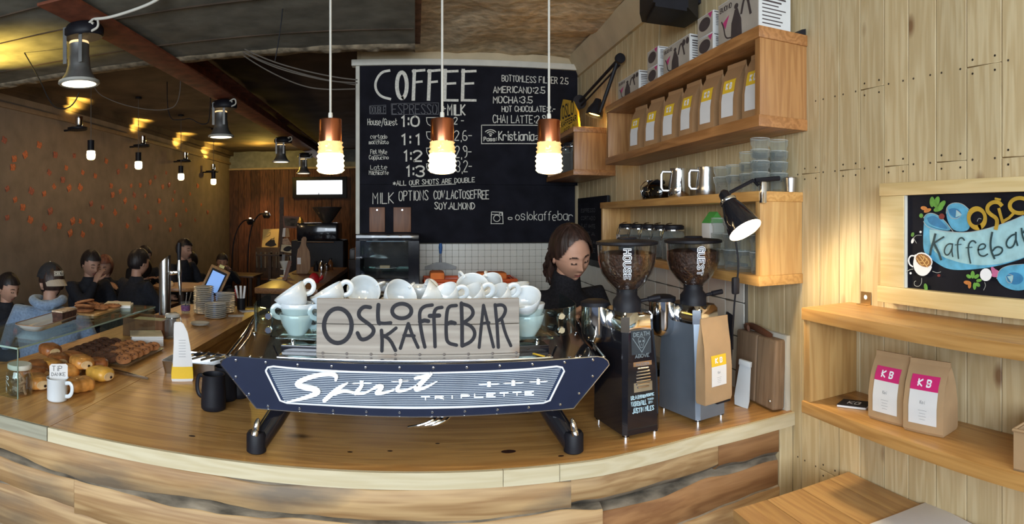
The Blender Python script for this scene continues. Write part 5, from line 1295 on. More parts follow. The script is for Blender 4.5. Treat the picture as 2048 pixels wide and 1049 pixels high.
# tip mug with card
p = on_z(103, 806, CT); mx, my = p.x, p.y+.038
t = thing('enamel_mug', 'white enamel mug holding a handwritten tip card at the front left', 'mug', (mx, my, ZC), R(-2))
b = MB(); b.lathe([(0,.002),(.034,0),(.0375,.003),(.039,.008),(.039,.078),(.0415,.082),(.0415,.084),(.0375,.082),(.0372,.008),(0,.005)], n=40); b.build('mug_body', CUPW, t, sharp=60)
b = MB(); b.tube(smooth([(.038,0,.068),(.058,0,.073),(.068,0,.060),(.066,0,.036),(.054,0,.022),(.038,0,.020)],3), .0046, 10, flat=1.6); b.build('handle', CUPW, t)
t = thing('tip_card', 'white card handwritten TIP DANKE standing in the white mug', 'card', (mx, my+.008, ZC+.008), rot=(R(-7), 0, R(35)))
q = MB(); q.prism([(-.034,0),(.034,0),(.035,.116),(.028,.122),(-.026,.122),(-.034,.114)], lambda u,v: (u,-.0005,v), lambda u,v: (u,.0005,v)); q.build('card_sheet', PAPER, t)
q = MB(); fc = lambda u,v,h=0: (u,-.0009,v); text(q, 'TiP', -.024,.014,.096,.018,.0018, fc); text(q, 'DANKE', -.026,.026,.078,.012,.0016, fc); q.build('handwriting', INK, t, flip=False)
# dog-biscuit jar
p = on_z(24, 797, CT); jx, jy = p.x-.01, p.y+.06
t = thing('treat_jar', 'squat glass jar with white lid and bone drawing behind the glass pane', 'jar', (jx, jy, ZC))
b = MB(); b.lathe([(0,.002),(.044,0),(.050,.006),(.052,.03),(.051,.075),(.044,.092),(.044,.098),(.0425,.098),(.0425,.092),(.0495,.074),(.0505,.03),(.0485,.008),(0,.007)], n=36); b.build('glass_body', GLS, t, sharp=60)
b = MB(); b.lathe([(0,.099),(.046,.099),(.0475,.101),(.0475,.114),(.045,.117),(0,.117)], n=36); b.build('lid', WHITE, t)
b = MB(); random.seed(2)
for k in range(46):
    a = random.uniform(0, 6.28); r = random.uniform(0,.036); z = random.uniform(.012,.062); d = Vector((random.uniform(-1,1), random.uniform(-1,1), random.uniform(-1,1))).normalized()*.011
    c_ = Vector((r*cos(a), r*sin(a), z)); b.tube([c_-d, c_+d], .0055, 6)
tag(b.build('biscuits', mat('dog_biscuits', (.30,.18,.10), .8, var=.5), t), kind='stuff')
q = MB(); A0 = -.62
def jf(u, v, h=0): a = A0+u/.052; return (.0528*sin(-a)*-1, -.0528*cos(a), v)
for P, wv in ((smooth([(-.030,.074),(-.024,.082),(-.018,.076),(.006,.070),(.014,.076),(.018,.066),(.012,.060),(.006,.063),(-.018,.068),(-.026,.064),(-.030,.074)],2), .003), (smooth([(-.026,.05),(-.010,.056),(.010,.050),(.020,.040)],2), .0025), (smooth([(-.034,.055),(-.036,.03),(-.030,.012),(0,.010)],2), .0022)): q.strip(P, wv, jf)
text(q, 'NOM', -.030, -.004, .034, .014, .0028, jf); text(q, 'NOM', -.026, .002, .016, .014, .0028, jf)
q.build('white_drawing', WHT, t, flip=False)
# glass shelf above the pastries
gs = thing('glass_display', 'low glass display shelf on upright panes over the pastry counter', 'display case', (-1.38, 1.768, CT))
q = MB(); q.box(-.345, 0, 0, 1.22, .186, .194, bev=.0008, seg=1); q.build('shelf_pane', GLG, gs)
q = MB(); q.box(-.345, 0, 0, .007, .0005, .1855); q.build('upright_pane', GLG, gs)
q = MB(); q.box(-.345, 0, 1.21, 1.217, .0005, .1855); q.build('upright_pane', GLG, gs)
GED = mat('bright_glass_edge', (.30,.42,.36), .15, coat=.5)
q = MB(); q.box(-.0005,.0008,0,1.22,.1865,.1935); q.build('glass_edge', GED, gs)
q = MB(); q.box(-.0005,.0008,-.0005,.0065,.0005,.1855); q.build('glass_edge', GED, gs)
q = MB(); q.box(-.345,0,-.0008,0,.1865,.1935); q.build('glass_edge', GED, gs)
ZSh = CT+.1945
# white tray with cake on the shelf
p = on_z(155, 651, ZSh)
t = thing('serving_tray', 'long white ceramic tray with crumbs on the glass shelf', 'tray', (-1.555, 2.22, ZSh), R(96))
def rr(a, c, r, z, n=5):
    P = []
    for sx, sy, a0 in ((1,1,0),(-1,1,90),(-1,-1,180),(1,-1,270)):
        for k in range(n): an = R(a0+90*k/(n-1)); P.append((sx*(a-r)+r*cos(an), sy*(c-r)+r*sin(an), z))
    return P
b = MB(); b.loft([rr(.17,.045,.03,.001), rr(.195,.068,.04,.024), rr(.200,.073,.045,.027), rr(.197,.070,.043,.028), rr(.185,.058,.035,.014), rr(.165,.042,.03,.008)]); b.build('tray_dish', CUPW, t, sharp=50)
b = MB(); P = [(x, y, .0286) for x, y, z in rr(.1975,.0705,.043,0)]; b.tube(P+[P[0]], .0018, 6, cap=False); b.build('brown_rim_line', mat('brown_glaze', (.25,.12,.05), .4), t)
t = thing('chocolate_cake', 'dark chocolate loaf cake with pale icing on the white tray', 'cake', (-1.53, 2.315, ZSh+.009), R(92))
b = MB(); b.loft([[(x, y, z) for x, y in ((-.062,-.026),(.062,-.026),(.062,.026),(-.062,.026))] if z < .045 else [(x*1.06, y*1.1, z) for x, y in ((-.062,-.026),(.062,-.026),(.062,.026),(-.062,.026))] for z in (0,.02,.046)]); b.build('sponge', mat('chocolate_sponge', (.055,.022,.014), .9, var=.4, scale=60, bump=.6), t, sharp=30)
b = MB(); b.box(-.066,.066,-.029,.029,.0462,.054,bev=.003); b.build('icing', mat('speckled_icing', (.50,.36,.24), .7, var=.5, scale=45, bump=.5), t)
# cookies on a board on the shelf
t = thing('cookie_board', 'small orange wooden board under the flat brown cookies on the glass shelf', 'board', (-1.60, 2.68, ZSh), R(3))
q = MB(); q.loft([rr(.10,.15,.03,0), rr(.10,.15,.03,.010)]); q.build('board_slab', TABLE, t)
CK = mat('brown_cookie', (.33,.135,.05), .85, var=.35, scale=40, bump=.7); CKD = mat('dark_chocolate_cookie', (.10,.04,.022), .85, var=.45, scale=45, bump=.7)
def cookie(name, lab, r, m, group):
    t = thing(name, lab, 'cookie', (0,0,0), 0, group)
    b = MB(); b.lathe([(0,0),(r*.9,0),(r,.004),(r*.96,.009),(r*.7,.013),(r*.35,.0125),(0,.014)], n=22, bump=lambda k,i: random.uniform(-.0015,.0015)); b.build('cookie_disc', m, t)
    b = MB()
    for k in range(9):
        a = random.uniform(0,6.28); q_ = r*random.uniform(.1,.75); b.lathe([(.0045,0),(.003,.003),(0,.004)], (q_*cos(a), q_*sin(a), .0115), 7)
    tag(b.build('chocolate_chips', CKD if m is CK else mat('chip_gloss', (.04,.018,.012), .4), t), kind='stuff')
    return t
ck0 = cookie('cookie', 'flat brown cookie lying at the front of the small wooden board', .052, CK, 'cookies on the small wooden board')
ck0.location = (-1.55, 2.80, ZSh+.0105)
for k, (x, y, z, a, nm) in enumerate(((-1.60,2.60,.0105,0,'left'), (-1.56,2.68,.022,8,'middle'), (-1.62,2.72,.030,12,'far upper'), (-1.58,2.57,.034,14,'top left'), (-1.62,2.64,.047,14,'topmost'))):
    copy_tree(ck0, (x, y, ZSh+z), (R(a), R(a*.5), k), 'flat brown cookie on the small wooden board, the %s one of the heap' % nm)
t = thing('paper_napkins', 'small stack of cream napkins on the far end of the glass shelf', 'napkins', (-1.56, 2.895, ZSh), R(20))
q = MB(); q.box(-.075,.075,-.07,.07,0,.012,bev=.002); q.build('napkin_stack', PAPER, t)
q = MB(); q.prism([(-.075,-.07),(.075,-.07),(.06,.07),(-.07,.072)], lambda u,v: (u,v,.0122), lambda u,v: (u,v,.017)); q.build('top_napkin', mat('cream_napkin', (.66,.60,.46), .8), t)
# pastries on the counter
CR1 = mat('golden_pastry', (.62,.27,.06), .42, var=.45, scale=22, bump=.5, coat=.3); CR2 = mat('brown_pastry', (.36,.12,.035), .45, var=.5, scale=22, bump=.5, coat=.3); CR3 = mat('yellow_pastry', (.78,.42,.07), .42, var=.3, scale=18, bump=.4, coat=.3); PALE = mat('pale_pastry_side', (.72,.50,.26), .7, var=.25, scale=25)
def pastry(lab, m):
    t = thing('chocolate_pastry', lab, 'pastry', (0,0,0), 0, 'pastries beside the tip mug')
    b = MB(); rings = []; n = 16
    for i in range(11):
        u = -1+2*i/10; k = (1-abs(u)**5*.35); ridge = 1+.05*cos(i*2.2)
        se = lambda c_: math.copysign(abs(c_)**.62, c_)
        rings.append([(u*.058, se(cos(a))*.046*k*ridge, .023+se(sin(a))*(.030 if sin(a) > 0 else .023)*k*ridge) for a in [2*pi*j/n for j in range(n)]])
    b.loft(rings); b.build('crust', m, t, sharp=50)
    for s in (-1, 1):
        b = MB(); b.lathe([(.032,-.003),(.025,.002),(.012,.001),(0,.003)], n=14, sx=1, sy=.62, M=Matrix.Translation((s*.0575,0,.024))@Matrix.Rotation(R(90*s),4,'Y')@Matrix.Rotation(R(90),4,'Z')); b.build('layered_end', PALE, t)
        b = MB(); b.lathe([(.006,.0035),(.005,.0055),(0,.006)], n=8, M=Matrix.Translation((s*.0585,.008,.020))@Matrix.Rotation(R(90*s),4,'Y')); b.build('chocolate_stick', mat('dark_chocolate', (.02,.008,.006), .4), t)
    return t
pa = [pastry('chocolate pastry behind the tip mug, golden', CR1), pastry('x', CR2), pastry('x', CR3)]
PL = [(195,762,2,-20,0,'bright yellow pastry at the right front of the pile'), (152,785,0,60,0,'golden pastry just right of the white mug'), (68,778,0,-30,0,'golden pastry between the glass jar and the mug'),
      (158,752,0,-35,.030,'large golden pastry on top at the right of the pile'), (125,756,0,40,0,'golden pastry in the middle of the pile'), (95,745,0,-15,0,'golden pastry in the second row at the left'),
      (70,748,1,-50,0,'dark brown pastry at the far left of the pile'), (185,742,1,30,0,'dark brown pastry at the far right of the pile'), (112,733,1,-40,.0,'dark brown pastry in the back row, left'),
      (140,728,1,-20,.0,'dark brown pastry in the back row, middle'), (95,724,1,-30,.028,'dark brown pastry at the very back, raised on others'), (62,762,1,10,0,'brown pastry beside the lid of the jar')]
used = set()
for px, py, k, rz, dz, lab in PL:
    p = on_z(px, py, CT)
    if k in used: copy_tree(pa[k], (p.x, p.y+.02, ZC+dz), (0,0,R(rz)), lab)
    else: used.add(k); pa[k].location = (p.x, p.y+.02, ZC+dz); pa[k].rotation_euler = (0,0,R(rz)); pa[k]['label'] = lab
# tongs
t = thing('pastry_tongs', 'slim steel pastry tongs lying right of the pastries', 'tongs', tuple(on_z(235, 752, CT)+Vector((0,0,.004))), R(-12))
b = MB(); b.tube([(.15,.02,.004),(.0,.012,.004),(-.09,.0,.003)], .0028, 6, flat=2); b.tube([(.15,.02,.004),(.0,.040,.004),(-.09,.045,.003)], .0028, 6, flat=2); b.build('arm', STEEL, t)
b = MB(); b.prism([(-.15,-.008),(-.09,-.006),(-.09,.008),(-.15,.010)], lambda u,v: (u,v,.0), lambda u,v: (u,v,.003)); b.prism([(-.15,.036),(-.09,.038),(-.09,.052),(-.15,.054)], lambda u,v: (u,v,.0), lambda u,v: (u,v,.003)); b.build('grip_end', mat('dark_wood_grip', (.10,.05,.03), .6), t)
# baking tray of cookies
t = thing('baking_tray', 'steel tray lined with paper full of cookies behind the pastries', 'tray', (-1.425, 2.60, ZC), R(0))
b = MB(); b.loft([rr(.172,.20,.012,0), rr(.180,.208,.014,.012), rr(.182,.210,.014,.013), rr(.179,.207,.014,.013), rr(.170,.198,.012,.003)]); b.build('steel_tray', STEEL, t)
b = MB(); b.loft([rr(.168,.196,.004,.0035), rr(.168,.196,.004,.005)]); b.build('baking_paper', mat('tan_baking_paper', (.50,.36,.20), .8), t)
ckb = cookie('cookie', 'x', .038, CK, 'cookies on the steel baking tray'); ckd = cookie('cookie', 'x', .038, CKD, 'cookies on the steel baking tray')
col_names = ('leftmost','second','third','fourth','rightmost'); row_names = ('front','second','third','fourth','fifth','back')
fst = {}
for c_ in range(5):
    for r_ in range(6):
        dark = (c_ < 2) or (c_ == 2 and r_ < 3) or (c_ == 3 and r_ == 0)
        src = ckd if dark else ckb
        lab = '%s cookie on the steel tray, %s column from the left, %s row' % ('dark chocolate' if dark else 'brown', col_names[c_], row_names[r_])
        loc = (-1.565+c_*.070+random.uniform(-.006,.006), 2.45+r_*.058+random.uniform(-.006,.006), ZC+.010+.003*(r_ > 0)+random.uniform(0,.002)); rot = (R(22), R(random.uniform(-6,6)), random.uniform(0,.4))
        loc = (loc[0], loc[1], loc[2]+.012)
        if dark not in fst: fst[dark] = 1; src.location = loc; src.rotation_euler = rot; src['label'] = lab
        else: copy_tree(src, loc, rot, lab)
# napkin pile, box, clip jar, tap
t = thing('napkin_pile', 'thick pile of white napkins with a beige top sheet behind the cookie tray', 'napkins', (-1.40, 2.92, ZC), R(28))
for k in range(5): q = MB(); q.box(-.085+random.uniform(-.004,.004),.085,-.08,.08+random.uniform(-.004,.004),.0105*k,.0105*k+.0100,bev=.002); q.build('folded_napkins', PAPER, t)
q = MB(); q.box(-.09,.082,-.078,.085,.053,.0555); q.build('top_sheet', mat('beige_paper', (.58,.48,.33), .8), t)
t = thing('wooden_crate', 'low brown wooden box under the far end of the glass shelf', 'box', (-1.62, 3.06, ZC), R(0))
for a in ((0,.25,0,.012,0,.10),(0,.25,.188,.20,0,.10),(0,.012,.0125,.1875,0,.10),(.238,.25,.0125,.1875,0,.10)): q = MB(); q.box(*a, bev=.001, seg=1); q.build('board', DW, t)
q = MB(); q.box(.02,.23,.02,.18,0,.085); q.build('folded_cloths', mat('pale_green_cloth', (.50,.52,.40), .9), t)
t = clipjar(0, 0, 'empty clip-top glass jar at the foot of the steel tap column', 1.0, None, loc=(-1.335, 3.12, ZC), group=None, rz=R(200))
tp = thing('beer_tap', 'tall steel tap column with slanted top and black-handled spout', 'tap', (-1.475, 3.33, ZC))
b = MB(); r = .036; n = 32; H = .455
rb = [[(r*cos(2*pi*i/n), r*sin(2*pi*i/n), 0) for i in range(n)], [(r*cos(2*pi*i/n), r*sin(2*pi*i/n), H-.035+.035*cos(2*pi*i/n)) for i in range(n)]]
b.loft(rb); b.build('column', mat('satin_steel_column', (.62,.61,.60), .22, 1, var=.05, scale=50, stretch=(1,1,.03)), tp, sharp=50)
b = MB(); b.lathe([(.052,0),(.052,.010),(.036,.016)], n=28, cap0=True); b.build('base_flange', STEEL, tp)
b = MB(); b.tube([(.034,0,.345),(.085,0,.350)], [.014,.010], 12); b.lathe([(.011,0),(.014,.008),(.011,.016),(0,.018)], n=14, M=Matrix.Translation((.050,-.016,.348))@Matrix.Rotation(R(90),4,'X')); b.build('shank', CHROME, tp)
b = MB(); b.tube([(.095,0,.425),(.096,0,.385),(.096,0,.35),(.097,0,.32),(.100,0,.27),(.102,-.0,.215)], [.009,.012,.016,.012,.010,.006], 14); b.build('spout', CHROME, tp)
b = MB(); b.tube([(.094,0,.425),(.093,0,.50),(.095,0,.53)], [.010,.015,.011], 12); b.build('black_handle', BLKM, tp)
# plates: stacks of saucers
def saucer(lab, group, r=.071):
    t = thing('saucer', lab, 'saucer', (0,0,0), 0, group)
    b = MB(); b.lathe([(0,.001),(.030,0),(.034,.001),(.058,.006),(r,.012),(r+.0008,.0135),(r-.001,.0145),(.056,.0085),(.033,.004),(0,.004)], n=36); b.build('dish', PLATE, t, sharp=70)
    return t
s0 = None
def stack(x, y, n, r, nm, dz=.0125, z0=ZC):
    global s0
    for k in range(n):
        pos = ('bottom','second','third','fourth','fifth','sixth','seventh','eighth','ninth','tenth','eleventh','twelfth','thirteenth','fourteenth','fifteenth')[k]
        lab = 'ivory saucer, %s from below in the %s' % (pos, nm); g = 'saucers in the '+nm
        loc = (x+random.uniform(-.002,.002), y+random.uniform(-.002,.002), z0+k*dz)
        if s0 is None: s0 = saucer(lab, g); s0.location = loc
        else: copy_tree(s0, loc, (0,0,random.uniform(0,6)), lab, g, scale=(r/.071, r/.071, 1.0))
stack(-1.467, 3.99, 15, .073, 'tallest stack on the far counter', .0128)
stack(-1.335, 4.08, 11, .071, 'medium stack at the right of the far counter', .0128)
stack(-1.325, 3.84, 8, .074, 'short front stack on the far counter', .0128)
p = on_z(393, 655, CT); stack(p.x, p.y+.06, 2, .060, 'lone pair lying in front of the stacks', .006)
p = on_z(402, 651, CT)
# glass with spoons
p = on_z(368, 628, CT)
t = thing('spoon_glass', 'small glass with a purple label holding teaspoons, left of the saucers', 'glass', (p.x, p.y+.03, ZC))
b = MB(); b.lathe([(0,.001),(.030,0),(.034,.08),(.032,.08),(.028,.006),(0,.006)], n=26); b.build('glass_body', GLT, t, sharp=60)
b = MB(); b.lathe([(.0318,.018),(.0345,.055)], n=26); b.build('label_band', mat('purple_label', (.18,.08,.22), .6, var=.4, scale=60), t)
for dx, a in ((-.008,8),(.01,14),(.0,4)):
    b = MB(); b.tube([(dx,0,.006),(dx+.01*a/8,0,.09),(dx+.016*a/8,0,.125),(dx+.018*a/8,0,.145)], [.003,.0025,.004,.003], 8, flat=2.2); b.lathe([(.0085,0),(.006,.003),(0,.004)], (dx+.018*a/8,0,.148), 10, sy=.5, cap0=True); b.build('teaspoon', CHROME, t)
# tablet on a wooden stand
t = thing('tablet_stand', 'angled wooden stand holding a blue-lit tablet behind the saucer stacks', 'tablet', (-1.50, 4.33, ZC), rot=(0, 0, R(12)))
Mt = Matrix.Translation((0,0,.19)) @ Matrix.Rotation(R(24),4,'Y') @ Matrix.Rotation(R(-18),4,'X')
TW = wood('oak_stand', (.42,.23,.09), (.30,.15,.05), 'z', .5, 0)
b = MB(); b.box(-.08,.08,-.01,.012,-.115,.115, bev=.006, M=Mt); b.build('wooden_frame', TW, t)
b = MB(); b.box(-.062,.062,-.013,-.0101,-.098,.092, bev=.001, M=Mt, seg=1); b.build('tablet_body', BLKM, t)
b = MB(); b.box(-.050,.050,-.0142,-.0131,-.080,.074, M=Mt); b.build('screen', emis('blue_screen', (.16,.30,.62), .75), t)
b = MB(); b.box(-.02,.02,-.014,-.0,.116,.140, bev=.002, M=Mt, seg=1); b.build('yellow_note', mat('pale_yellow_note', (.70,.62,.25), .8), t)
b = MB(); b.box(-.06,.06,.0,.11,0,.012,bev=.002); b.prism([(.0,.012),(.11,.012),(.02,.19)], lambda u,v: (-.03,u,v), lambda u,v: (.03,u,v)); b.build('stand_foot', TW, t)
t = thing('straw_holder', 'dark pot of rolled white paper tubes right of the tablet', 'pot', (-1.27, 4.26, ZC))
b = MB(); b.lathe([(0,0),(.03,0),(.033,.085),(.030,.085),(.027,.005),(0,.005)], n=20); b.build('pot', BLKM, t)
for dx, dy, lx in ((-.012,0,-.03),(.012,.004,.016),(.0,-.010,.0),(.004,.012,-.012)):
    b = MB(); b.tube([(dx,dy,.008),(dx+lx,dy,.175)], .009, 10); b.build('paper_tube', PAPER, t)
b = MB(); b.tube([(-.016,.0,.008),(-.045,0,.15)], .008, 8); b.build('red_tube', mat('red_paper', (.45,.03,.03), .7), t)
for i, (px, py, rz, m_, lab) in enumerate(((472,632,20,PAPER,'folded white receipt lying in front of the saucers at the counter edge'), (520,618,-15,YEL,'yellow leaflet at the far end of the left counter'), (500,623,35,PAPER,'open white leaflet beside the yellow one'))):
    p = on_z(px, py, CT); x = min(p.x, -1.20)
    q = MB(); q.box(-.055,.055,-.035,.035,0,.0012+.0008*i); o = q.build('paper_leaflet', m_, None, (x, min(p.y, 4.33), ZC), (0,0,R(rz))); tag(o, lab, 'leaflet')
q = MB(); q.box(-.05,.05,-.008,.008,0,.008,bev=.003); tag(q.build('marker_pen', BLKM, None, (-1.22, 4.36, ZC), (0,0,R(8))), 'black pen at the far end of the left counter', 'pen')
# knock box tray with cutlery beside the machine
t = thing('cutlery_tray', 'dark steel tray of spoons between the left counter and the machine', 'tray', (-.90, 2.50, ZC), 0)
b = MB(); b.loft([rr(.17,.10,.02,0), rr(.18,.11,.02,.055), rr(.178,.108,.02,.055), rr(.168,.098,.018,.004)]); b.build('tray', STEEL, t)
for k in range(5):
    b = MB(); x = -.10+.045*k; b.tube([(x,-.06,.062),(x+.03,.03,.060),(x+.04,.06,.060)], [.0025,.003,.008], 8, flat=2); b.build('spoon', CHROME, t)
b = MB(); b.tube([(-.12,.0,.060),(-.02,.05,.066),(.05,.04,.066)], [.007,.006,.004], 8); b.build('dark_handle', BLKM, t)

# =====================================================================
# CEILING: beams, spots, cables
# =====================================================================
bm_ = thing('ceiling_beam', 'red-brown painted steel beam running back under the ceiling with spotlights', 'beam', (-1.75, 2.55, 2.735))
q = MB(); q.box(-.11,.11,0,9.2,.0,.016,bev=.002); q.box(-.015,.015,0,9.2,.016,.14); q.box(-.11,.11,0,9.2,.14,.155,bev=.002)
q.build('girder', RUST, bm_)
REFL = emis('spot_reflector_glow', (1,.86,.62), 2.6)
ALU = mat('dull_aluminium', (.30,.30,.29), .42, .8, var=.15)
def spot(x, y, ztop, lab, rz=0):
    t = thing('spotlight', lab, 'spotlight', (x, y, ztop), rz, 'bell-shaped spotlights under the beam')
    b = MB(); b.lathe([(.115,.0),(.125,.01),(.125,.045),(.10,.075),(.06,.085),(0,.085)], n=24, cap0=True, sy=.8); b.build('ballast_box', BLKM, t, (.03, 0, -.085))
    b = MB(); b.lathe([(.050,-.115),(.060,-.12),(.060,-.19),(.064,-.195),(.066,-.245),(.078,-.285),(.108,-.33),(.110,-.335)], n=36); b.build('reflector_bell', ALU, t, sharp=60)
    b = MB(); b.lathe([(.106,-.328),(.120,-.332),(.122,-.345),(.112,-.352),(.100,-.349)], n=36); b.build('front_ring', mat('pale_ring', (.42,.42,.38), .5), t)
    b = MB(); b.lathe([(.103,-.347),(.05,-.330),(0,-.325)], n=36); b.build('glowing_glass', REFL, t)
    b = MB(); b.lathe([(.049,-.115),(.058,-.112),(.056,-.104),(.0,-.102)], n=28); b.build('warm_slot', emis('slot_glow', (1,.70,.35), .8), t)
    b = MB(); b.box(-.062,-.038,-.075,-.070,-.24,-.03); b.box(.04,.062,-.07,-.065,-.24,-.06); b.build('bracket', ALU, t)
    b = MB(); b.tube(smooth([(.10,-.06,-.03),(.16,-.07,.0),(.17,-.06,-.06),(.12,-.06,-.075)],3), .007, 8); b.lathe(cyl(.013,.03,12,.003), M=Matrix.Translation((.10,-.05,-.035))@Matrix.Rotation(R(90),4,'Y')); b.build('cable_loop', WHITE, t)
    light('spot_beam', 'SPOT', (x, y, ztop-.37), 10, (1,.74,.42), .08, (x, y, 0), spot=110, blend=.8)
    return t
for i, (px, py, nm) in enumerate(((158,142,'large bell-shaped spotlight nearest the camera at the upper left'), (442,274,'second bell-shaped spotlight along the red beam'), (562,324,'third bell-shaped spotlight along the red beam, against the yellow glow'), (607,347,'smallest farthest bell-shaped spotlight near the bright pane'))):
    D = (2.95, 5.35, 8.1, 9.9)[i]; p = on_y(px, py, D); x = p.x; zt = min(p.z+.345, 2.745)
    spot(x, D, zt, nm)
# heavy white cable at the first spot
t = thing('white_cable', 'thick white cable arching from the nearest spotlight up to the ceiling', 'cable', tuple(on_y(200, 38, 2.80)))
q = MB(); o0 = Vector(t.location); q.tube(smooth([tuple(on_y(a, c, 2.8)-o0) for a, c in ((190,38),(215,36),(250,26),(290,12),(318,-2),(330,-14))], 3), .008, 8); q.build('cable_run', WHITE, t)
# thin cables
def cable(name, lab, P, r=.004, m=BLKM):
    o0 = P[0]; t = thing(name, lab, 'cable', tuple(o0)); q = MB(); q.tube(smooth([tuple(p-o0) for p in P], 3), r, 6); q.build('cable_run', m, t); return t
BCAB = mat('grey_brown_cable', (.13,.11,.09), .7)
cable('black_cable', 'thin black cable drooping across the upper left corner of the ceiling', [on_y(a, c, 3.3) for a, c in ((0,20),(40,90),(80,160),(95,195),(110,217),(135,218),(150,205),(158,186))], .0045)
cable('hanging_wire', 'thin wire sagging from the left wall rail towards the second spotlight', [on_y(a, c, 4.6) for a, c in ((180,112),(185,182),(230,205),(280,218),(330,222),(360,208),(362,120))], .004, BCAB)
for k, (d, a) in enumerate(((3.9, [(405,12),(440,60),(480,95),(540,122),(600,140),(670,155),(715,160)]), (3.95, [(400,10),(432,62),(480,102),(540,132),(600,150),(660,163),(715,166)]), (3.98, [(410,8),(450,70),(500,112),(560,135),(640,158),(712,170)]), (4.0, [(470,100),(530,140),(600,172),(650,180),(712,178)]))):
    cable('loose_cable', ('uppermost','second','third','lowest')[k]+' of the loose cables sagging across the dark ceiling to the chalkboard', [on_y(px, py, d) for px, py in a], .0045, BCAB)
cable('ceiling_wire', 'thin black wire hanging from a hook in the concrete near the cables', [on_y(a, c, 3.2) for a, c in ((566,12),(562,50),(556,90),(550,122))], .003)
cable('lamp_wire', 'black wire looping above the second spotlight', [on_y(a, c, 5.5) for a, c in ((334,150),(335,240),(365,240),(380,236),(395,246),(410,250),(420,242),(422,150))], .005)
# small bulbs over the tables
def bulb(x, y, z, lab, s):
    t = thing('bulb_pendant', lab, 'pendant lamp', (x, y, z), 0, 'small bulb pendants along the left wall')
    b = MB(); b.lathe([(0,0),(.028,.003),(.040,.02),(.042,.05),(.038,.085),(.028,.09)], n=20, bump=lambda k,i: .002*cos(i*pi)); b.build('glowing_glass', GLOW2, t)
    b = MB(); b.lathe([(.034,.088),(.034,.19),(.0,.192)], n=20, cap0=True); b.build('socket', BLKM, t)
    b = MB(); b.tube([(0,0,.19),(0,0,2.97-z)], .004, 6); b.build('cord', BCAB, t)
    b = MB(); b.lathe(cyl(.04,.02,14,.004)); b.build('ceiling_rose', BLKM, t, (0,0,2.955-z))
    light('bulb_light', 'POINT', (x, y, z-.06), 4.2, (1,.66,.32), .04)
GLOW2 = emis('small_bulb_glass', (1,.84,.50), 5.5)
for i, (px, py) in enumerate(((182,320),(277,339),(362,361),(427,370))):
    D = -3.0/tan(th(px)); p = on_y(px, py, D); bulb(p.x, D, p.z, ('nearest','second','third','farthest')[i]+' of the four small bulbs hanging along the left wall', 1)
# black uplights on the left wall
for i, (px, py) in enumerate(((155,252),(283,287),(368,318),(424,340))):
    X = -3.62; r = X/sin(th(px)); Y = r*cos(th(px)); z = EYE-(py-436)/1200*r
    t = thing('wall_uplight', ('nearest','second','third','farthest')[i]+' of the black uplights mounted high on the left wall', 'wall lamp', (XL+.001, Y, z), 0, 'black uplights on the left wall')
    b = MB(); b.tube([(0,0,-.04),(.09,0,-.04),(.16,0,-.02)], .012, 8); b.lathe([(.0,-.03),(.09,-.03),(.10,-.02),(.10,.0),(0,0)], (.18,0,-.02), 20, sx=1.2, sy=1); b.build('dish', BLKM, t)
    b = MB(); b.lathe([(.035,0),(.042,.02),(.046,.11),(.044,.11),(.038,.02),(0,.018)], (.20,0,-.01), 20); b.build('steel_cup', CHROME, t)
    b = MB(); b.lathe([(0,.03),(.03,.035),(.025,.07),(0,.085)], (.20,0,-.01), 14); b.build('bulb', emis('uplight_bulb', (1,.75,.25), 3), t)
    light('uplight', 'SPOT', (XL+.20, Y, z+.12), 60, (1,.66,.12), .04, (XL+.08, Y+.1, 3.0), spot=85, blend=.6)
light('uplight_left', 'SPOT', (-3.2, 3.0, 2.25), 190, (1,.66,.12), .05, (-2.85, 3.1, 2.77), spot=76, blend=.8)
light('uplight_far', 'POINT', (-2.75, 10.6, 2.72), 24, (1,.66,.12), .05)
light('poster_lamp', 'SPOT', (-2.45, 10.0, 1.95), 16, (1,.66,.25), .04, (-2.55, 10.6, 1.3), spot=60)
light('far_wall_lamp', 'SPOT', (-3.3, 11.0, 2.0), 12, (1,.45,.15), .05, (-2.9, 11.9, 1.3), spot=90)
light('far_wall_lamp', 'SPOT', (-2.7, 11.2, 1.9), 8, (1,.45,.15), .05, (-2.5, 11.9, 1.25), spot=80)
# =====================================================================
# PAPER NOTES on the left wall
# =====================================================================
NOTE = mat('orange_paper_note', (.50,.15,.06), .8, var=.3, scale=60); NOTE2 = mat('pink_paper_note', (.34,.11,.07), .8, var=.3, scale=60)
npx = [(8,280),(28,318),(50,310),(78,290),(110,310),(148,312),(25,335),(98,345),(132,336),(165,345),(190,352),(14,378),(62,382),(88,388),(108,373),(125,360),(138,377),(160,375),(30,400),(45,415),(100,423),(60,440),(14,436),(88,455),(118,452),(145,443),(160,443),(185,443),(202,450),(140,467),(165,469),(212,322),(236,344),(252,333),(222,372),(225,390),(240,383),(262,372),(280,371),(268,390),(250,402),(290,392),(300,365),(310,355),(325,374),(332,346),(338,370),(349,384),(345,400),(318,402),(296,425),(276,440),(254,452),(300,455),(330,440),(352,430),(366,402),(380,388),(372,420),(390,440),(340,460),(395,372),(402,410),(415,425),(230,425),(205,415),(182,408),(320,425),(270,415),(360,450)]
n0 = {}
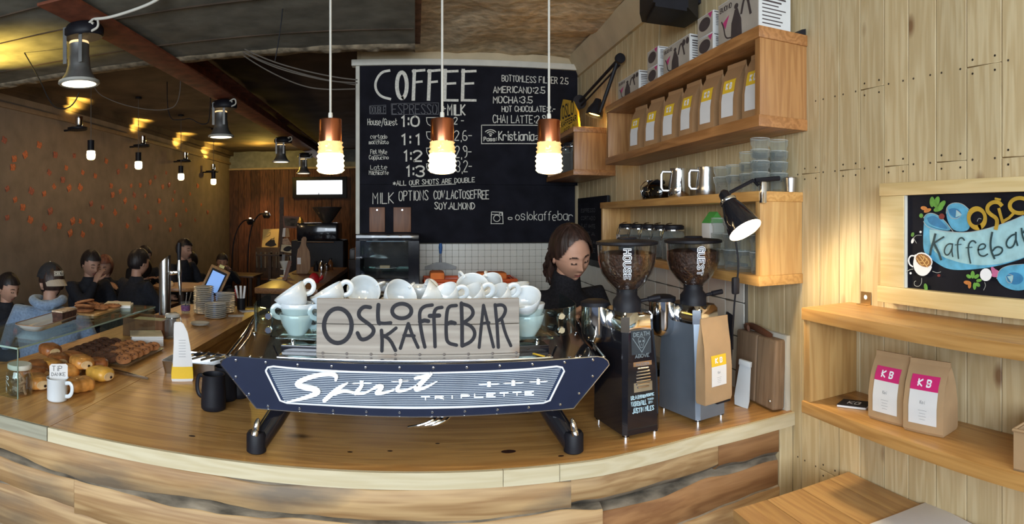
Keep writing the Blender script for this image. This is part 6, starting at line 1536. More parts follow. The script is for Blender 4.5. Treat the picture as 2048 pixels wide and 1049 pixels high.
for i, (px, py) in enumerate(npx):
    k = 1 if random.random() < .3 else 0
    r = XL/sin(th(px)); loc = (XL+.0005, r*cos(th(px)), EYE-(py-436)/1200*r)
    lab = 'small folded %s paper note pinned to the grey left wall' % ('pink' if k else 'orange')
    rot = (R(random.uniform(-40,40)), 0, 0); s = random.uniform(.8, 1.25)
    if k not in n0:
        t = thing('paper_note', lab, 'note', loc, 0, ('pink' if k else 'orange')+' paper notes on the left wall'); t.rotation_euler = rot
        q = MB(); q.loft([[(0,-.035,-.03),(0,.03,-.035)],[(.010,-.04,.0),(.012,.035,.0)],[(.0,-.03,.035),(.002,.04,.03)]], closed=False, cap=False); q.loft([[(.001,.03,-.035),(.001,-.035,-.03)],[(.0,.03,.03),(.0,-.03,.035)]], closed=False, cap=False); q.build('folded_sheet', NOTE2 if k else NOTE, t)
        q = MB(); q.lathe([(.004,0),(.003,.003),(0,.004)], n=8, M=Matrix.Translation((.008,0,.022))@Matrix.Rotation(R(90),4,'Y')); q.build('pin', STEEL, t)
        n0[k] = t
    else: copy_tree(n0[k], loc, rot, lab, scale=s)
# =====================================================================
# BACK ROOM furniture
# =====================================================================
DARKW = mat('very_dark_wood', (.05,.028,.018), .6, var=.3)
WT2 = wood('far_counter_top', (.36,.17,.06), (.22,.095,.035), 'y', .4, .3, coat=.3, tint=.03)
t = thing('far_counter', 'orange-brown wooden work counter in the dark back room', 'counter', (-1.54, 5.62, 0))
q = MB(); q.box(0,.62,0,2.55,.885,.94,bev=.004); q.build('worktop', WT2, t)
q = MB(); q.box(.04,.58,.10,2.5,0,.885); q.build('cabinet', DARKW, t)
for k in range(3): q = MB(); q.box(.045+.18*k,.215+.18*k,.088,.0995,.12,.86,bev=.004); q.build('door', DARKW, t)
ZF = .9405
def at(px, py, z=ZF): return on_z(px, py, z)
# bottle-shaped board, cups with dripper, kettle, grinder etc. on the far counter
p = at(607, 549); t = thing('bottle_board', 'bottle-shaped wooden board standing on the far counter', 'board', (p.x, p.y, ZF))
q = MB(); q.prism(smooth([(-.085,0),(.085,0),(.085,.26),(.05,.32),(.03,.36),(.045,.45),(-.02,.45),(-.03,.35),(-.08,.28),(-.085,0)],1)[:-1], lambda u,v: (u,-.012,v), lambda u,v: (u,.012,v)); q.build('board_slab', wood('plane_board', (.34,.19,.09), (.22,.11,.05), 'z', .6, .1, tint=.03), t)
q = MB(); q.box(-.075,-.03,-.0135,-.0122,.12,.20); q.build('white_label', PAPER, t)
q = MB(); q.lathe([(0,0),(.15,0),(.155,.008),(0,.010)], n=28); q.build('round_base', LEATHER, t, (0,.06,0))
p = at(568, 554); t = thing('drip_stand', 'white ceramic coffee dripper on its small stand on the far counter', 'dripper', (p.x, p.y+.05, ZF))
q = MB(); q.lathe([(.02,.09),(.035,.10),(.065,.175),(.062,.175),(.032,.104),(0,.10)], n=24); q.build('dripper_cone', PLATE, t)
q = MB(); q.lathe([(.0,.0),(.06,0),(.06,.01),(.018,.015),(.016,.075),(.055,.082),(.055,.092),(0,.092)], n=24); q.build('stand', PLATE, t)
p = at(566, 561); t = thing('menu_holder', 'dark wooden menu holder leaning in front of the dripper', 'menu', (p.x+.02, p.y, ZF), rot=(R(-10), R(14), 0))
q = MB(); q.box(-.02,.02,-.008,.008,0,.22,bev=.002); q.build('wood_panel', LEATHER, t)
q = MB(); q.box(-.022,.022,-.04,.04,0,.012); q.build('foot', LEATHER, t)
q = MB(); q.box(-.09,.09,-.05,.05,0,.003); tag(q.build('paper_sheet', mat('cream_sheet', (.62,.55,.36), .8), None, tuple(at(556,560)+Vector((0,0,.0))), (0,0,.1)), 'cream paper sheet lying on the left edge of the far counter', 'paper')
p = at(628, 566); t = thing('red_oven_glove', 'bright red silicone glove on the far counter', 'glove', (p.x, p.y, ZF), rot=(0,0,.4))
q = MB(); q.lathe([(0,0),(.05,.0),(.06,.03),(.045,.075),(.02,.10),(0,.105)], n=16, sx=1.1, sy=.6); q.build('mitt', mat('red_silicone', (.45,.01,.015), .45), t)
q = MB(); q.tube([(.05,0,.03),(.085,0,.05),(.09,0,.075)], [.02,.018,.012], 10); q.build('thumb', mat('red_silicone_thumb', (.45,.01,.015), .45), t)
p = at(613, 566); t = thing('teal_cloth', 'small teal cloth beside the red glove', 'cloth', (p.x-.02, p.y, ZF))
q = MB(); q.lathe([(0,0),(.06,0),(.055,.018),(.02,.03),(0,.028)], n=14, bump=lambda k,i: random.uniform(-.006,.006)); q.build('folded_cloth', mat('teal_cotton', (.01,.13,.12), .9), t)
for i, (px, py, h, m_, lab) in enumerate(((643,545,.15,CHROME,'tall steel flask on the far counter'), (653,542,.10,STEEL,'small steel tin between the flask and the brown bottle'), (661,540,.14,mat('amber_bottle', (.16,.06,.02), .2),'brown bottle at the right of the far counter'), (632,543,.12,BLKM,'black jar left of the steel flask'))):
    p = at(px, py); t = thing('bottle', lab, 'bottle', (p.x, p.y, ZF)); q = MB(); q.lathe([(0,0),(.032,0),(.034,.006),(.034,h*.65),(.018,h*.82),(.017,h*.95),(0,h*.95)], n=18); q.build('body', m_, t)
    q = MB(); q.lathe([(.019,0),(.019,h*.12),(0,h*.12)], n=14, cap0=True); q.build('cap', BLKM, t, (0,0,h*.951))
# big black roaster/grinder cabinet
t = thing('roaster_cabinet', 'tall black coffee machine cabinet standing behind the far counter', 'coffee machine', (-1.75, 8.35, 0))
q = MB(); q.box(0,.75,0,.6,0,1.30,bev=.02); q.build('cabinet', BLKM, t)
q = MB(); q.box(.08,.67,-.02,.5,1.30,1.55,bev=.03); q.build('upper_housing', BLK, t)
q = MB(); q.lathe([(.06,1.55),(.10,1.60),(.21,1.76),(.215,1.775),(0,1.78)], (.48,.25,0), 24); q.build('funnel', mat('dim_steel', (.14,.12,.11), .4, .8), t)
q = MB(); q.tube([(.1,-.03,1.28),(.62,-.03,1.28)], .012, 8); q.build('front_bar', STEEL, t)
q = MB(); q.lathe([(0,0),(.05,0),(.03,.05),(0,.09)], (.12,.1,1.551), 14); q.build('brass_cap', mat('brass', (.65,.40,.10), .3, .9), t)
# poster, board with pictures, shelves of records
t = thing('grinder_poster', 'yellow-lit poster of a hand coffee grinder on the plank wall', 'poster', (-2.66, 10.6, 0))
def op(px, py, Y, h=0): p = on_y(px, py, Y); return (p.x-t.location.x, -h, p.z)
q = MB(); q.prism([(527,459),(559,458),(556,498),(524,498)], lambda u,v: op(u,v,10.6,0), lambda u,v: op(u,v,10.6,.03)); q.build('poster_panel', mat('straw_yellow_print', (.66,.46,.16), .7, var=.06, scale=4), t)
q = MB(); q.prism([(531,491),(532,487),(537,483),(541,480),(550,480),(551,486),(554,490),(548,493),(542,494)], lambda u,v: op(u,v,10.6,.031), lambda u,v: op(u,v,10.6,.034)); q.strip([(541,481),(544,478),(549,478),(549,475)], 1.2, lambda u,v,h=0: op(u,v,10.6,.034)); q.strip(smooth([(534,474),(540,472),(543,465),(538,466)],2), .6, lambda u,v,h=0: op(u,v,10.6,.034)); q.build('grinder_print', INK, t)
q = MB(); q.box(-.32,.30,.001,.25,0,.0); q.bm.clear()
t2 = thing('record_cabinet', 'dark cabinet with upright sleeves under the grinder poster', 'cabinet', (-2.85, 10.45, 0))
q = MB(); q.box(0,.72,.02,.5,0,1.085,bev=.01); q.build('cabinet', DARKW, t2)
for k in range(10):
    q = MB(); q.box(.06+.055*k,.085+.055*k,-.012,.019,.72,1.0, M=Matrix.Rotation(R(random.uniform(-3,3)),4,'Y')); q.build('sleeve', mat('sleeve_%d' % k, random.choice([(.10,.09,.08),(.05,.06,.08),(.16,.13,.10)]), .7), t2)
q = MB(); q.box(.04,.68,-.012,.019,.50,.53); q.build('ledge', LEATHER, t2)
t = thing('notice_post', 'dark post covered with small printed notices and a framed card', 'noticeboard', (-2.0, 9.4, 0))
q = MB(); q.box(-.16,-.10,0,.05,0,1.95); q.box(.42,.46,0,.05,0,1.95) if False else None; q.build('post', DARKW, t)
def op(px, py, Y, h=0): p = on_y(px, py, Y); return (p.x-t.location.x, -h, p.z)
q = MB(); q.prism([(566,432),(600,434),(597,457),(568,456)], lambda u,v: op(u,v,9.4,0), lambda u,v: op(u,v,9.4,.03)); q.build('picture_frame', LEATHER, t)
q = MB(); q.prism([(569,436),(596,438),(594,453),(571,452)], lambda u,v: op(u,v,9.4,.031), lambda u,v: op(u,v,9.4,.032)); q.build('picture', mat('dim_picture', (.09,.075,.06), .8, var=.8, scale=9), t)
for P, m_ in (([(567,457),(572,456),(571,474),(565,474)], PAPER), ([(573,456),(578,457),(580,474),(572,475)], KRAFT), ([(566,478),(576,476),(583,488),(565,490)], mat('tan_notice', (.40,.28,.20), .8, var=.4, scale=30)), ([(564,489),(589,490),(586,507),(562,503)], mat('cream_card', (.60,.52,.36), .8)), ([(565,509),(571,509),(570,524),(564,524)], GREY), ([(580,512),(586,512),(588,532),(583,532)], mat('pale_notice', (.35,.33,.30), .8))):
    q = MB(); q.prism(P, lambda u,v: op(u,v,9.4,.02), lambda u,v: op(u,v,9.4,.026)); q.build('notice', m_, t)
q = MB(); q.prism(smooth([(568,497),(575,492),(584,493),(583,501),(575,504),(567,501),(568,497)],1)[:-1], lambda u,v: op(u,v,9.4,.0265), lambda u,v: op(u,v,9.4,.0285)); q.build('card_print', INK, t)
q = MB(); q.box(-.55,.25,.0,.06,1.0,1.03); q.box(-.35,-.30,.0,.05,0,1.0); q.build('cross_rail', DARKW, t)
# floor lamps with small shades
for i, (px, py, b0) in enumerate(((501,443,470),(533,430,470))):
    p = on_y(px, py, 10.3); t = thing('arc_lamp', ('lower','upper')[i]+' of the two small arc lamps before the plank wall', 'lamp', (p.x-.35, 10.3, 0))
    b = MB(); b.tube(smooth([(0,0,.01),(0,0,.9),(.05,0,p.z-.25),(.2,0,p.z+.02),(.35,0,p.z+.02)],3), .012, 8); b.build('arc_pole', BLKM, t)
    b = MB(); b.lathe([(0,-.07),(.05,-.06),(.075,-.01),(.05,.04),(0,.06)], (.35,0,p.z), 18); b.build('shade', BLK, t)
    b = MB(); b.lathe([(0,.0),(.03,.004),(0,.010)], (.35,-.02,p.z+.055), 12); b.build('lit_top', emis('tiny_lamp_glow', (1,.8,.6), 3), t)
    b = MB(); b.lathe(cyl(.12,.02,20,.004)); b.build('base', BLKM, t)
# right part of the back room: bench with orange box, dark bottles
t = thing('side_bench', 'dark bench with an orange wooden box by the chalkboard edge', 'bench', (-.98, 8.6, 0))
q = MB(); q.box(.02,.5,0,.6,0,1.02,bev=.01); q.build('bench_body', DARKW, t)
q = MB(); q.box(.03,.11,.05,.5,1.02,1.16,bev=.01); q.build('steel_unit', mat('dim_steel_unit', (.10,.09,.085), .45, .6), t)
q = MB(); q.box(.12,.42,-.03,.4,1.021,1.20,bev=.006); q.build('orange_box', mat('orange_box_wood', (.48,.19,.06), .6), t)
# tables in front of the left wall
def cafe_table(x, y, lab, h=.74, w_=.7, d=.6):
    t = thing('cafe_table', lab, 'table', (x, y, 0))
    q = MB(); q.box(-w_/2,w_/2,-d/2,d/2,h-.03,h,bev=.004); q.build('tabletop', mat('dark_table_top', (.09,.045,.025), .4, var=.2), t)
    for sx in (-1,1):
        for sy in (-1,1): q = MB(); q.box(sx*(w_/2-.06)-.02,sx*(w_/2-.06)+.02,sy*(d/2-.06)-.02,sy*(d/2-.06)+.02,0,h-.03); q.build('leg', DARKW, t)
    return t
cafe_table(-2.75, 5.45, 'dark cafe table between the people seated by the wall', w_=.7, d=.7)
cafe_table(-3.15, 7.6, 'dark cafe table farther back with glasses on it')
cafe_table(-2.75, 9.0, 'dark cafe table farthest back by the plank wall')
p = on_z(363, 571, .975)
t = thing('high_table', 'round brown table seen beyond the tap with bread on it', 'table', (p.x, p.y, 0))
q = MB(); q.lathe([(0,.945),(.27,.945),(.275,.955),(.27,.975),(0,.975)], n=32); q.build('tabletop', WT2, t)
q = MB(); q.lathe([(0,0),(.16,0),(.16,.02),(.03,.04),(.03,.945),(0,.945)], n=20); q.build('pedestal', DARKW, t)
t = thing('bread_piece', 'small pale bun on the round table beyond the tap', 'bread', (p.x-.08, p.y-.10, .9755))
q = MB(); q.lathe([(0,0),(.04,.0),(.045,.02),(.025,.045),(0,.05)], n=16); q.build('bun', PALE, t)
for i, (x, y) in enumerate(((-2.95,4.95),(-3.0,7.45))):
    t = thing('water_glass', ('clear glass on the nearer dark table','clear glass on the farther dark table')[i], 'glass', (x, y, .7405)); q = MB(); q.lathe([(0,0),(.028,0),(.034,.11),(.032,.11),(.026,.006),(0,.006)], n=20); q.build('glass_body', GLT, t)

# =====================================================================
# PEOPLE
# =====================================================================
def skin(c, n): return mat(n, c, .5, var=.05, scale=20, spec=.4)
SK1 = skin((.52,.29,.20), 'fair_skin'); SK2 = skin((.42,.24,.17), 'tan_skin')
LIP = mat('muted_lip', (.36,.10,.09), .45); BROW = mat('dark_brow', (.055,.028,.02), .8)
HAIRB = mat('dark_brown_hair', (.024,.011,.008), .5, var=.6, scale=45, stretch=(1,1,.15), bump=.5); HAIRK = mat('black_hair', (.015,.010,.010), .5, var=.5, scale=45, stretch=(1,1,.15), bump=.5); HAIRR = mat('auburn_hair', (.17,.06,.035), .55, var=.5, scale=45, stretch=(1,1,.15), bump=.5)
CLK = mat('black_knit', (.014,.014,.018), .85, var=.3, scale=120, bump=.3, spec=.2); CLN = mat('dark_navy_coat', (.012,.014,.022), .85, var=.3, scale=40, bump=.2)
HOOD = mat('blue_grey_fleece', (.17,.245,.36), .9, var=.25, scale=70, bump=.3, sheen=.3); JEAN = mat('dark_denim', (.02,.03,.055), .85)
def headsurf(n1, n2, s=1.0, fem=False):
    g = []
    for i in range(n1+1):
        la = -pi/2+pi*i/n1; row = []
        for j in range(n2):
            lo = 2*pi*j/n2
            x, y, z = cos(la)*sin(lo), -cos(la)*cos(lo), sin(la)
            jaw = 1-(.30 if fem else .22)*max(0, -z)**1.4
            X = x*.076*jaw*(1.04 if z > 0 else 1); Y = y*.096*(1 if y > 0 else (1-.10*max(0,z)))
            if y < 0: Y *= 1-.06*max(0,-z); 
            Z = z*.116
            if y > 0 and z < -.25: Y *= 1-.42*min(1,(-z-.25)/.6)        # nape
            G_ = lambda cx, cz, sx, sz: math.exp(-((x-cx)/sx)**2-((z-cz)/sz)**2)
            if y < .2:
                f_ = min(1, (.2-y)/.6)
                d = .010*G_(0,-.08,.10,.24)+.017*G_(0,-.27,.13,.10)+.006*G_(.13,-.31,.08,.06)+.006*G_(-.13,-.31,.08,.06)
                d += -.011*(G_(.38,.03,.20,.13)+G_(-.38,.03,.20,.13))+.006*(G_(.38,.0,.13,.07)+G_(-.38,.0,.13,.07))+.005*G_(0,.20,.62,.07)
                d += .007*G_(0,-.53,.22,.05)+.007*G_(0,-.62,.20,.05)-.004*G_(0,-.575,.24,.02)-.004*G_(0,-.72,.26,.05)+.011*G_(0,-.88,.26,.12)
                d += .006*(G_(.50,-.22,.24,.22)+G_(-.50,-.22,.24,.22))
                Y -= d*f_
            row.append(Vector((X*s, Y*s, Z*s)))
        g.append(row)
    return g
def head_patch(mb, g, mask, off, lumps=0):
    n1 = len(g)-1; n2 = len(g[0]); vs = {}
    def P(i, j):
        j %= n2
        if (i, j) in vs: return vs[(i, j)]
        p = g[i][j]; nn = Vector((p.x/.076**2, p.y/.096**2, p.z/.116**2)).normalized()
        o = off(p) if callable(off) else off
        if lumps: o += lumps*(sin(j*1.9+i*.15)+sin(j*.83-i*.11)*.8+sin(i*.5)*.3)
        vs[(i, j)] = mb.v(p+nn*o); return vs[(i, j)]
    for i in range(n1):
        for j in range(n2):
            c = (g[i][j]+g[i+1][(j+1) % n2])/2
            if mask(c.x/.076, c.y/.096, c.z/.116): mb.face([P(i,j), P(i,j+1), P(i+1,j+1), P(i+1,j)])
def bake(mb, vox, name, it=6):
    bm = mb.bm; bmesh.ops.recalc_face_normals(bm, faces=bm.faces)
    me = bpy.data.meshes.new('tmp'); bm.to_mesh(me); bm.free()
    o = bpy.data.objects.new('tmp', me); col.objects.link(o)
    m1 = o.modifiers.new('r', 'REMESH'); m1.mode = 'VOXEL'; m1.voxel_size = vox; m1.use_smooth_shade = True
    m2 = o.modifiers.new('s', 'SMOOTH'); m2.iterations = it; m2.factor = .6
    dg = bpy.context.evaluated_depsgraph_get(); dg.update()
    r = bpy.data.meshes.new_from_object(o.evaluated_get(dg), depsgraph=dg); bpy.data.objects.remove(o, do_unlink=True); r.name = name
    return r
def hand(mb, M, side, curl=25, s=1.0):
    """palm at the origin of M, fingers along -Z, palm facing -Y; thumb on the side*X"""
    mb.tube([M@(Vector(p)*s) for p in ((0,0,.015),(0,0,-.02),(0,0,-.055),(0,-.004,-.088))], [.024*s,.034*s,.040*s,.036*s], 10, flat=.42)
    for k, (x, L_) in enumerate(((.028,.070),(.010,.078),(-.009,.073),(-.027,.058))):
        p = Vector((x*side, -.004, -.082)); a = R(curl*.35); P = [p.copy()]
        for seg in (.45,.32,.23):
            p = p+Vector((0, -sin(a)*L_*seg, -cos(a)*L_*seg)); P.append(p.copy()); a += R(curl)
        mb.tube([M@(q*s) for q in P], [.0095*s,.0088*s,.008*s,.006*s], 8)
    P = [Vector((.026*side,-.002,-.025)), Vector((.048*side,-.014,-.048)), Vector((.056*side,-.026,-.072)), Vector((.054*side,-.034,-.092))]
    mb.tube([M@(q*s) for q in P], [.014*s,.012*s,.010*s,.007*s], 8)
def person(lab, loc, rz, J, top, hairm, skinm, hair='short', head_rot=(0,0,0), w=1.0, legs='sit', fem=False, vox=.014, hn=(30,36), turtle=False, trousers=JEAN, beard=False):
    """J: joints in metres from the floor, facing -Y: pelvis, chest, neck, head, shoulder/elbow/wrist L,R"""
    t = thing('person', lab, 'person', loc, rz)
    V = Vector; pel, che, nek, hd = V(J['pelvis']), V(J['chest']), V(J['neck']), V(J['head'])
    sw = .195*w
    def torso(b, e):
        up = che-pel
        def el(c, a, d, tl=0): return [c+V((a*cos(k*2*pi/16), d*sin(k*2*pi/16), tl*sin(k*2*pi/16))) for k in range(16)]
        b.loft([el(pel-V((0,0,.09)),.15*w+e,.11+e), el(pel,.165*w+e,.12+e), el(pel+up*.35,.14*w+e,.105+e), el(pel+up*.75,.16*w+e,.115+e), el(che,.178*w+e,.115+e), el(che.lerp(nek,.42),.170*w+e,.095+e), el(che.lerp(nek,.68),.115*w+e,.075+e), el(nek+V((0,0,-.035)),.065+e,.062+e), el(nek+V((0,0,.01)),.052+e,.055+e)])
    def arm(b, side, e, to_wrist=1.0):
        s_, el_, wr_ = V(J['sh'+side]), V(J['el'+side]), V(J['wr'+side])
        inn = che.lerp(nek, .35); b.tube([inn.lerp(s_, .4), s_, s_.lerp(el_, .5), el_, el_.lerp(wr_, .35), el_.lerp(wr_, to_wrist)], [.055+e,.056+e,.048+e,.041+e,.040+e,.028+e], 12)
    def leg(b, side, e):
        h_, k_, a_ = V(J['hip'+side]), V(J['kn'+side]), V(J['an'+side])
        b.tube([h_, h_.lerp(k_,.5), k_, k_.lerp(a_,.35), a_], [.088+e,.075+e,.056+e,.055+e,.036+e], 12)
    if 'hipL' not in J:
        if legs == 'sit': J.update(hipL=(.09,pel.y-.02,pel.z-.03), hipR=(-.09,pel.y-.02,pel.z-.03), knL=(.11,pel.y-.42,.50), knR=(-.11,pel.y-.42,.50), anL=(.11,pel.y-.38,.09), anR=(-.11,pel.y-.38,.09))
        else: J.update(hipL=(.09,pel.y,pel.z-.05), hipR=(-.09,pel.y,pel.z-.05), knL=(.10,pel.y-.02,.50), knR=(-.10,pel.y-.02,.50), anL=(.10,pel.y+.02,.09), anR=(-.10,pel.y+.02,.09))
    b = MB(); torso(b, -.012); arm(b,'L',-.006); arm(b,'R',-.006); leg(b,'L',-.01); leg(b,'R',-.01)
    b.tube([nek-V((0,0,.06)), nek, nek.lerp(hd,.5)+V((0,.012,0)), hd+V((0,.015,-.03))], [.060,.052,.049,.050], 14)
    body = bake(b, .02, 'body', 4)
    bb = MB(); bb.bm.from_mesh(body)
    for f_ in bb.bm.faces: f_.material_index = 0
    Mh = Matrix.Translation(hd) @ Matrix.Rotation(R(head_rot[2]),4,'Z') @ Matrix.Rotation(R(head_rot[0]),4,'X') @ Matrix.Rotation(R(head_rot[1]),4,'Y')
    g = headsurf(*hn, 1.0, fem); n1 = hn[0]; n2 = hn[1]
    vv = [[bb.v(Mh@p) for p in row] for row in g]
    for i in range(n1):
        for j in range(n2): 
            q_ = [vv[i][j], vv[i][(j+1)%n2], vv[i+1][(j+1)%n2], vv[i+1][j]]; bb.face(q_)
    bmesh.ops.remove_doubles(bb.bm, verts=[v for r in (vv[0], vv[-1]) for v in r], dist=.0005)
    for s in (-1, 1):      # ears
        Me = Mh @ Matrix.Translation((s*.076,.012,-.004)) @ Matrix.Rotation(R(s*18),4,'Z') @ Matrix.Rotation(R(90),4,'Y')
        bb.lathe([(0,-.006),(.018,-.006),(.022,0),(.018,.006),(.012,.003),(0,.0)], n=16, sx=1.45, sy=.85, M=Me)
    for side, sg in (('L',1),('R',-1)):
        el_, wr_ = V(J['el'+side]), V(J['wr'+side]); d = (wr_-el_).normalized()
        rot = J.get('hr'+side); Mq = (-d).to_track_quat('Z','Y').to_matrix().to_4x4()
        M = Matrix.Translation(wr_) @ Mq @ Matrix.Rotation(R(rot or 0),4,'Z'); hand(bb, M, -sg, J.get('curl',28))
    bb.build('body', skinm, t, sharp=75)
    # clothes
    b = MB(); torso(b, .008); arm(b,'L',.008,.97); arm(b,'R',.008,.97)
    if turtle: b.tube([nek-V((0,0,.05)), nek+V((0,0,.02)), nek.lerp(hd,.42)+V((0,.010,0))], [.075,.066,.060], 16)
    me = bake(b, vox, 'jumper', 5); me.materials.append(top); o = bpy.data.objects.new('jumper', me); col.objects.link(o); o.parent = t
    for p_ in me.polygons: p_.use_smooth = True
    b = MB(); leg(b,'L',.006); leg(b,'R',.006); b.loft([[pel+V((.155*w*cos(k*2*pi/16), .12*sin(k*2*pi/16), z)) for k in range(16)] for z in (-.13,.02)])
    me = bake(b, .022, 'trousers', 4); me.materials.append(trousers); o = bpy.data.objects.new('trousers', me); col.objects.link(o); o.parent = t
    for p_ in me.polygons: p_.use_smooth = True
    for side in 'LR':
        a = V(J['an'+side]); b = MB(); b.lathe([(0,-.09),(.045,-.09),(.05,-.06),(.042,-.02),(.03,.01),(0,.01)], n=16, sy=2.1, sx=.95, M=Matrix.Translation(a+V((0,-.055,0)))); b.build('shoe', BLKM, t)
    # face details
    def patch(nm, mask, off, m, lumps=0, hd_=None):
        b = MB(); head_patch(b, hd_ or g, mask, off, lumps)
        for v in b.bm.verts: v.co = Mh@v.co
        if len(b.bm.faces): return (b.build_each if nm in ('eyebrow','eyelashes') else b.build)(nm, m, t, sharp=80, flip=False)
    gf = headsurf(90, 110, 1.0, fem)
    patch('lips', lambda x,y,z: y < 0 and (x/.25)**2+((z+.575)/.062)**2 < 1 and abs(z+.577) > .006, .0007, LIP, hd_=gf)
    patch('mouth_line', lambda x,y,z: y < 0 and abs(x) < .25 and abs(z+.577+.02*x*x) < .017, .0004, BROW, hd_=gf)
    patch('eyebrow', lambda x,y,z: y < 0 and .16 < abs(x) < .60 and abs(z-(.205-.45*(abs(x)-.36)**2)) < .028, .0010, BROW, hd_=gf)
    patch('eyelashes', lambda x,y,z: y < 0 and .20 < abs(x) < .56 and abs(z-(-.045+.6*(abs(x)-.38)**2)) < .026, .0010, BROW, hd_=gf)
    if hair == 'short': mk = lambda x,y,z: (z > .50-.12*abs(x) and y < -.2) or (y >= -.2 and z > -.02+.45*max(0,-y)) or (y > .28 and z > -.42)
    elif hair == 'long': mk = lambda x,y,z: (z > .48 and y < -.15) or (y >= -.35 and abs(x) > .55 and z > -.8) or (y >= -.15)
    elif hair == 'tied': mk = lambda x,y,z: (z > .74-.75*x*x and y < -.12) or (y >= -.12-.28*max(0,z) and z > .14-.42*max(0,y-.05)) or (y > .30 and z > -.55)
    if hair:
        patch('hair', mk, (lambda p: .010+.012*max(0, p.z/.116)+.010*max(0, p.y/.096)) if hair != 'long' else (lambda p: .018+.008*max(0,p.z/.116)), hairm, .0010)
    if beard: patch('beard', lambda x,y,z: y < .25 and z < -.42 and not ((x/.27)**2+((z+.58)/.09)**2 < 1) , .005, hairm, .0006)
    return t, Mh, nek, hd, g
# --- barista ---
bp_ = on_y(1127, 500, 2.58)
Jb = dict(pelvis=(0,.02,.90), chest=(0,-.01,1.17), neck=(.0,-.035,1.325), head=(.0,-.085,1.462), shL=(.165,-.0,1.262), shR=(-.165,-.0,1.262), elL=(.215,-.10,1.03), elR=(-.215,-.10,1.03), wrL=(.04,-.33,1.19), wrR=(-.12,-.30,1.215), curl=34, hrL=0, hrR=0)
pb_, Mh, nk, hd_, g_ = person('young woman in a black turtleneck looking down at her work behind the machine', (bp_.x, 2.60, -.0), R(12), Jb, CLK, HAIRB, SK1, 'tied', (20, -9, 2), .93, 'stand', True, .010, (70, 84), True)
# loose ponytail and side strands
b = MB(); random.seed(4)
for k in range(16):
    a = random.uniform(-1,1); x0 = -.03+.02*a; P = []
    for i in range(7):
        u = i/6; P.append(Mh@Vector((x0-.018*u+.012*sin(u*7+k), .085+.035*sin(u*2.2+k*.2)+.01*cos(k), -.02-.15*u+.012*cos(k*2.1+u*5))))
    b.tube([tuple(p) for p in P], [.010,.013,.013,.012,.010,.007,.003], 6)
for s in (-1, 1):
    for k in range(4): b.tube([tuple(Mh@Vector((s*(.070+.002*k), -.030+.014*k, .062))), tuple(Mh@Vector((s*.083, -.012+.010*k, .02))), tuple(Mh@Vector((s*.083, .012+.012*k, -.015)))], [.006,.007,.004], 6)
b.build('ponytail', HAIRB, pb_)
# --- man in cap and grey hoodie, seen from behind ---
hp = on_y(97, 563, 3.35)
Jh = dict(pelvis=(0,.0,.56), chest=(0,-.06,.86), neck=(0,-.10,1.045), head=(0,-.135,1.168), shL=(.215,-.07,.965), shR=(-.215,-.07,.965), elL=(.32,-.10,.72), elR=(-.32,-.10,.72), wrL=(.13,-.37,.80), wrR=(-.13,-.37,.80))
ph, Mh, nk, hd_, g_ = person('man in a blue-grey hoodie and backwards black cap, seen from behind', (hp.x, 3.35-.02, 0), R(203), Jh, HOOD, HAIRB, SK2, 'short', (4, 0, 40), 1.32, 'sit', vox=.013, beard=True)
b = MB(); head_patch(b, headsurf(40, 48), lambda x,y,z: z > .28-.10*y, lambda p: .016+.012*max(0, p.z/.116))
for v in b.bm.verts: v.co = Mh@v.co
cap = b.build('cap', mat('black_cap_cloth', (.012,.013,.018), .8, var=.2, scale=60), ph, sharp=80, flip=False)
b = MB(); rows = []
for j in range(13):
    a = R(-62+124*j/12); rows.append([Mh@Vector((.086*sin(a)*1.0, .108*cos(a), .040-.010)), Mh@Vector((.086*sin(a)*1.03, .108*cos(a)+.062*cos(a)**.8, -.010-.012))])
for a_, c_ in zip(rows, rows[1:]): b.poly([a_[0], a_[1], c_[1], c_[0]])
b.build('cap_brim', mat('beige_cap_brim', (.34,.30,.25), .8), cap, flip=False)
b = MB(); fcap = lambda u,v,h=0: tuple(Mh@Vector((.112*sin(u/.11), .124*cos(u/.11)+.001, v)))
b.strip([(-.034,.048),(.034,.048),(.034,.078),(-.034,.078),(-.034,.048)], .003, fcap); text(b, 'OBEY', .028,-.028,.054,.018,.0036, fcap); b.build('cap_patch_letters', WHITE, cap, flip=False)
b = MB(); b.lathe([(.006,0),(.004,.004),(0,.005)], n=10, M=Mh@Matrix.Translation((0,.0,.143))); b.build('cap_button', WHITE, cap)
b = MB(); b.tube(smooth([(.075,-.15,1.05),(.10,-.08,1.06),(.10,.0,1.06),(.065,.045,1.045),(0,.06,1.03),(-.065,.045,1.045),(-.10,.0,1.06),(-.10,-.08,1.06),(-.075,-.15,1.05)],2), .034, 12, flat=.9)
b.loft([[(x*k, .055+.018*k-.01*abs(x)*8*0, z) for x in (-.09,-.045,0,.045,.09)] for k, z in ((1.0,1.02),(1.05,.97),(.7,.925),(.15,.895))], closed=False, cap=False); 
me = bake(b, .009, 'hood', 6) ; me.materials.append(HOOD); o = bpy.data.objects.new('hood', me); col.objects.link(o); o.parent = ph
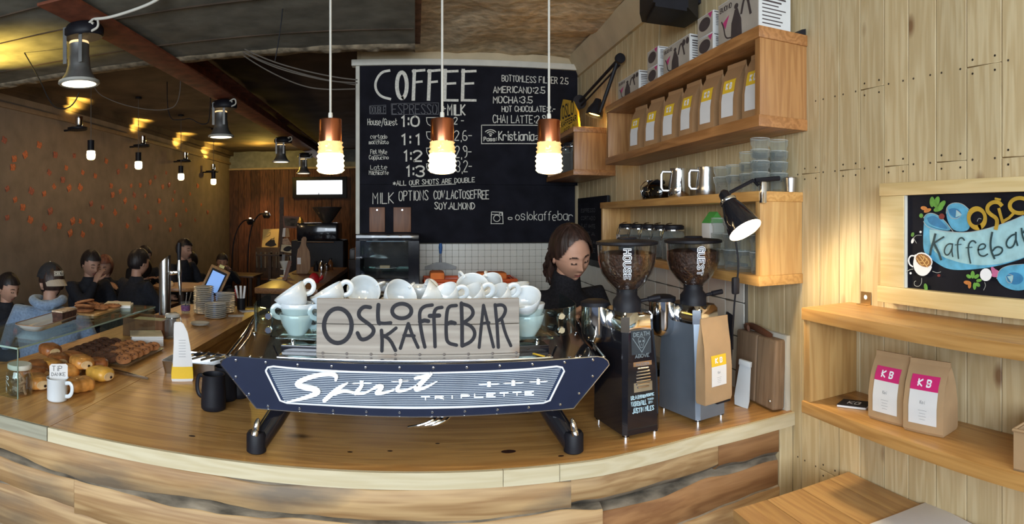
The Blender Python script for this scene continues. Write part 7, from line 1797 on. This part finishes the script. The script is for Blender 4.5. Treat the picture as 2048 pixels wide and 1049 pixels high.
# --- others round the tables ---
def seated(lab, px, ptop, D, rz, top, hairm, hair, hr=(6,0,0), sk=SK2, wrists=None, w=1.0, **k):
    p = on_y(px, ptop, D); dz = p.z-1.325; p.x = max(p.x, XL+.42)
    J = dict(pelvis=(0,.02,.56), chest=(0,-.03,.87+dz*.7), neck=(0,-.06,1.075+dz), head=(0,-.090,1.198+dz), shL=(.185,-.04,1.0+dz), shR=(-.185,-.04,1.0+dz), elL=(.24,-.16,.78+dz*.5), elR=(-.24,-.16,.78+dz*.5), wrL=(.10,-.36,.86), wrR=(-.10,-.36,.86))
    if wrists: J.update(wrists(dz))
    return person(lab, (p.x, D, 0), R(rz), J, top, hairm, sk, hair, hr, w, 'sit', vox=.018, hn=(26,32), **k)
seated('man with black hair in dark clothes turned right, hand at his chin', 172, 500, 4.75, 62, CLN, HAIRK, 'short', (16,0,0), wrists=lambda d: dict(wrR=(-.02,-.20,1.05+d), elR=(-.16,-.24,.84+d)), w=1.1)
seated('woman with auburn hair facing the camera across the table', 216, 510, 5.9, 8, CLN, HAIRR, 'long', (14,0,0), SK2, fem=True)
seated('man with short dark hair in a black top, seen from behind at the table', 262, 499, 4.85, 152, CLN, HAIRK, 'short', (8,0,0), SK1, w=1.12)
seated('person with dark hair behind the man in black, near the wall', 279, 492, 6.9, 50, CLN, HAIRK, 'short', (10,0,0))
seated('woman with dark hair in black leaning left beside the man in black', 300, 514, 5.9, -62, CLN, HAIRK, 'long', (14,0,0), fem=True)
seated('man with dark hair in profile facing right beyond the beer tap', 358, 478, 6.6, 70, CLN, HAIRK, 'short', (4,0,0))
seated('dark-haired person farther back right of the beer tap', 391, 503, 7.4, -30, CLN, HAIRK, 'long', (14,0,0))
seated('dark-haired person farthest back in the corner by the plank wall', 444, 507, 8.6, 20, CLN, HAIRK, 'short', (10,0,0))
seated('dark-haired person at the left edge of the picture facing right', 3, 545, 3.9, 80, CLN, HAIRK, 'short', (16,0,0), SK1, w=1.05)
# stools and benches they sit on
def stool(x, y, lab, h=.455):
    t = thing('stool', lab, 'stool', (x, y, 0))
    q = MB(); q.box(-.17,.17,-.17,.17,h-.035,h,bev=.008); q.build('seat', DARKW, t)
    for sx in (-1,1):
        for sy in (-1,1): q = MB(); q.tube([(sx*.13,sy*.13,h-.035),(sx*.16,sy*.16,0)], .016, 8); q.build('leg', DARKW, t)
for n_, o in enumerate([o for o in bpy.data.objects if o.get('category') == 'person' and 'turtleneck' not in o['label']]):
    c = o.matrix_basis @ Vector((0,.02,0)); who = ('man in the hoodie','man with his hand at his chin','woman with auburn hair','man in black seen from behind','person near the wall','woman leaning left','man beyond the beer tap','person right of the tap','farthest person','person at the left edge')[n_]
    stool(c.x, c.y, 'dark wooden stool under the '+who)
# ---------------- a thing made of one single piece is that mesh itself -----------------
for o in [o for o in bpy.data.objects if o.type == 'EMPTY' and o.get('category')]:
    ch = list(o.children)
    if len(ch) == 1 and not ch[0].children:
        c = ch[0]; m = o.matrix_basis @ c.matrix_basis; nm = o.name; c.parent = None; c.matrix_basis = m
        for k in ('label', 'category', 'group', 'kind'):
            if o.get(k): c[k] = o[k]
        bpy.data.objects.remove(o, do_unlink=True); c.name = nm
